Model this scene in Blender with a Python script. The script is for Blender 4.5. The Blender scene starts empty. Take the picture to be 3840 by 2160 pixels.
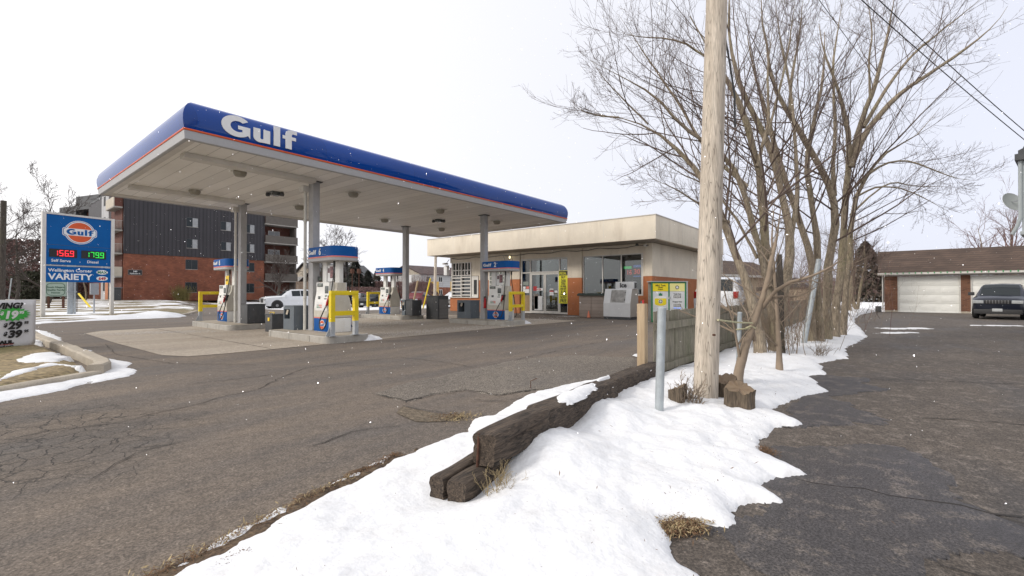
import bpy, bmesh, math, random
import numpy as np
from mathutils import Vector, Matrix, noise
R = math.radians
random.seed(7)
SC = bpy.context.scene
COL = SC.collection
# ------------------------------------------------------------------ camera
CAMH = 1.35
cam = bpy.data.cameras.new('camera'); cam.lens = 16.0; cam.sensor_width = 36.0
cam.clip_start = 0.05; cam.clip_end = 3000
camo = bpy.data.objects.new('camera', cam); COL.objects.link(camo)
camo.location = (0, 0, CAMH)
PIT = 0.6255
camo.rotation_euler = (R(90 + PIT), 0, R(39 - 90))
SC.camera = camo
# ------------------------------------------------------------------ sky, sun, exposure
SUN_EL, SUN_AZ = R(34), R(150)          # sun stands behind and to the left of the camera, behind thin cloud
w = bpy.data.worlds.new('World'); SC.world = w; w.use_nodes = True
nt = w.node_tree; nt.nodes.clear()
out = nt.nodes.new('ShaderNodeOutputWorld'); bg = nt.nodes.new('ShaderNodeBackground')
sky = nt.nodes.new('ShaderNodeTexSky'); sky.sky_type = 'NISHITA'; sky.sun_disc = False
sky.sun_elevation = SUN_EL; sky.sun_rotation = R(90) - SUN_AZ
sky.air_density = 1.0; sky.dust_density = 3.0
hs = nt.nodes.new('ShaderNodeHueSaturation'); hs.inputs['Saturation'].default_value = 0.35
mx = nt.nodes.new('ShaderNodeMix'); mx.data_type = 'RGBA'; mx.inputs[0].default_value = 0.86
mx.inputs[7].default_value = (8.9, 8.95, 9.3, 1)      # the even grey-white of the cloud deck
nt.links.new(sky.outputs[0], hs.inputs['Color']); nt.links.new(hs.outputs[0], mx.inputs[6])
tcw = nt.nodes.new('ShaderNodeTexCoord'); nw = nt.nodes.new('ShaderNodeTexNoise'); nw.inputs['Scale'].default_value = 1.3; nw.inputs['Detail'].default_value = 3
mr = nt.nodes.new('ShaderNodeMapRange'); mr.inputs[3].default_value = 0.94; mr.inputs[4].default_value = 1.04
nt.links.new(tcw.outputs['Generated'], nw.inputs['Vector']); nt.links.new(nw.outputs['Fac'], mr.inputs[0])
ml = nt.nodes.new('ShaderNodeVectorMath'); ml.operation = 'SCALE'
nt.links.new(mx.outputs[2], ml.inputs[0]); nt.links.new(mr.outputs[0], ml.inputs['Scale'])
dt = nt.nodes.new('ShaderNodeVectorMath'); dt.operation = 'DOT_PRODUCT'; dt.inputs[1].default_value = (math.cos(SUN_AZ), math.sin(SUN_AZ), .35); nt.links.new(tcw.outputs['Generated'], dt.inputs[0])
m3 = nt.nodes.new('ShaderNodeMapRange'); m3.inputs[1].default_value = -.75; m3.inputs[2].default_value = .45; nt.links.new(dt.outputs['Value'], m3.inputs[0])
g3 = nt.nodes.new('ShaderNodeMix'); g3.data_type = 'RGBA'; g3.inputs[6].default_value = (.78, .80, .87, 1); g3.inputs[7].default_value = (1.05, 1.03, 1.0, 1); nt.links.new(m3.outputs[0], g3.inputs[0])
mv = nt.nodes.new('ShaderNodeVectorMath'); mv.operation = 'MULTIPLY'; nt.links.new(ml.outputs[0], mv.inputs[0]); nt.links.new(g3.outputs[2], mv.inputs[1])
nt.links.new(mv.outputs[0], bg.inputs['Color']); bg.inputs['Strength'].default_value = 0.1
nt.links.new(bg.outputs[0], out.inputs[0])
sl = bpy.data.lights.new('sun', 'SUN'); sl.energy = 1.5; sl.angle = R(14); sl.color = (1, 0.93, 0.84)
so = bpy.data.objects.new('sun', sl); COL.objects.link(so)
sd = Vector((math.cos(SUN_AZ) * math.cos(SUN_EL), math.sin(SUN_AZ) * math.cos(SUN_EL), math.sin(SUN_EL)))
so.rotation_euler = (-sd).to_track_quat('-Z', 'Y').to_euler(); so.location = (0, 0, 30)
vs = SC.view_settings; vs.view_transform = 'Standard'; vs.look = 'None'; vs.exposure = 0.42; vs.gamma = 1
SC.cycles.max_bounces = 6; SC.cycles.transparent_max_bounces = 12
# ------------------------------------------------------------------ materials
def M(name, col, rough=0.75, var=0.15, vs=3.0, col2=None, bump=0.0, bs=40.0, spec=0.5, metal=0.0, st=(1, 1, 1), dirt=None, coat=0.0, emit=0.0, alpha=1.0, fine=0.0):
    """procedural paint/wood/stone: base colour with two noises, dirt blotches and bump, in object space"""
    m = bpy.data.materials.new(name); m.use_nodes = True
    t = m.node_tree; n = t.nodes; L = t.links
    b = n['Principled BSDF']
    b.inputs['Roughness'].default_value = rough; b.inputs['Metallic'].default_value = metal
    b.inputs['Specular IOR Level'].default_value = spec; b.inputs['Coat Weight'].default_value = coat; b.inputs['Coat Roughness'].default_value = 0.12
    tc = n.new('ShaderNodeTexCoord'); mp = n.new('ShaderNodeMapping'); mp.inputs['Scale'].default_value = st
    L.new(tc.outputs['Object'], mp.inputs[0])
    no = n.new('ShaderNodeTexNoise'); no.inputs['Scale'].default_value = vs; no.inputs['Detail'].default_value = 6; no.inputs['Roughness'].default_value = 0.6
    L.new(mp.outputs[0], no.inputs['Vector'])
    c2 = col2 or tuple(c * (1 - var * 1.6) for c in col)
    c1 = col if col2 else tuple(min(1, c * (1 + var * 0.6)) for c in col)
    ra = n.new('ShaderNodeValToRGB'); ra.color_ramp.elements[0].position = 0.3; ra.color_ramp.elements[1].position = 0.7
    ra.color_ramp.elements[0].color = (*c2, 1); ra.color_ramp.elements[1].color = (*c1, 1)
    L.new(no.outputs['Fac'], ra.inputs[0]); cur = ra.outputs[0]
    if fine:
        nf = n.new('ShaderNodeTexNoise'); nf.inputs['Scale'].default_value = bs; nf.inputs['Detail'].default_value = 4
        L.new(mp.outputs[0], nf.inputs['Vector'])
        mm = n.new('ShaderNodeMapRange'); mm.inputs[1].default_value = 0.3; mm.inputs[2].default_value = 0.7; mm.inputs[3].default_value = 1 - fine; mm.inputs[4].default_value = 1 + fine
        L.new(nf.outputs['Fac'], mm.inputs[0]); v = n.new('ShaderNodeVectorMath'); v.operation = 'SCALE'
        L.new(cur, v.inputs[0]); L.new(mm.outputs[0], v.inputs['Scale']); cur = v.outputs[0]
    if dirt:
        nd = n.new('ShaderNodeTexNoise'); nd.inputs['Scale'].default_value = dirt[2]; nd.inputs['Detail'].default_value = 8; nd.inputs['Roughness'].default_value = 0.7
        md = n.new('ShaderNodeMapping'); md.inputs['Scale'].default_value = dirt[3] if len(dirt) > 3 else (1, 1, 0.3)
        L.new(tc.outputs['Object'], md.inputs[0]); L.new(md.outputs[0], nd.inputs['Vector'])
        rd = n.new('ShaderNodeMapRange'); rd.inputs[1].default_value = 0.5; rd.inputs[2].default_value = 0.75; rd.inputs[4].default_value = dirt[1]
        L.new(nd.outputs['Fac'], rd.inputs[0]); x = n.new('ShaderNodeMix'); x.data_type = 'RGBA'
        L.new(rd.outputs[0], x.inputs[0]); L.new(cur, x.inputs[6]); x.inputs[7].default_value = (*dirt[0], 1); cur = x.outputs[2]
    L.new(cur, b.inputs['Base Color'])
    if bump:
        nb = n.new('ShaderNodeTexNoise'); nb.inputs['Scale'].default_value = bs; nb.inputs['Detail'].default_value = 5
        L.new(mp.outputs[0], nb.inputs['Vector']); bp = n.new('ShaderNodeBump'); bp.inputs['Strength'].default_value = bump; bp.inputs['Distance'].default_value = 0.01
        L.new(nb.outputs['Fac'], bp.inputs['Height']); L.new(bp.outputs[0], b.inputs['Normal'])
    if emit:
        b.inputs['Emission Color'].default_value = (*col, 1); b.inputs['Emission Strength'].default_value = emit
    return m
def nodes(m): return m.node_tree.nodes, m.node_tree.links, m.node_tree.nodes['Principled BSDF']
def brickmat(name, c1, c2, mortar, scale, bw=0.5, rh=0.25, ms=0.02, axis='x', bump=0.3, rough=0.85):
    m = M(name, c1, rough, 0.1); n, L, b = nodes(m)
    tc = n.new('ShaderNodeTexCoord'); sp = n.new('ShaderNodeSeparateXYZ'); cb = n.new('ShaderNodeCombineXYZ'); L.new(tc.outputs['Object'], sp.inputs[0])
    ad = n.new('ShaderNodeMath'); ad.operation = 'ADD'; L.new(sp.outputs[0], ad.inputs[0]); L.new(sp.outputs[1], ad.inputs[1])
    L.new(ad.outputs[0], cb.inputs[0]); L.new(sp.outputs[2], cb.inputs[1])
    br = n.new('ShaderNodeTexBrick'); L.new(cb.outputs[0], br.inputs['Vector'])
    br.inputs['Color1'].default_value = (*c1, 1); br.inputs['Color2'].default_value = (*c2, 1); br.inputs['Mortar'].default_value = (*mortar, 1)
    br.inputs['Scale'].default_value = scale; br.inputs['Mortar Size'].default_value = ms; br.inputs['Brick Width'].default_value = bw; br.inputs['Row Height'].default_value = rh; br.inputs['Bias'].default_value = -0.2
    nz = n.new('ShaderNodeTexNoise'); nz.inputs['Scale'].default_value = 1.2; nz.inputs['Detail'].default_value = 7; L.new(tc.outputs['Object'], nz.inputs['Vector'])
    mm = n.new('ShaderNodeMapRange'); mm.inputs[1].default_value = 0.3; mm.inputs[2].default_value = 0.7; mm.inputs[3].default_value = 0.75; mm.inputs[4].default_value = 1.2; L.new(nz.outputs['Fac'], mm.inputs[0])
    v = n.new('ShaderNodeVectorMath'); v.operation = 'SCALE'; L.new(br.outputs['Color'], v.inputs[0]); L.new(mm.outputs[0], v.inputs['Scale'])
    L.new(v.outputs[0], b.inputs['Base Color'])
    bp = n.new('ShaderNodeBump'); bp.inputs['Strength'].default_value = bump; bp.inputs['Distance'].default_value = 0.01; bp.invert = True
    L.new(br.outputs['Fac'], bp.inputs['Height']); L.new(bp.outputs[0], b.inputs['Normal'])
    return m
def seams(m, axis, pitch, width=0.04, dark=0.45, bump=0.5):
    """add regular board/siding seams to a material along one object axis"""
    n, L, b = nodes(m)
    tc = n.new('ShaderNodeTexCoord'); sp = n.new('ShaderNodeSeparateXYZ'); L.new(tc.outputs['Object'], sp.inputs[0])
    if axis == 'xy':
        ad = n.new('ShaderNodeMath'); L.new(sp.outputs[0], ad.inputs[0]); L.new(sp.outputs[1], ad.inputs[1]); src = ad.outputs[0]
    else: src = sp.outputs['xyz'.index(axis)]
    dv = n.new('ShaderNodeMath'); dv.operation = 'DIVIDE'; L.new(src, dv.inputs[0]); dv.inputs[1].default_value = pitch
    fr = n.new('ShaderNodeMath'); fr.operation = 'FRACT'; L.new(dv.outputs[0], fr.inputs[0])
    lt = n.new('ShaderNodeMath'); lt.operation = 'GREATER_THAN'; L.new(fr.outputs[0], lt.inputs[0]); lt.inputs[1].default_value = width
    mr = n.new('ShaderNodeMapRange'); mr.inputs[3].default_value = dark; L.new(lt.outputs[0], mr.inputs[0])
    fl = n.new('ShaderNodeMath'); fl.operation = 'FLOOR'; L.new(dv.outputs[0], fl.inputs[0]); wn = n.new('ShaderNodeTexWhiteNoise'); wn.noise_dimensions = '1D'; L.new(fl.outputs[0], wn.inputs['W'])
    m2 = n.new('ShaderNodeMapRange'); m2.inputs[3].default_value = 0.9; m2.inputs[4].default_value = 1.08; L.new(wn.outputs['Value'], m2.inputs[0])
    mu = n.new('ShaderNodeMath'); mu.operation = 'MULTIPLY'; L.new(mr.outputs[0], mu.inputs[0]); L.new(m2.outputs[0], mu.inputs[1])
    old = b.inputs['Base Color'].links[0].from_socket
    v = n.new('ShaderNodeVectorMath'); v.operation = 'SCALE'; L.new(old, v.inputs[0]); L.new(mu.outputs[0], v.inputs['Scale']); L.new(v.outputs[0], b.inputs['Base Color'])
    bp = n.new('ShaderNodeBump'); bp.inputs['Strength'].default_value = bump; bp.inputs['Distance'].default_value = 0.01
    L.new(lt.outputs[0], bp.inputs['Height']); L.new(bp.outputs[0], b.inputs['Normal'])
    return m
def _late():
    seams(MT['blue'], 'xy', 3.05, .004, .72, .2)
def checks(m, st=(16, 16, .9), wd=.016, dark=.38):
    """long drying cracks that follow the grain"""
    n, L, b_ = nodes(m); tc = n.new('ShaderNodeTexCoord'); mp = n.new('ShaderNodeMapping'); mp.inputs['Scale'].default_value = st; L.new(tc.outputs['Object'], mp.inputs[0]); nn = n.new('ShaderNodeTexNoise'); nn.inputs['Scale'].default_value = 1.0; nn.inputs['Detail'].default_value = 2; L.new(mp.outputs[0], nn.inputs['Vector'])
    ab = n.new('ShaderNodeMath'); ab.operation = 'SUBTRACT'; L.new(nn.outputs['Fac'], ab.inputs[0]); ab.inputs[1].default_value = .5; a3_ = n.new('ShaderNodeMath'); a3_.operation = 'ABSOLUTE'; L.new(ab.outputs[0], a3_.inputs[0])
    r2 = n.new('ShaderNodeMapRange'); r2.inputs[1].default_value = .0; r2.inputs[2].default_value = wd; r2.inputs[3].default_value = dark; r2.inputs[4].default_value = 1; L.new(a3_.outputs[0], r2.inputs[0])
    src = b_.inputs['Base Color'].links[0].from_socket; v = n.new('ShaderNodeVectorMath'); v.operation = 'SCALE'; L.new(src, v.inputs[0]); L.new(r2.outputs[0], v.inputs['Scale']); L.new(v.outputs[0], b_.inputs['Base Color']); return m
def glassm(name, col=(0.03, 0.035, 0.04), rough=0.03, spec=0.9):
    return M(name, col, rough, 0.05, spec=spec, coat=0.6)
def G_(c): return tuple(((x / 255.0) / 12.92 if x / 255 <= 0.04045 else ((x / 255.0 + 0.055) / 1.055) ** 2.4) for x in c)
MT = {}
MT['blue'] = M('canopy_blue', (0.000, 0.048, 0.275), 0.5, 0.05, 1.0, spec=.0, coat=0.8)
MT['blue'].node_tree.nodes['Principled BSDF'].inputs['Coat Roughness'].default_value = .04
MT['hoodblue'] = M('hood_blue', (0.001, 0.085, 0.32), 0.5, 0.05, 1.0, spec=.2)
MT['signblue'] = M('sign_blue', (0.001, 0.10, 0.34), 0.5, 0.05, 2.0, spec=.2)
MT['orange'] = M('stripe_orange', (0.68, 0.10, 0.02), 0.45, 0.1, 4)
MT['pink'] = M('stripe_coral', (0.72, 0.19, 0.15), 0.5, 0.08, 4)
MT['letter'] = M('letter_white', (0.78, 0.78, 0.78), 0.5, 0.04)
MT['white'] = M('white_paint', (0.74, 0.74, 0.72), 0.45, 0.05, 2, dirt=((0.45, 0.42, 0.36), 0.35, 3))
MT['pumpwhite'] = M('pump_white', (0.81, 0.81, 0.79), 0.4, 0.04, 3, dirt=((0.5, 0.47, 0.42), 0.4, 4))
MT['pumpbeige'] = M('pump_beige', (0.56, 0.53, 0.46), 0.5, 0.08, 3, dirt=((0.4, 0.36, 0.3), 0.5, 4))
MT['skirt'] = M('skirt_grey', (0.40, 0.40, 0.41), 0.5, 0.06, 2, dirt=((0.25, 0.23, 0.2), 0.4, 2, (1, 1, 1)))
MT['soffit'] = seams(M('soffit_panels', (0.87, 0.855, 0.82), 0.6, 0.04, 0.7, dirt=((0.5, 0.46, 0.40), 0.30, 0.8, (1, 0.3, 1))), 'x', 0.405, 0.035, 0.55)
MT['beam'] = M('soffit_trim', (0.66, 0.64, 0.60), 0.6, 0.1, 2)
MT['column'] = M('column_grey', (0.42, 0.42, 0.43), 0.5, 0.08, 3, dirt=((0.2, 0.17, 0.13), 0.4, 5))
MT['pipe'] = M('pipe_white', (0.68, 0.67, 0.62), 0.5, 0.1, 4, dirt=((0.35, 0.3, 0.22), 0.5, 6))
MT['yellow'] = M('safety_yellow', (0.80, 0.61, 0.01), 0.45, 0.06, 4, dirt=((0.45, 0.33, 0.05), 0.35, 7))
MT['galv'] = M('galvanised', (0.44, 0.48, 0.50), 0.45, 0.12, 12, metal=0.35, dirt=((0.3, 0.31, 0.3), 0.5, 8))
MT['greyleg'] = M('leg_grey', (0.40, 0.42, 0.44), 0.5, 0.1, 6)
MT['char'] = M('charcoal_box', (0.062, 0.066, 0.072), 0.55, 0.12, 5, dirt=((0.13, 0.12, 0.11), 0.5, 5))
MT['slate'] = M('slate_box', (0.115, 0.14, 0.165), 0.5, 0.08, 4, dirt=((0.2, 0.2, 0.19), 0.4, 6))
MT['darkin'] = M('dark_recess', (0.02, 0.02, 0.022), 0.7, 0.1)
MT['black'] = M('black_rubber', (0.012, 0.012, 0.013), 0.45, 0.1)
MT['red'] = M('red_plastic', (0.45, 0.015, 0.02), 0.4, 0.1)
MT['chrome'] = M('steel', (0.5, 0.5, 0.5), 0.3, 0.1, metal=0.9)
MT['screen'] = M('lcd_grey', (0.10, 0.11, 0.11), 0.25, 0.1)
MT['lcd'] = M('lcd_green', (0.24, 0.27, 0.24), 0.3, 0.1)
MT['concrete'] = M('concrete', (0.42, 0.37, 0.30), 0.85, 0.14, 2, bump=0.4, bs=60, dirt=((0.2, 0.17, 0.13), 0.5, 2.5, (1, 1, 1)), fine=0.12)
MT['steeledge'] = M('island_form', (0.46, 0.44, 0.40), 0.45, 0.1, 3, metal=0.25, dirt=((0.2, 0.17, 0.13), 0.6, 4, (1, 1, 1)))
MT['cream'] = M('stucco_cream', (0.74, 0.67, 0.555), 0.9, 0.07, 0.8, bump=0.35, bs=45, dirt=((0.40, 0.33, 0.25), 0.5, 1.0, (1, 1, 0.25)), fine=0.06)
MT['terra'] = M('stucco_terracotta', (0.42, 0.155, 0.065), 0.9, 0.1, 2, bump=0.35, bs=45, dirt=((0.25, 0.10, 0.05), 0.4, 2))
MT['frame'] = M('aluminium_white', (0.64, 0.62, 0.58), 0.4, 0.06, 4, dirt=((0.35, 0.32, 0.28), 0.4, 5))
MT['snow'] = None
MT['wood'] = M('fence_weathered', (0.31, 0.285, 0.225), 0.9, 0.2, 3, col2=(0.17, 0.155, 0.115), bump=0.8, bs=14, st=(6, 6, 0.5), dirt=((0.12, 0.135, 0.065), 0.55, 1.6, (1, 1, 0.6)), fine=0.35)
MT['roofmet'] = M('roof_grey', (0.2, 0.2, 0.2), 0.7, 0.1)
_late()
# ------------------------------------------------------------------ mesh helpers
class MB:
    """collects shapes; one material slot per shape if asked; build() links ONE mesh object"""
    def __init__(s): s.v = []; s.f = []; s.mi = []; s.ms = []
    def mat(s, m):
        m = MT[m] if isinstance(m, str) else m
        if m not in s.ms: s.ms.append(m)
        return s.ms.index(m)
    def add(s, vs, fs, m=None, T=None):
        o = len(s.v)
        if T is not None: vs = [T @ Vector(v) for v in vs]
        s.v += [tuple(v) for v in vs]; s.f += [tuple(i + o for i in f) for f in fs]
        s.mi += [s.mat(m) if m is not None else 0] * len(fs)
        return s
    def box(s, x0, x1, y0, y1, z0, z1, m=None, bev=0.0, T=None):
        if bev <= 0:
            vs = [(x, y, z) for z in (z0, z1) for y in (y0, y1) for x in (x0, x1)]
            fs = [(0, 2, 3, 1), (4, 5, 7, 6), (0, 1, 5, 4), (2, 6, 7, 3), (0, 4, 6, 2), (1, 3, 7, 5)]
            return s.add(vs, fs, m, T)
        b = min(bev, (x1 - x0) * .45, (y1 - y0) * .45, (z1 - z0) * .45)
        bm = bmesh.new(); bmesh.ops.create_cube(bm, size=1)
        for v in bm.verts: v.co = Vector(((x0 + x1) / 2 + v.co.x * (x1 - x0), (y0 + y1) / 2 + v.co.y * (y1 - y0), (z0 + z1) / 2 + v.co.z * (z1 - z0)))
        bmesh.ops.bevel(bm, geom=bm.edges[:], offset=b, segments=2, affect='EDGES', profile=0.6)
        bm.verts.index_update()
        s.add([v.co.copy() for v in bm.verts], [[v.index for v in f.verts] for f in bm.faces], m, T); bm.free()
        return s
    def prism(s, pts, axis, a, b, m=None, T=None):
        """polygon pts extruded along axis between a and b; pts are the other two coords in order"""
        n = len(pts)
        def P(p, q):
            return {'x': (q, p[0], p[1]), 'y': (p[0], q, p[1]), 'z': (p[0], p[1], q)}[axis]
        vs = [P(p, a) for p in pts] + [P(p, b) for p in pts]
        fs = [tuple(range(n))[::-1], tuple(range(n, 2 * n))] + [(i, (i + 1) % n, n + (i + 1) % n, n + i) for i in range(n)]
        return s.add(vs, fs, m, T)
    def tube(s, pts, rad, n=8, m=None, caps=True, T=None):
        pts = [Vector(p) for p in pts]; r = rad if isinstance(rad, (list, tuple)) else [rad] * len(pts)
        vs = []; u = None
        for i, p in enumerate(pts):
            d = (pts[min(i + 1, len(pts) - 1)] - pts[max(i - 1, 0)])
            d = d.normalized() if d.length > 1e-9 else Vector((0, 0, 1))
            if u is None: u = d.orthogonal().normalized()
            else:
                u = (u - d * u.dot(d)); u = u.normalized() if u.length > 1e-6 else d.orthogonal().normalized()
            w_ = d.cross(u)
            for k in range(n):
                a = 2 * math.pi * k / n; vs.append(p + (u * math.cos(a) + w_ * math.sin(a)) * r[i])
        fs = [(i * n + k, i * n + (k + 1) % n, (i + 1) * n + (k + 1) % n, (i + 1) * n + k) for i in range(len(pts) - 1) for k in range(n)]
        if caps: fs += [tuple(range(n))[::-1], tuple(range((len(pts) - 1) * n, len(pts) * n))]
        return s.add(vs, fs, m, T)
    def lathe(s, prof, c=(0, 0, 0), n=20, m=None, T=None, axis='z'):
        vs = []
        for r, h in prof:
            for k in range(n):
                a = 2 * math.pi * k / n
                q = (r * math.cos(a), r * math.sin(a), h)
                if axis == 'x': q = (q[2], q[0], q[1])
                if axis == 'y': q = (q[0], q[2], q[1])
                vs.append((c[0] + q[0], c[1] + q[1], c[2] + q[2]))
        fs = [(i * n + k, i * n + (k + 1) % n, (i + 1) * n + (k + 1) % n, (i + 1) * n + k) for i in range(len(prof) - 1) for k in range(n)]
        fs += [tuple(range(n))[::-1], tuple(range((len(prof) - 1) * n, len(prof) * n))]
        return s.add(vs, fs, m, T)
    def build(s, name, m=None, parent=None, smooth=False, label=None):
        me = bpy.data.meshes.new(name); me.from_pydata(s.v, [], s.f)
        if m is not None and not s.ms: s.ms = [MT[m] if isinstance(m, str) else m]
        for q in s.ms: me.materials.append(q)
        if len(s.ms) > 1: me.polygons.foreach_set('material_index', s.mi)
        if smooth:
            me.polygons.foreach_set('use_smooth', [True] * len(me.polygons))
            try: me.set_sharp_from_angle(angle=R(38))
            except Exception: pass
        me.update()
        o = bpy.data.objects.new(name, me); COL.objects.link(o)
        if parent is not None: o.parent = parent
        if label: o['label'] = label
        return o
def tag(o, label=None, cat=None, group=None, kind=None):
    if label: o['label'] = label
    if cat: o['category'] = cat
    if group: o['group'] = group
    if kind: o['kind'] = kind
    return o
def thing(name, label, cat, loc=(0, 0, 0), rz=0.0, group=None):
    o = bpy.data.objects.new(name, None); COL.objects.link(o); o.empty_display_size = 0.3
    o.location = loc; o.rotation_euler = (0, 0, rz)
    return tag(o, label, cat, group)
def dup(root, loc, rz=None, label=None, group=None):
    def cp(o, par):
        c = o.copy(); COL.objects.link(c); c.parent = par
        for ch in kids.get(o.name, []): cp(ch, c)
        return c
    kids = {}
    for o in bpy.data.objects:
        if o.parent: kids.setdefault(o.parent.name, []).append(o)
    r = cp(root, None); r.location = loc
    if rz is not None: r.rotation_euler = (0, 0, rz)
    if label: r['label'] = label
    if group: r['group'] = group
    return r
def bx(name, x0, x1, y0, y1, z0, z1, m, parent=None, bev=0.0, label=None):
    return MB().box(x0, x1, y0, y1, z0, z1, m, bev).build(name, None, parent, smooth=bev > 0, label=label)
def frameT(o, r, u):
    """matrix that lays the XY plane of a drawing on the plane spanned by r (right) and u (up) at o"""
    r = Vector(r).normalized(); u = Vector(u).normalized(); n_ = r.cross(u)
    T = Matrix((r, u, n_)).transposed().to_4x4(); T.translation = Vector(o); return T
def text(mb, s, T, size, m, bold=0.0, xs=1.0, align='LEFT', depth=0.004, sp=1.0):
    cu = bpy.data.curves.new('t', 'FONT'); cu.body = s; cu.size = size; cu.offset = bold; cu.align_x = align
    cu.extrude = depth / 2; cu.space_character = sp; cu.resolution_u = 3
    ob = bpy.data.objects.new('t', cu); COL.objects.link(ob)
    me = bpy.data.meshes.new_from_object(ob)
    vs = [T @ Vector((v.co.x * xs, v.co.y, v.co.z + depth / 2)) for v in me.vertices]
    mb.add(vs, [tuple(p.vertices) for p in me.polygons], m)
    bpy.data.objects.remove(ob); bpy.data.curves.remove(cu); bpy.data.meshes.remove(me)
    return mb
def flat(mb, pts, T, m, depth=0.004):
    n = len(pts)
    vs = [T @ Vector((x, y, 0)) for x, y in pts] + [T @ Vector((x, y, depth)) for x, y in pts]
    a = sum(pts[i][0] * pts[(i + 1) % n][1] - pts[(i + 1) % n][0] * pts[i][1] for i in range(n))
    f = tuple(range(n, 2 * n)); g = [(i, (i + 1) % n, n + (i + 1) % n, n + i) for i in range(n)]
    if a < 0: f = f[::-1]; g = [q[::-1] for q in g]
    mb.add(vs, [f] + g, m); return mb
def circ(cx, cy, rx, ry, a0=0, a1=360, n=28):
    return [(cx + rx * math.cos(R(a0 + (a1 - a0) * i / n)), cy + ry * math.sin(R(a0 + (a1 - a0) * i / n))) for i in range(n + (0 if a1 - a0 == 360 else 1))]
def wordmark(mb, T, h, m, depth=0.006):
    """the four-letter word in heavy rounded lettering, cap height h, drawn as outlines"""
    sh = [circ(.56, .5, .54, .52, 42, 318, 26) + [(1.04, .02), (1.04, .56), (.60, .56), (.60, .38), (.76, .38), (.76, .24)] + circ(.60, .5, .27, .27, 300, 52, 20),
          [(1.16, .68), (1.16, .26)] + circ(1.40, .24, .24, .26, 180, 270, 6) + [(1.60, .0), (1.80, .0), (1.80, .68), (1.54, .68), (1.54, .24)] + circ(1.48, .22, .06, .06, 0, -180, 6) + [(1.42, .68)],
          [(1.94, 0), (2.20, 0), (2.20, 1.04), (1.94, 1.04)],
          [(2.42, 0), (2.68, 0), (2.68, .50), (2.86, .50), (2.86, .68), (2.68, .68), (2.68, .78), (2.72, .85), (2.90, .84), (2.90, 1.02), (2.68, 1.05), (2.54, 1.0), (2.45, .92), (2.42, .80), (2.42, .68), (2.30, .68), (2.30, .50), (2.42, .50)]]
    for p in sh: flat(mb, [(x * h * 1.28, y * h) for x, y in p], T, m, depth)
    return mb
def capsule(w_, h):
    return [(w_ * math.copysign(abs(math.cos(R(a))) ** .45, math.cos(R(a))), h * math.copysign(abs(math.sin(R(a))) ** .35, math.sin(R(a)))) for a in range(5, 365, 10)]
def roundel(mb, T, r, blue='signblue', ory=1.0):
    """orange disc with a white band, ringed, with the blue word across it"""
    def S(k, z): return T @ Matrix.Translation((0, 0, z))
    flat(mb, circ(0, 0, r * 1.08, r * 1.08 * ory, n=40), S(0, 0), 'letter', .006)
    flat(mb, capsule(r * 1.22, r * .44), S(0, .0), 'letter', .004)
    flat(mb, circ(0, 0, r * 1.02, r * 1.02 * ory, n=40), S(0, .007), blue, .002)
    flat(mb, capsule(r * 1.17, r * .39), S(0, .0062), blue, .002)
    flat(mb, circ(0, 0, r * .98, r * .98 * ory, n=40), S(0, .010), 'letter', .002)
    flat(mb, capsule(r * 1.13, r * .35), S(0, .0085), 'letter', .002)
    for sg in (1, -1):
        a = math.degrees(math.asin(.36))
        p = circ(0, 0, r * .9, r * .9 * ory, a, 180 - a, 24)
        flat(mb, [(x, y * sg) for x, y in p], S(0, .013), 'orange', .002)
    flat(mb, capsule(r * 1.12, r * .33), S(0, .0125), 'letter', .002)
    wordmark(mb, T @ Matrix.Translation((-r * .96, -r * .25, .0155)), r * .52, blue, .003)
    return mb
SEG = {'0': 'abcdef', '1': 'bc', '5': 'afgcd', '6': 'afgcde', '7': 'abc', '9': 'abcdfg', '8': 'abcdefg'}
def seg7(mb, T, s, w_, h, m, th=None, gap=.35):
    x = 0; th = th or h * .13
    for ch in s:
        if ch == '.':
            flat(mb, [(x - w_ * gap * .7, 0), (x - w_ * gap * .7 + th, 0), (x - w_ * gap * .7 + th, th), (x - w_ * gap * .7, th)], T, m); continue
        for q in SEG[ch]:
            e = {'a': (0, h - th, w_, h), 'd': (0, 0, w_, th), 'g': (0, h / 2 - th / 2, w_, h / 2 + th / 2), 'b': (w_ - th, h / 2 + th * .6, w_, h - th * 1.1), 'c': (w_ - th, th * 1.1, w_, h / 2 - th * .6), 'f': (0, h / 2 + th * .6, th, h - th * 1.1), 'e': (0, th * 1.1, th, h / 2 - th * .6)}[q]
            flat(mb, [(x + e[0], e[1]), (x + e[2], e[1]), (x + e[2], e[3]), (x + e[0], e[3])], T, m)
        x += w_ * (1 + gap)
    return mb
CY, CP = math.cos(R(39)), math.sin(R(39))
def D(u, v, d):
    """a point seen at photo pixel (u, v) (2576 px wide) at forward distance d, in metres"""
    r = (u - 1288) / 1145.; s = (724.5 - v) / 1145.; p = R(PIT)
    f = math.cos(p) - s * math.sin(p); up = math.sin(p) + s * math.cos(p); t = d / f
    return Vector(((f * CY + r * CP) * t, (f * CP - r * CY) * t, CAMH + up * t))
def Gd(u, v, z=0.0):
    a = D(u, v, 1.0); k = (z - CAMH) / (a.z - CAMH); return Vector((a.x * k, a.y * k, z))
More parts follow.
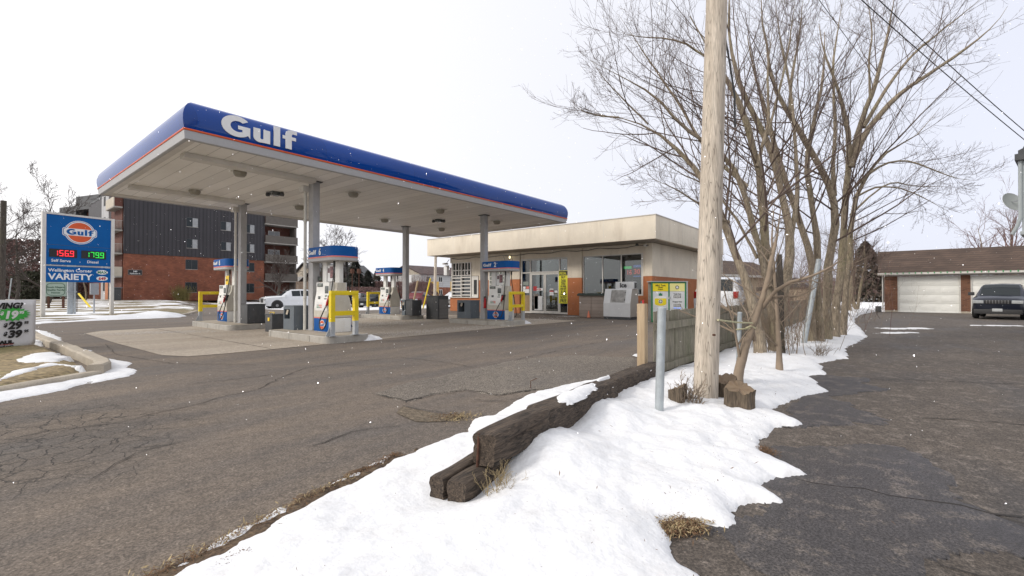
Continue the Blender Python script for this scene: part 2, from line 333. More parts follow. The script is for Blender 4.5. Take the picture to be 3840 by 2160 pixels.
# ------------------------------------------------------------------ numpy noise
_rng = np.random.RandomState(3); _lat = _rng.rand(256, 256)
def vn(x, y):
    xi = np.floor(x).astype(int); yi = np.floor(y).astype(int); fx = x - xi; fy = y - yi
    fx = fx * fx * (3 - 2 * fx); fy = fy * fy * (3 - 2 * fy); g = lambda a, b: _lat[a % 256, b % 256]
    return (g(xi, yi) * (1 - fx) + g(xi + 1, yi) * fx) * (1 - fy) + (g(xi, yi + 1) * (1 - fx) + g(xi + 1, yi + 1) * fx) * fy - 0.5
def fbm(x, y, o=4):
    s = 0; a = 1.0
    for i in range(o): s = s + a * vn(x * 2 ** i + 17.3 * i, y * 2 ** i + 5.1 * i); a *= 0.5
    return s
def polydist(P, x, y):
    """signed distance to a polygon, positive inside"""
    P = np.array(P, float); n = len(P); d = np.full(x.shape, 1e9); ins = np.zeros(x.shape, bool)
    for i in range(n):
        a = P[i]; b = P[(i + 1) % n]; e = b - a; wx = x - a[0]; wy = y - a[1]
        t = np.clip((wx * e[0] + wy * e[1]) / (e @ e + 1e-12), 0, 1)
        d = np.minimum(d, np.hypot(wx - e[0] * t, wy - e[1] * t))
        c = (a[1] > y) != (b[1] > y)
        with np.errstate(divide='ignore', invalid='ignore'):
            xx = a[0] + (y - a[1]) * e[0] / (e[1] if e[1] != 0 else 1e-12)
        ins ^= c & (x < xx)
    return np.where(ins, d, -d)
def hz(x, y):
    """the lie of the land: the lot is level, the far lawn rises, the street corner dips"""
    x = np.asarray(x, float); y = np.asarray(y, float)
    up = 0.4 * np.clip((y - 36) / 30, 0, 1) * np.clip((22 - x) / 6, 0, 1)
    dip = -0.36 * np.exp(-(((x - 24) / 9) ** 2 + ((y - 47) / 10) ** 2))
    return up + dip
def field(name, poly, cell, hf, m, jag=0.05, js=6.0, sink=0.03, x0=None, x1=None, kind='stuff', cy=None, base=None, js2=None):
    P = np.array(poly); ax = P[:, 0].min() - .2 if x0 is None else x0; bx_ = P[:, 0].max() + .2 if x1 is None else x1
    cyy = cy or cell
    xs = np.arange(ax, bx_ + cell, cell); ys = np.arange(P[:, 1].min() - .2, P[:, 1].max() + .2 + cyy, cyy)
    X, Y = np.meshgrid(xs, ys, indexing='ij')
    X = X + vn(X * 31.7, Y * 29.3) * cell * .5; Y = Y + vn(X * 27.1 + 9, Y * 33.9) * cyy * .5
    d = polydist(poly, X, Y) + jag * fbm(X * js, Y * (js2 or js), 4)
    b = hz(X, Y) if base is None else base
    Z = np.where(d > 0, b + hf(X, Y, np.maximum(d, 0)), b - sink)
    nx, ny = X.shape; keep = d > -cell * 1.6
    idx = -np.ones(X.shape, int)
    q = keep[:-1, :-1] & keep[1:, :-1] & keep[:-1, 1:] & keep[1:, 1:] & ((d[:-1, :-1] > 0) | (d[1:, :-1] > 0) | (d[:-1, 1:] > 0) | (d[1:, 1:] > 0))
    I, J = np.nonzero(q); used = np.zeros(X.shape, bool)
    for a_, b_ in ((0, 0), (1, 0), (0, 1), (1, 1)): used[I + a_, J + b_] = True
    idx[used] = np.arange(used.sum())
    V = np.stack([X[used], Y[used], Z[used]], 1)
    F = np.stack([idx[I, J], idx[I + 1, J], idx[I + 1, J + 1], idx[I, J + 1]], 1)
    me = bpy.data.meshes.new(name); me.from_pydata(V.tolist(), [], F.tolist()); me.materials.append(m)
    me.polygons.foreach_set('use_smooth', [True] * len(me.polygons)); me.update()
    o = bpy.data.objects.new(name, me); COL.objects.link(o); o['kind'] = kind
    return o
def sheet(name, poly, z, m, kind='structure', cell=None, flatz=True):
    """a flat sheet (or a draped one) with the outline poly"""
    if cell: return field(name, poly, cell, lambda x, y, d: 0 * x + z, m, jag=0.0, sink=0.0, kind=kind)
    me = bpy.data.meshes.new(name); me.from_pydata([(x, y, z) for x, y in poly], [], [tuple(range(len(poly)))]); me.materials.append(m); me.update()
    if me.polygons[0].normal.z < 0: me.flip_normals()
    o = bpy.data.objects.new(name, me); COL.objects.link(o); o['kind'] = kind; return o
# ------------------------------------------------------------------ ground materials
def asphalt(name, base, dust, wet, streak=(0.5, 3.0, 1), mask=None, speck=0.35, rough=0.85, blot=None):
    m = M(name, base, rough, 0.1); n, L, b = nodes(m)
    tc = n.new('ShaderNodeTexCoord'); geo = tc.outputs['Object']
    def noise_(sc, det, st=(1, 1, 1), rz=0.0, ro=0.6):
        mp = n.new('ShaderNodeMapping'); mp.inputs['Scale'].default_value = st; mp.inputs['Rotation'].default_value = (0, 0, rz); L.new(geo, mp.inputs[0])
        q = n.new('ShaderNodeTexNoise'); q.inputs['Scale'].default_value = sc; q.inputs['Detail'].default_value = det; q.inputs['Roughness'].default_value = ro; L.new(mp.outputs[0], q.inputs['Vector']); return q.outputs['Fac']
    def ramp(src, a, c, lo, hi):
        r_ = n.new('ShaderNodeMapRange'); r_.inputs[1].default_value = a; r_.inputs[2].default_value = c; r_.inputs[3].default_value = lo; r_.inputs[4].default_value = hi; L.new(src, r_.inputs[0]); return r_.outputs[0]
    def mixc(f, A, B):
        x = n.new('ShaderNodeMix'); x.data_type = 'RGBA'; L.new(f, x.inputs[0])
        for i, c in ((6, A), (7, B)):
            if isinstance(c, tuple): x.inputs[i].default_value = (*c, 1)
            else: L.new(c, x.inputs[i])
        return x.outputs[2]
    def scale(c, f):
        v = n.new('ShaderNodeVectorMath'); v.operation = 'SCALE'; L.new(c, v.inputs[0]); L.new(f, v.inputs['Scale']); return v.outputs[0]
    c = mixc(ramp(noise_(0.55, 6, streak, 0.5), .38, .68, 0, 1), base, dust)
    c = mixc(ramp(noise_(0.35, 5, (1, 2, 1), 0.2), .5, .72, 0, .75), c, wet)
    if blot: c = mixc(ramp(noise_(blot[1], 7, (1, 1, 1), 0, .75), .52, .60, 0, blot[2]), c, blot[0])
    c = scale(c, ramp(noise_(9, 6, (1, 1, 1)), .3, .7, .82, 1.18))
    c = scale(c, ramp(noise_(70, 2, (1, 1, 1), 0, .7), .38, .62, 1 - speck, 1 + speck))
    c = scale(c, ramp(noise_(38, 2, (1, 1, 1), 0, .8), .60, .68, 1, 1.6))
    c = scale(c, ramp(noise_(24, 4, (1, 1, 1), 0, .9), .35, .65, .80, 1.20))
    mus = []
    if mask:
        for (mx_, my_, rad, sc) in mask:
            mp = n.new('ShaderNodeVectorMath'); mp.operation = 'DISTANCE'; L.new(geo, mp.inputs[0]); mp.inputs[1].default_value = (mx_, my_, 0)
            ad = n.new('ShaderNodeMath'); L.new(mp.outputs['Value'], ad.inputs[0]); L.new(ramp(noise_(1.5, 3), 0, 1, -.8, .8), ad.inputs[1])
            mk = ramp(ad.outputs[0], rad * .6, rad, 1, 0)
            wv = n.new('ShaderNodeVectorMath'); wv.operation = 'SCALE'; nn = n.new('ShaderNodeTexNoise'); nn.inputs['Scale'].default_value = 2.2; nn.inputs['Detail'].default_value = 4; L.new(geo, nn.inputs['Vector']); L.new(nn.outputs['Color'], wv.inputs[0]); wv.inputs['Scale'].default_value = .45
            av = n.new('ShaderNodeVectorMath'); L.new(geo, av.inputs[0]); L.new(wv.outputs[0], av.inputs[1])
            vo = n.new('ShaderNodeTexVoronoi'); vo.feature = 'DISTANCE_TO_EDGE'; vo.inputs['Scale'].default_value = sc; L.new(av.outputs[0], vo.inputs['Vector'])
            cr = ramp(vo.outputs['Distance'], .008, .03, 1, 0)
            mu = n.new('ShaderNodeMath'); mu.operation = 'MULTIPLY'; L.new(mk, mu.inputs[0]); L.new(cr, mu.inputs[1]); mus.append(mu.outputs[0])
            c = mixc(mu.outputs[0], c, tuple(q * .45 for q in base))
            c = scale(c, ramp(mk, 0, 1, 1, .82))
    for lk in list(b.inputs['Base Color'].links): L.remove(lk)
    L.new(c, b.inputs['Base Color'])
    bp = n.new('ShaderNodeBump'); bp.inputs['Strength'].default_value = .55; bp.inputs['Distance'].default_value = .006; L.new(noise_(85, 4, (1, 1, 1), 0, .8), bp.inputs['Height'])
    last = bp
    for mu in mus:
        b2 = n.new('ShaderNodeBump'); b2.invert = True; b2.inputs['Strength'].default_value = .8; b2.inputs['Distance'].default_value = .01; L.new(mu, b2.inputs['Height']); L.new(last.outputs[0], b2.inputs['Normal']); last = b2
    L.new(last.outputs[0], b.inputs['Normal'])
    rr = ramp(noise_(0.35, 5, (1, 2, 1), 0.2), .5, .72, rough, rough - .25); L.new(rr, b.inputs['Roughness'])
    return m
MT['lot'] = asphalt('asphalt_lot', (0.113, 0.095, 0.081), (0.165, 0.131, 0.101), (0.088, 0.079, 0.073), (0.6, 2.6, 1), mask=[(0.0, 6.2, 2.1, 4.2)])
MT['lane'] = asphalt('asphalt_lane', (0.080, 0.066, 0.055), (0.106, 0.087, 0.071), (0.047, 0.043, 0.043), (1.2, 1.6, 1), mask=[(3.2, -1.0, 1.6, 1.1), (8, -5, 3, .8)], speck=.45, blot=((0.20, 0.17, 0.145), 5.5, .5))
MT['rough'] = asphalt('asphalt_ravelled', (0.13, 0.112, 0.094), (0.175, 0.150, 0.122), (0.10, 0.088, 0.076), (1, 1, 1), speck=.75)
MT['pad'] = asphalt('concrete_pad', (0.33, 0.28, 0.225), (0.38, 0.33, 0.27), (0.26, 0.22, 0.18), (.4, 2, 1), speck=.2)
def groundmix(name, a, c, bnd, sc=0.35, st=(1, 1, 1), third=None, bump=.5):
    """two ground covers parted by a noise edge (old snow over dead grass)"""
    m = M(name, a, .9, .15); n, L, b = nodes(m); tc = n.new('ShaderNodeTexCoord')
    mp = n.new('ShaderNodeMapping'); mp.inputs['Scale'].default_value = st; mp.inputs['Rotation'].default_value = (0, 0, R(20)); L.new(tc.outputs['Object'], mp.inputs[0])
    q = n.new('ShaderNodeTexNoise'); q.inputs['Scale'].default_value = sc; q.inputs['Detail'].default_value = 9; q.inputs['Roughness'].default_value = .65; L.new(mp.outputs[0], q.inputs['Vector'])
    r_ = n.new('ShaderNodeMapRange'); r_.inputs[1].default_value = bnd; r_.inputs[2].default_value = bnd + .03; L.new(q.outputs['Fac'], r_.inputs[0])
    g = n.new('ShaderNodeTexNoise'); g.inputs['Scale'].default_value = 14; g.inputs['Detail'].default_value = 5; L.new(tc.outputs['Object'], g.inputs['Vector'])
    ra = n.new('ShaderNodeValToRGB'); ra.color_ramp.elements[0].position = .3; ra.color_ramp.elements[1].position = .72
    ra.color_ramp.elements[0].color = (*[x * .45 for x in a], 1); ra.color_ramp.elements[1].color = (*[min(1, x * 1.5) for x in a], 1); L.new(g.outputs['Fac'], ra.inputs[0]); cur = ra.outputs[0]
    if third:
        g2 = n.new('ShaderNodeTexNoise'); g2.inputs['Scale'].default_value = .9; L.new(tc.outputs['Object'], g2.inputs['Vector'])
        r2 = n.new('ShaderNodeMapRange'); r2.inputs[1].default_value = .5; r2.inputs[2].default_value = .65; r2.inputs[4].default_value = .7; L.new(g2.outputs['Fac'], r2.inputs[0])
        x2 = n.new('ShaderNodeMix'); x2.data_type = 'RGBA'; L.new(r2.outputs[0], x2.inputs[0]); L.new(cur, x2.inputs[6]); x2.inputs[7].default_value = (*third, 1); cur = x2.outputs[2]
    x = n.new('ShaderNodeMix'); x.data_type = 'RGBA'; L.new(r_.outputs[0], x.inputs[0]); L.new(cur, x.inputs[6]); x.inputs[7].default_value = (*c, 1)
    L.new(x.outputs[2], b.inputs['Base Color'])
    bp = n.new('ShaderNodeBump'); bp.inputs['Strength'].default_value = bump; bp.inputs['Distance'].default_value = .03; L.new(g.outputs['Fac'], bp.inputs['Height']); L.new(bp.outputs[0], b.inputs['Normal'])
    return m
SNOWC = (0.755, 0.765, 0.785)
MT['snow'] = M('snow', SNOWC, 0.75, 0.015, 2.2, bump=0.6, bs=34, spec=.25, fine=.05, dirt=((0.60, 0.58, 0.56), 0.42, 4.5, (1, 1, 1)))
MT['lawn'] = groundmix('lawn_snow', (0.21, 0.165, 0.095), (0.80, 0.81, 0.83), .50, .30, (.8, 1.2, 1), third=(0.13, 0.125, 0.06))
MT['farground'] = groundmix('far_snow', (0.17, 0.14, 0.10), (0.80, 0.81, 0.83), .42, .08, (1, 1, 1))
MT['grass'] = groundmix('dead_grass', (0.26, 0.20, 0.11), (0.80, 0.80, 0.80), .70, .8, (1, 1, 1), third=(0.17, 0.175, 0.06))
# ------------------------------------------------------------------ ground sheets
def big_ground():
    xs = np.unique(np.concatenate([np.linspace(-900, -60, 12), np.linspace(-60, 140, 101), np.linspace(140, 1200, 12)]))
    X, Y = np.meshgrid(xs, xs, indexing='ij'); Z = hz(X, Y) - .012
    n = len(xs); V = np.stack([X.ravel(), Y.ravel(), Z.ravel()], 1)
    I, J = np.meshgrid(np.arange(n - 1), np.arange(n - 1), indexing='ij'); I = I.ravel(); J = J.ravel()
    F = np.stack([I * n + J, (I + 1) * n + J, (I + 1) * n + J + 1, I * n + J + 1], 1)
    me = bpy.data.meshes.new('ground'); me.from_pydata(V.tolist(), [], F.tolist()); me.materials.append(MT['farground']); me.update()
    o = bpy.data.objects.new('ground', me); COL.objects.link(o); o['kind'] = 'structure'
big_ground()
sheet('lot_pavement', [(-30, 2.3), (7.3, 2.95), (60, 2.95), (60, 27), (42, 31.6), (20.6, 31.6), (19.9, 33.5), (19.2, 42), (18.6, 60), (18.2, 66), (-30, 66)], -.004, MT['lot'], cell=1.0)
sheet('lane_pavement', [(-30, 2.29), (7.3, 2.94), (30, 2.94), (42.35, 1.6), (42.35, -30), (-30, -30)], -.006, MT['lane'])
sheet('concrete_pad', [(2.85, 20.6), (2.82, 15.8), (2.9, 12.1), (3.2, 11.45), (3.9, 11.35), (19.2, 11.45), (19.3, 21.6), (3.4, 21.5)], .003, MT['pad'])
# pad control joints and long cracks in the asphalt, cut as thin dark lines
def cracks(name, lines, w0, z, m, amp=.03, seed=1):
    rr = random.Random(seed); mb = MB()
    for ln in lines:
        pts = []
        for (ax, ay), (cx, cy) in zip(ln[:-1], ln[1:]):
            k = max(2, int(math.hypot(cx - ax, cy - ay) / .12))
            for i in range(k):
                t = i / k; pts.append((ax + (cx - ax) * t + rr.uniform(-amp, amp), ay + (cy - ay) * t + rr.uniform(-amp, amp)))
        pts.append(ln[-1]); vs = []; fs = []
        for i, p in enumerate(pts):
            q = pts[min(i + 1, len(pts) - 1)]; o_ = pts[max(i - 1, 0)]; dx, dy = q[0] - o_[0], q[1] - o_[1]; l = math.hypot(dx, dy) or 1
            ww = w0 * rr.uniform(.4, 1.2) * (.3 if i in (0, len(pts) - 1) else 1); vs += [(p[0] - dy / l * ww, p[1] + dx / l * ww, z), (p[0] + dy / l * ww, p[1] - dx / l * ww, z)]
            if i: fs.append((2 * i - 2, 2 * i - 1, 2 * i + 1, 2 * i))
        mb.add(vs, fs)
    o = mb.build(name, m); o['kind'] = 'structure'; return o
MT['crack'] = M('crack_dark', (0.035, 0.03, 0.027), .9, .2)
cracks('pavement_cracks', [[(4.06, 8.05), (5.23, 8.03), (5.98, 7.85), (6.06, 6.31), (5.96, 5.69)], [(4.57, 7.9), (4.94, 7.19), (6.0, 6.25)], [(7.09, 5.73), (9.5, 5.91), (11.85, 6.02), (13.77, 5.92)],
    [(.3, 6.17), (.63, 6.39), (1.1, 6.18), (1.4, 6.31), (1.73, 6.37), (2.36, 6.69), (2.7, 6.76), (3.5, 7.6), (4.06, 8.05)], [(2.21, 8.01), (2.66, 7.86), (3.52, 7.83)], [(.6, 4.4), (1.0, 4.9), (1.4, 4.95)], [(2.0, 3.9), (2.5, 4.0), (2.9, 3.8)], [(2.6, 16), (2.3, 13), (2.7, 10.5), (3.6, 9.2)], [(8, 9.8), (12, 9.1), (16, 8.6), (20, 8.0)]], .007, .004, MT['crack'])
cracks('lane_cracks', [[(2.3, .1), (2.6, -.3), (2.45, -.7), (2.7, -1.2), (2.5, -1.7)], [(3.9, .5), (4.0, -.3), (4.3, -1.4), (4.2, -2.6), (4.5, -4)], [(4.3, -1.4), (4.9, -2.2), (5.3, -3.6)], [(9, .4), (10, -1.6), (11, -3.6), (11.5, -6)], [(14, .6), (14.6, -2), (15.5, -5)], [(6.6, -.2), (7.4, -2.2), (7.8, -4.4)], [(3.1, -.2), (2.9, -1.4)]], .009, .002, MT['crack'], .05, 5)
cracks('pad_joints', [[(2.85, 15.9), (6.1, 15.9)], [(7.6, 15.9), (19.2, 15.9)], [(11.1, 11.5), (11.1, 21.5)], [(4.9, 11.45), (4.9, 21.5)]], .012, .0075, MT['crack'], .002, 2)
MT['soil'] = M('soil_edge', (.13, .085, .052), .95, .5, 22, col2=(.045, .032, .022), bump=1, bs=50, fine=.5, dirt=((.26, .19, .11), .7, 14, (1, 1, 1)))
field('soil_edge', [(-.2, 2.40), (.65, 2.72), (1.0, 2.80), (1.58, 3.01), (1.85, 3.06), (2.4, 3.17), (2.6, 3.12), (2.2, 3.0), (1.5, 2.82), (1.0, 2.60), (.3, 2.40), (-.2, 2.2)], .02, lambda x, y, d: .006 + .012 * np.minimum(1, d * 20) + .006 * fbm(x * 18, y * 18), MT['soil'], jag=.09, js=9, kind='structure')
field('ravelled_asphalt', [(3.54, 5.31), (3.6, 4.62), (4.12, 4.59), (4.54, 4.46), (4.55, 3.93), (5.13, 3.74), (5.52, 3.54), (7.0, 3.3), (9.06, 3.9), (8.48, 5.27), (7.12, 5.69), (6.1, 5.65), (4.71, 5.51), (4.07, 5.49)], .05, lambda x, y, d: np.minimum(d * .12, .006) + .004 + .004 * fbm(x * 5, y * 5), MT['rough'], jag=.12, js=2.5, sink=.02, kind='structure')
sheet('pothole', [(3.17, 4.24), (3.3, 4.36), (3.41, 4.43), (3.40, 4.25), (3.42, 4.12), (3.43, 3.95), (3.45, 3.81), (3.55, 3.7), (3.62, 3.6), (3.42, 3.52), (3.25, 3.59), (3.15, 3.7), (3.09, 3.79), (3.12, 4.0)], .003, M('pothole_fill', (0.17, 0.135, 0.095), .95, .4, 18, bump=1, bs=60, fine=.5))
cracks('pothole_rim', [[(3.41, 4.45), (3.44, 4.12), (3.47, 3.81), (3.64, 3.6)], [(3.54, 5.31), (3.6, 4.62), (4.12, 4.59), (4.54, 4.46), (4.55, 3.93), (5.13, 3.74), (5.52, 3.54)], [(3.5, 4.5), (3.6, 4.62)], [(4.1, 4.0), (4.3, 3.7), (4.7, 3.5)]], .010, .013, MT['crack'], .03, 9)
# ------------------------------------------------------------------ verges with kerbs
field('lawn', [(-30, 29.6), (2.3, 29.2), (5.1, 30.6), (7.6, 30.9), (9.2, 33.5), (11, 38), (13.5, 48), (15, 58), (18.4, 66.5), (34, 66.5), (60, 100), (-60, 120), (-60, 29.6)], 1.1, lambda x, y, d: np.minimum(d * .4, .10) + .02 * fbm(x * .6, y * .6), MT['lawn'], jag=.2, js=.6, kind='structure')
field('corner_grass', [(-9, 7.6), (0.3, 9.0), (1.25, 10.1), (1.5, 10.9), (1.5, 14.8), (1.4, 18.4), (-1, 19), (-9, 19)], .12, lambda x, y, d: np.minimum(d * .6, .10) + .02 * fbm(x * 3, y * 3), MT['grass'], jag=.0, kind='structure')
def kerb(name, path, w_, h, m, seed=3):
    rr = random.Random(seed); mb = MB(); pts = []
    for (ax, ay), (cx, cy) in zip(path[:-1], path[1:]):
        k = max(1, int(math.hypot(cx - ax, cy - ay) / .25))
        pts += [(ax + (cx - ax) * i / k, ay + (cy - ay) * i / k) for i in range(k)]
    pts.append(path[-1]); vs = []; fs = []
    for i, p in enumerate(pts):
        q = pts[min(i + 1, len(pts) - 1)]; o_ = pts[max(i - 1, 0)]; dx, dy = q[0] - o_[0], q[1] - o_[1]; l = math.hypot(dx, dy); nx, ny = -dy / l, dx / l
        hh = h * rr.uniform(.93, 1.04)
        for t, z in ((0, -.05), (0, hh - .025), (.03 / w_, hh), (1 - .03 / w_, hh), (1, hh - .025), (1, -.05)): vs.append((p[0] + nx * w_ * t, p[1] + ny * w_ * t, z + rr.uniform(-.004, .004)))
        if i:
            for k in range(5): a = (i - 1) * 6 + k; fs.append((a, a + 1, a + 7, a + 6))
    fs += [(0, 1, 2, 3, 4, 5)[::-1], tuple(range(len(vs) - 6, len(vs)))]
    mb.add(vs, fs); o = mb.build(name, m, smooth=True); o['kind'] = 'structure'; return o
kerb('kerb', [(1.50, 20.6), (1.46, 18.6), (1.58, 14.8), (1.62, 12), (1.62, 10.95), (1.57, 10.5), (1.42, 10.15)], .22, .17, MT['concrete'])
kerb('kerb', [(1.46, 10.0), (0.45, 9.35), (-.8, 9.0), (-9, 7.8)], .2, .09, MT['concrete'], 4)
kerb('kerb', [(2.4, 29.4), (5.1, 30.4), (7.8, 30.8), (9.4, 33.6), (11.2, 38)], .2, .10, MT['concrete'], 5)
# ------------------------------------------------------------------ snow lying about
def thin(h, k=.22):
    return lambda x, y, d: h * (1 - np.exp(-d / k)) * (1 + .5 * fbm(x * 2.2, y * 2.2)) + .012 * fbm(x * 9, y * 9) * np.minimum(1, d * 8)
def bank(x, y, d):
    h = .035 + .085 * (1 - np.exp(-d / .30))
    h = h * (.55 + .45 * np.clip((x - 1.6) / 1.2, 0, 1))
    ridge = np.exp(-((y - (1.88 + .16 * (x - 2.28))) / .38) ** 2) * np.exp(-(np.clip(np.abs(x - 3.55) - 1.1, 0, 9) / .55) ** 2)
    peaks = .5 + .5 * np.cos((x - 2.97) * 2 * math.pi / 1.28)
    h = h + ridge * (.05 + .08 * peaks)
    h = h + .05 * np.exp(-(((x - 9.5) / 2.5) ** 2 + ((y - 1.7) / .8) ** 2)) + .1 * np.clip((x - 14) / 20, 0, 1)
    lump = .065 * fbm(x * .9 + 3, y * 1.3, 3) + .036 * fbm(x * 3.1, y * 3.7, 3) + .018 * fbm(x * 9, y * 10, 4) + .006 * fbm(x * 24, y * 26, 3)
    h = h + lump * np.minimum(1, d * 4)
    edge = (1 - np.exp(-d / .045))
    near = 1 - .75 * np.exp(-(((x - 2.1) / .35) ** 2 + ((y - 2.15) / .30) ** 2))
    behind = np.where(y > 2.2 + .16 * (x - 2.28), .85, 1.0)
    return np.maximum(h * edge * near * behind, .004)
BANK = [(-2, -1.5), (-1.5, 2.1), (.2, 2.55), (.65, 2.67), (1.0, 2.73), (1.58, 2.92), (1.78, 2.92), (2.29, 3.08), (3.15, 3.12), (3.5, 3.36), (3.75, 3.28), (4.06, 3.42), (4.3, 3.48), (4.71, 3.60), (5.0, 3.62), (5.5, 3.60), (6.0, 3.50), (6.4, 3.35), (6.9, 2.9), (7.1, 2.84), (12, 2.84), (30, 2.84), (42.3, 1.5), (42.3, .3), (36, 1.0), (30.3, 1.1), (25, .9), (20.81, .55), (18, .35), (15.5, .5), (14.3, .70), (11.77, .56), (10.5, .95), (9.22, .73), (8.57, 1.0), (8.34, .74), (7.95, .72), (7.55, .55), (6.9, .82), (6.03, 1.0), (5.8, .86), (5.52, .60), (5.2, .84), (4.7, .86), (4.35, .80), (4.02, .40), (3.8, .62), (3.58, .66), (3.38, .48), (3.25, .66), (3.16, .74), (2.9, .66), (2.81, .68), (2.78, .82), (2.73, .93), (2.66, 1.02), (2.55, .93), (2.3, .8), (2.24, .66), (2.0, .3), (1.5, -1.5)]
field('snow_patch', [(.3, 2.55), (.9, 2.78), (1.3, 2.92), (1.9, 3.06), (2.3, 3.14), (1.9, 2.98), (1.2, 2.80), (.5, 2.55)], .016, thin(.02, .03), MT['snow'], jag=.10, js=11)
o = field('snow_bank', BANK, .026, bank, MT['snow'], jag=.05, js=7, x1=8.0)
o = field('snow_bank', BANK, .09, bank, MT['snow'], jag=.10, js=3.5, x0=7.97, cy=.05)
field('kerb_snow', [(1.98, 24.2), (2.15, 22.7), (2.12, 19.2), (1.90, 16.8), (1.80, 16.2), (2.0, 15.2), (2.12, 14.37), (2.0, 13.93), (2.04, 12.53), (2.25, 11.33), (2.06, 10.59), (2.08, 10.03), (1.84, 9.49), (1.35, 9.2), (1.36, 9.36), (1.01, 8.84), (.65, 8.63), (.4, 8.45), (-6, 7.1), (-6, 8.0), (.4, 9.3), (1.5, 10.0), (1.72, 10.5), (1.78, 12), (1.72, 15), (1.62, 19), (1.7, 24)], .05, thin(.06), MT['snow'], jag=.06, js=5)
for i, p in enumerate([[(1.5, 10.5), (1.15, 11.06), (.72, 10.31), (.44, 9.6), (-1, 9.2), (-1, 9.5), (.44, 9.9), (.6, 10.8), (1.2, 11.5)], [(.75, 12.3), (1.0, 13.6), (1.43, 13.6), (1.47, 12.3), (1.32, 11.6), (.85, 11.8)], [(1.0, 16.6), (1.2, 19), (1.5, 19), (1.5, 16.5)], [(-2.5, 10.5), (-.8, 12), (-.6, 11.2), (-2, 10)]]):
    field('snow_patch', p, .06, lambda x, y, d: .095 + thin(.05)(x, y, d), MT['snow'], jag=.14, js=3)
field('verge_snow', [(-12, 28.9), (2.3, 28.6), (3.4, 29.5), (5.1, 30.0), (7.9, 30.2), (8.8, 31.6), (8.5, 33.3), (7, 33.2), (5.0, 31.5), (3, 30.8), (-12, 30.5)], .14, lambda x, y, d: .34 * (1 - np.exp(-d / .7)) * (1 + .5 * fbm(x * .8, y * .8)) * (.35 + .75 * np.clip((x - 2) / 5, 0, 1)), MT['snow'], jag=.35, js=1.2)
MT['wetpatch'] = asphalt('asphalt_wet', (0.050, 0.045, 0.046), (0.062, 0.055, 0.052), (0.035, 0.032, 0.036), (1, 1, 1), speck=.5, rough=.6, blot=((.13, .11, .095), 5, .8))
for k_, p_ in enumerate(([(2.75, .9), (3.3, .75), (4.0, .6), (4.6, .9), (5.1, .2), (5.3, -.4), (4.3, -.35), (3.8, -.7), (3.1, -.2), (2.6, -.2), (2.5, .5)], [(5.2, .9), (7, .9), (9, .9), (9.4, .3), (8.2, .0), (7.2, .4), (6.3, -.1), (5.5, .3)])):
    field('wet_asphalt', p_, .05, lambda x, y, d: .001 + 0 * x + k_ * .001, MT['wetpatch'], jag=.35, js=2.2, sink=.03, kind='structure')
for p_ in ([(9.5, 12.2), (18, 10.8), (20, 13), (19.6, 17), (14, 16.8), (9, 15.8)], [(8, 19), (13.8, 17), (14, 24), (9, 26)], [(3.8, 17.4), (6, 18.6), (6, 17), (4, 16.4)]):
    field('snow_dusting', p_, .045, lambda x, y, d: .009 + 0 * x, MT['snow'], jag=3.4, js=7.0, sink=.03, base=np.zeros(1), js2=3.0) if False else None
field('street_snow', [(19.6, 34), (20.6, 32.0), (27, 32.3), (42, 32), (60, 40), (60, 64), (30, 66), (20.5, 62), (19.2, 46)], .5, thin(.10, .5), MT['snow'], jag=.9, js=.5)
for i, (x, y, rr_) in enumerate([(7.62, 11.62, .34), (16.0, 12.35, .36)]):
    o = field('snow_heap', [(x + rr_ * 1.25 * math.cos(a), y + rr_ * math.sin(a)) for a in np.linspace(0, 6.1, 12)], .025, lambda X, Y, d: .15 * (1 - np.exp(-d / .16)) + .05 * fbm(X * 9, Y * 9) * np.minimum(1, d * 5), MT['snow'], jag=.12, js=5)
for p in ([(19.5, .2), (20.3, -.1), (20.9, -.9), (20.6, -1.0), (19.9, -.4)], [(22.5, .2), (23.8, -1.2), (23.3, -1.5), (22.0, -.4)], [(27, -2.8), (28, -4.4), (27.5, -4.5), (26.6, -3)], [(24, -5.6), (24.6, -6.6), (24.2, -6.7), (23.6, -5.8)]):
    field('snow_patch', p, .05, thin(.014, .06), MT['snow'], jag=.22, js=4.5)
def wb(mb, name, par, m=None, smooth=False, label=None):
    """build a part drawn in world metres under a thing standing anywhere (unrotated)"""
    o = mb.build(name, m, par, smooth, label)
    q = par; off = Vector((0, 0, 0))
    while q is not None: off += Vector(q.location); q = q.parent
    o.location = -off; return o
# ================================================================== CANOPY
X0, X1, Y0, Y1 = 3.2, 18.9, 11.85, 21.1
can = thing('forecourt_canopy', 'long blue canopy with curved fascia and white lettering over the fuel pumps', 'canopy', (11.05, 16.45, 0))
def ring(mb, prof, m):
    """profile of (inset, z) run round the canopy's rectangle"""
    n = len(prof); vs = []
    for (i, z) in prof: vs += [(X0 + i, Y0 + i, z), (X1 - i, Y0 + i, z), (X1 - i, Y1 - i, z), (X0 + i, Y1 - i, z)]
    fs = [(a * 4 + k, a * 4 + (k + 1) % 4, (a + 1) * 4 + (k + 1) % 4, (a + 1) * 4 + k) for a in range(n - 1) for k in range(4)]
    mb.add(vs, fs, m)
mb = MB(); ring(mb, [(.012, 4.97), (-.015, 5.05), (-.03, 5.16), (-.03, 5.28), (-.01, 5.38), (.03, 5.48), (.09, 5.57), (.17, 5.635), (.26, 5.67), (.30, 5.66), (.34, 5.5)], 'blue')
fas = wb(mb, 'fascia', can, smooth=True)
mb = MB(); wordmark(mb, frameT((3.90, Y0 - .034, 5.055), (1, 0, 0), (0, 0, 1)), .475, 'letter', .012); 
wb(mb, 'lettering', can, label='white four-letter word on the blue fascia')
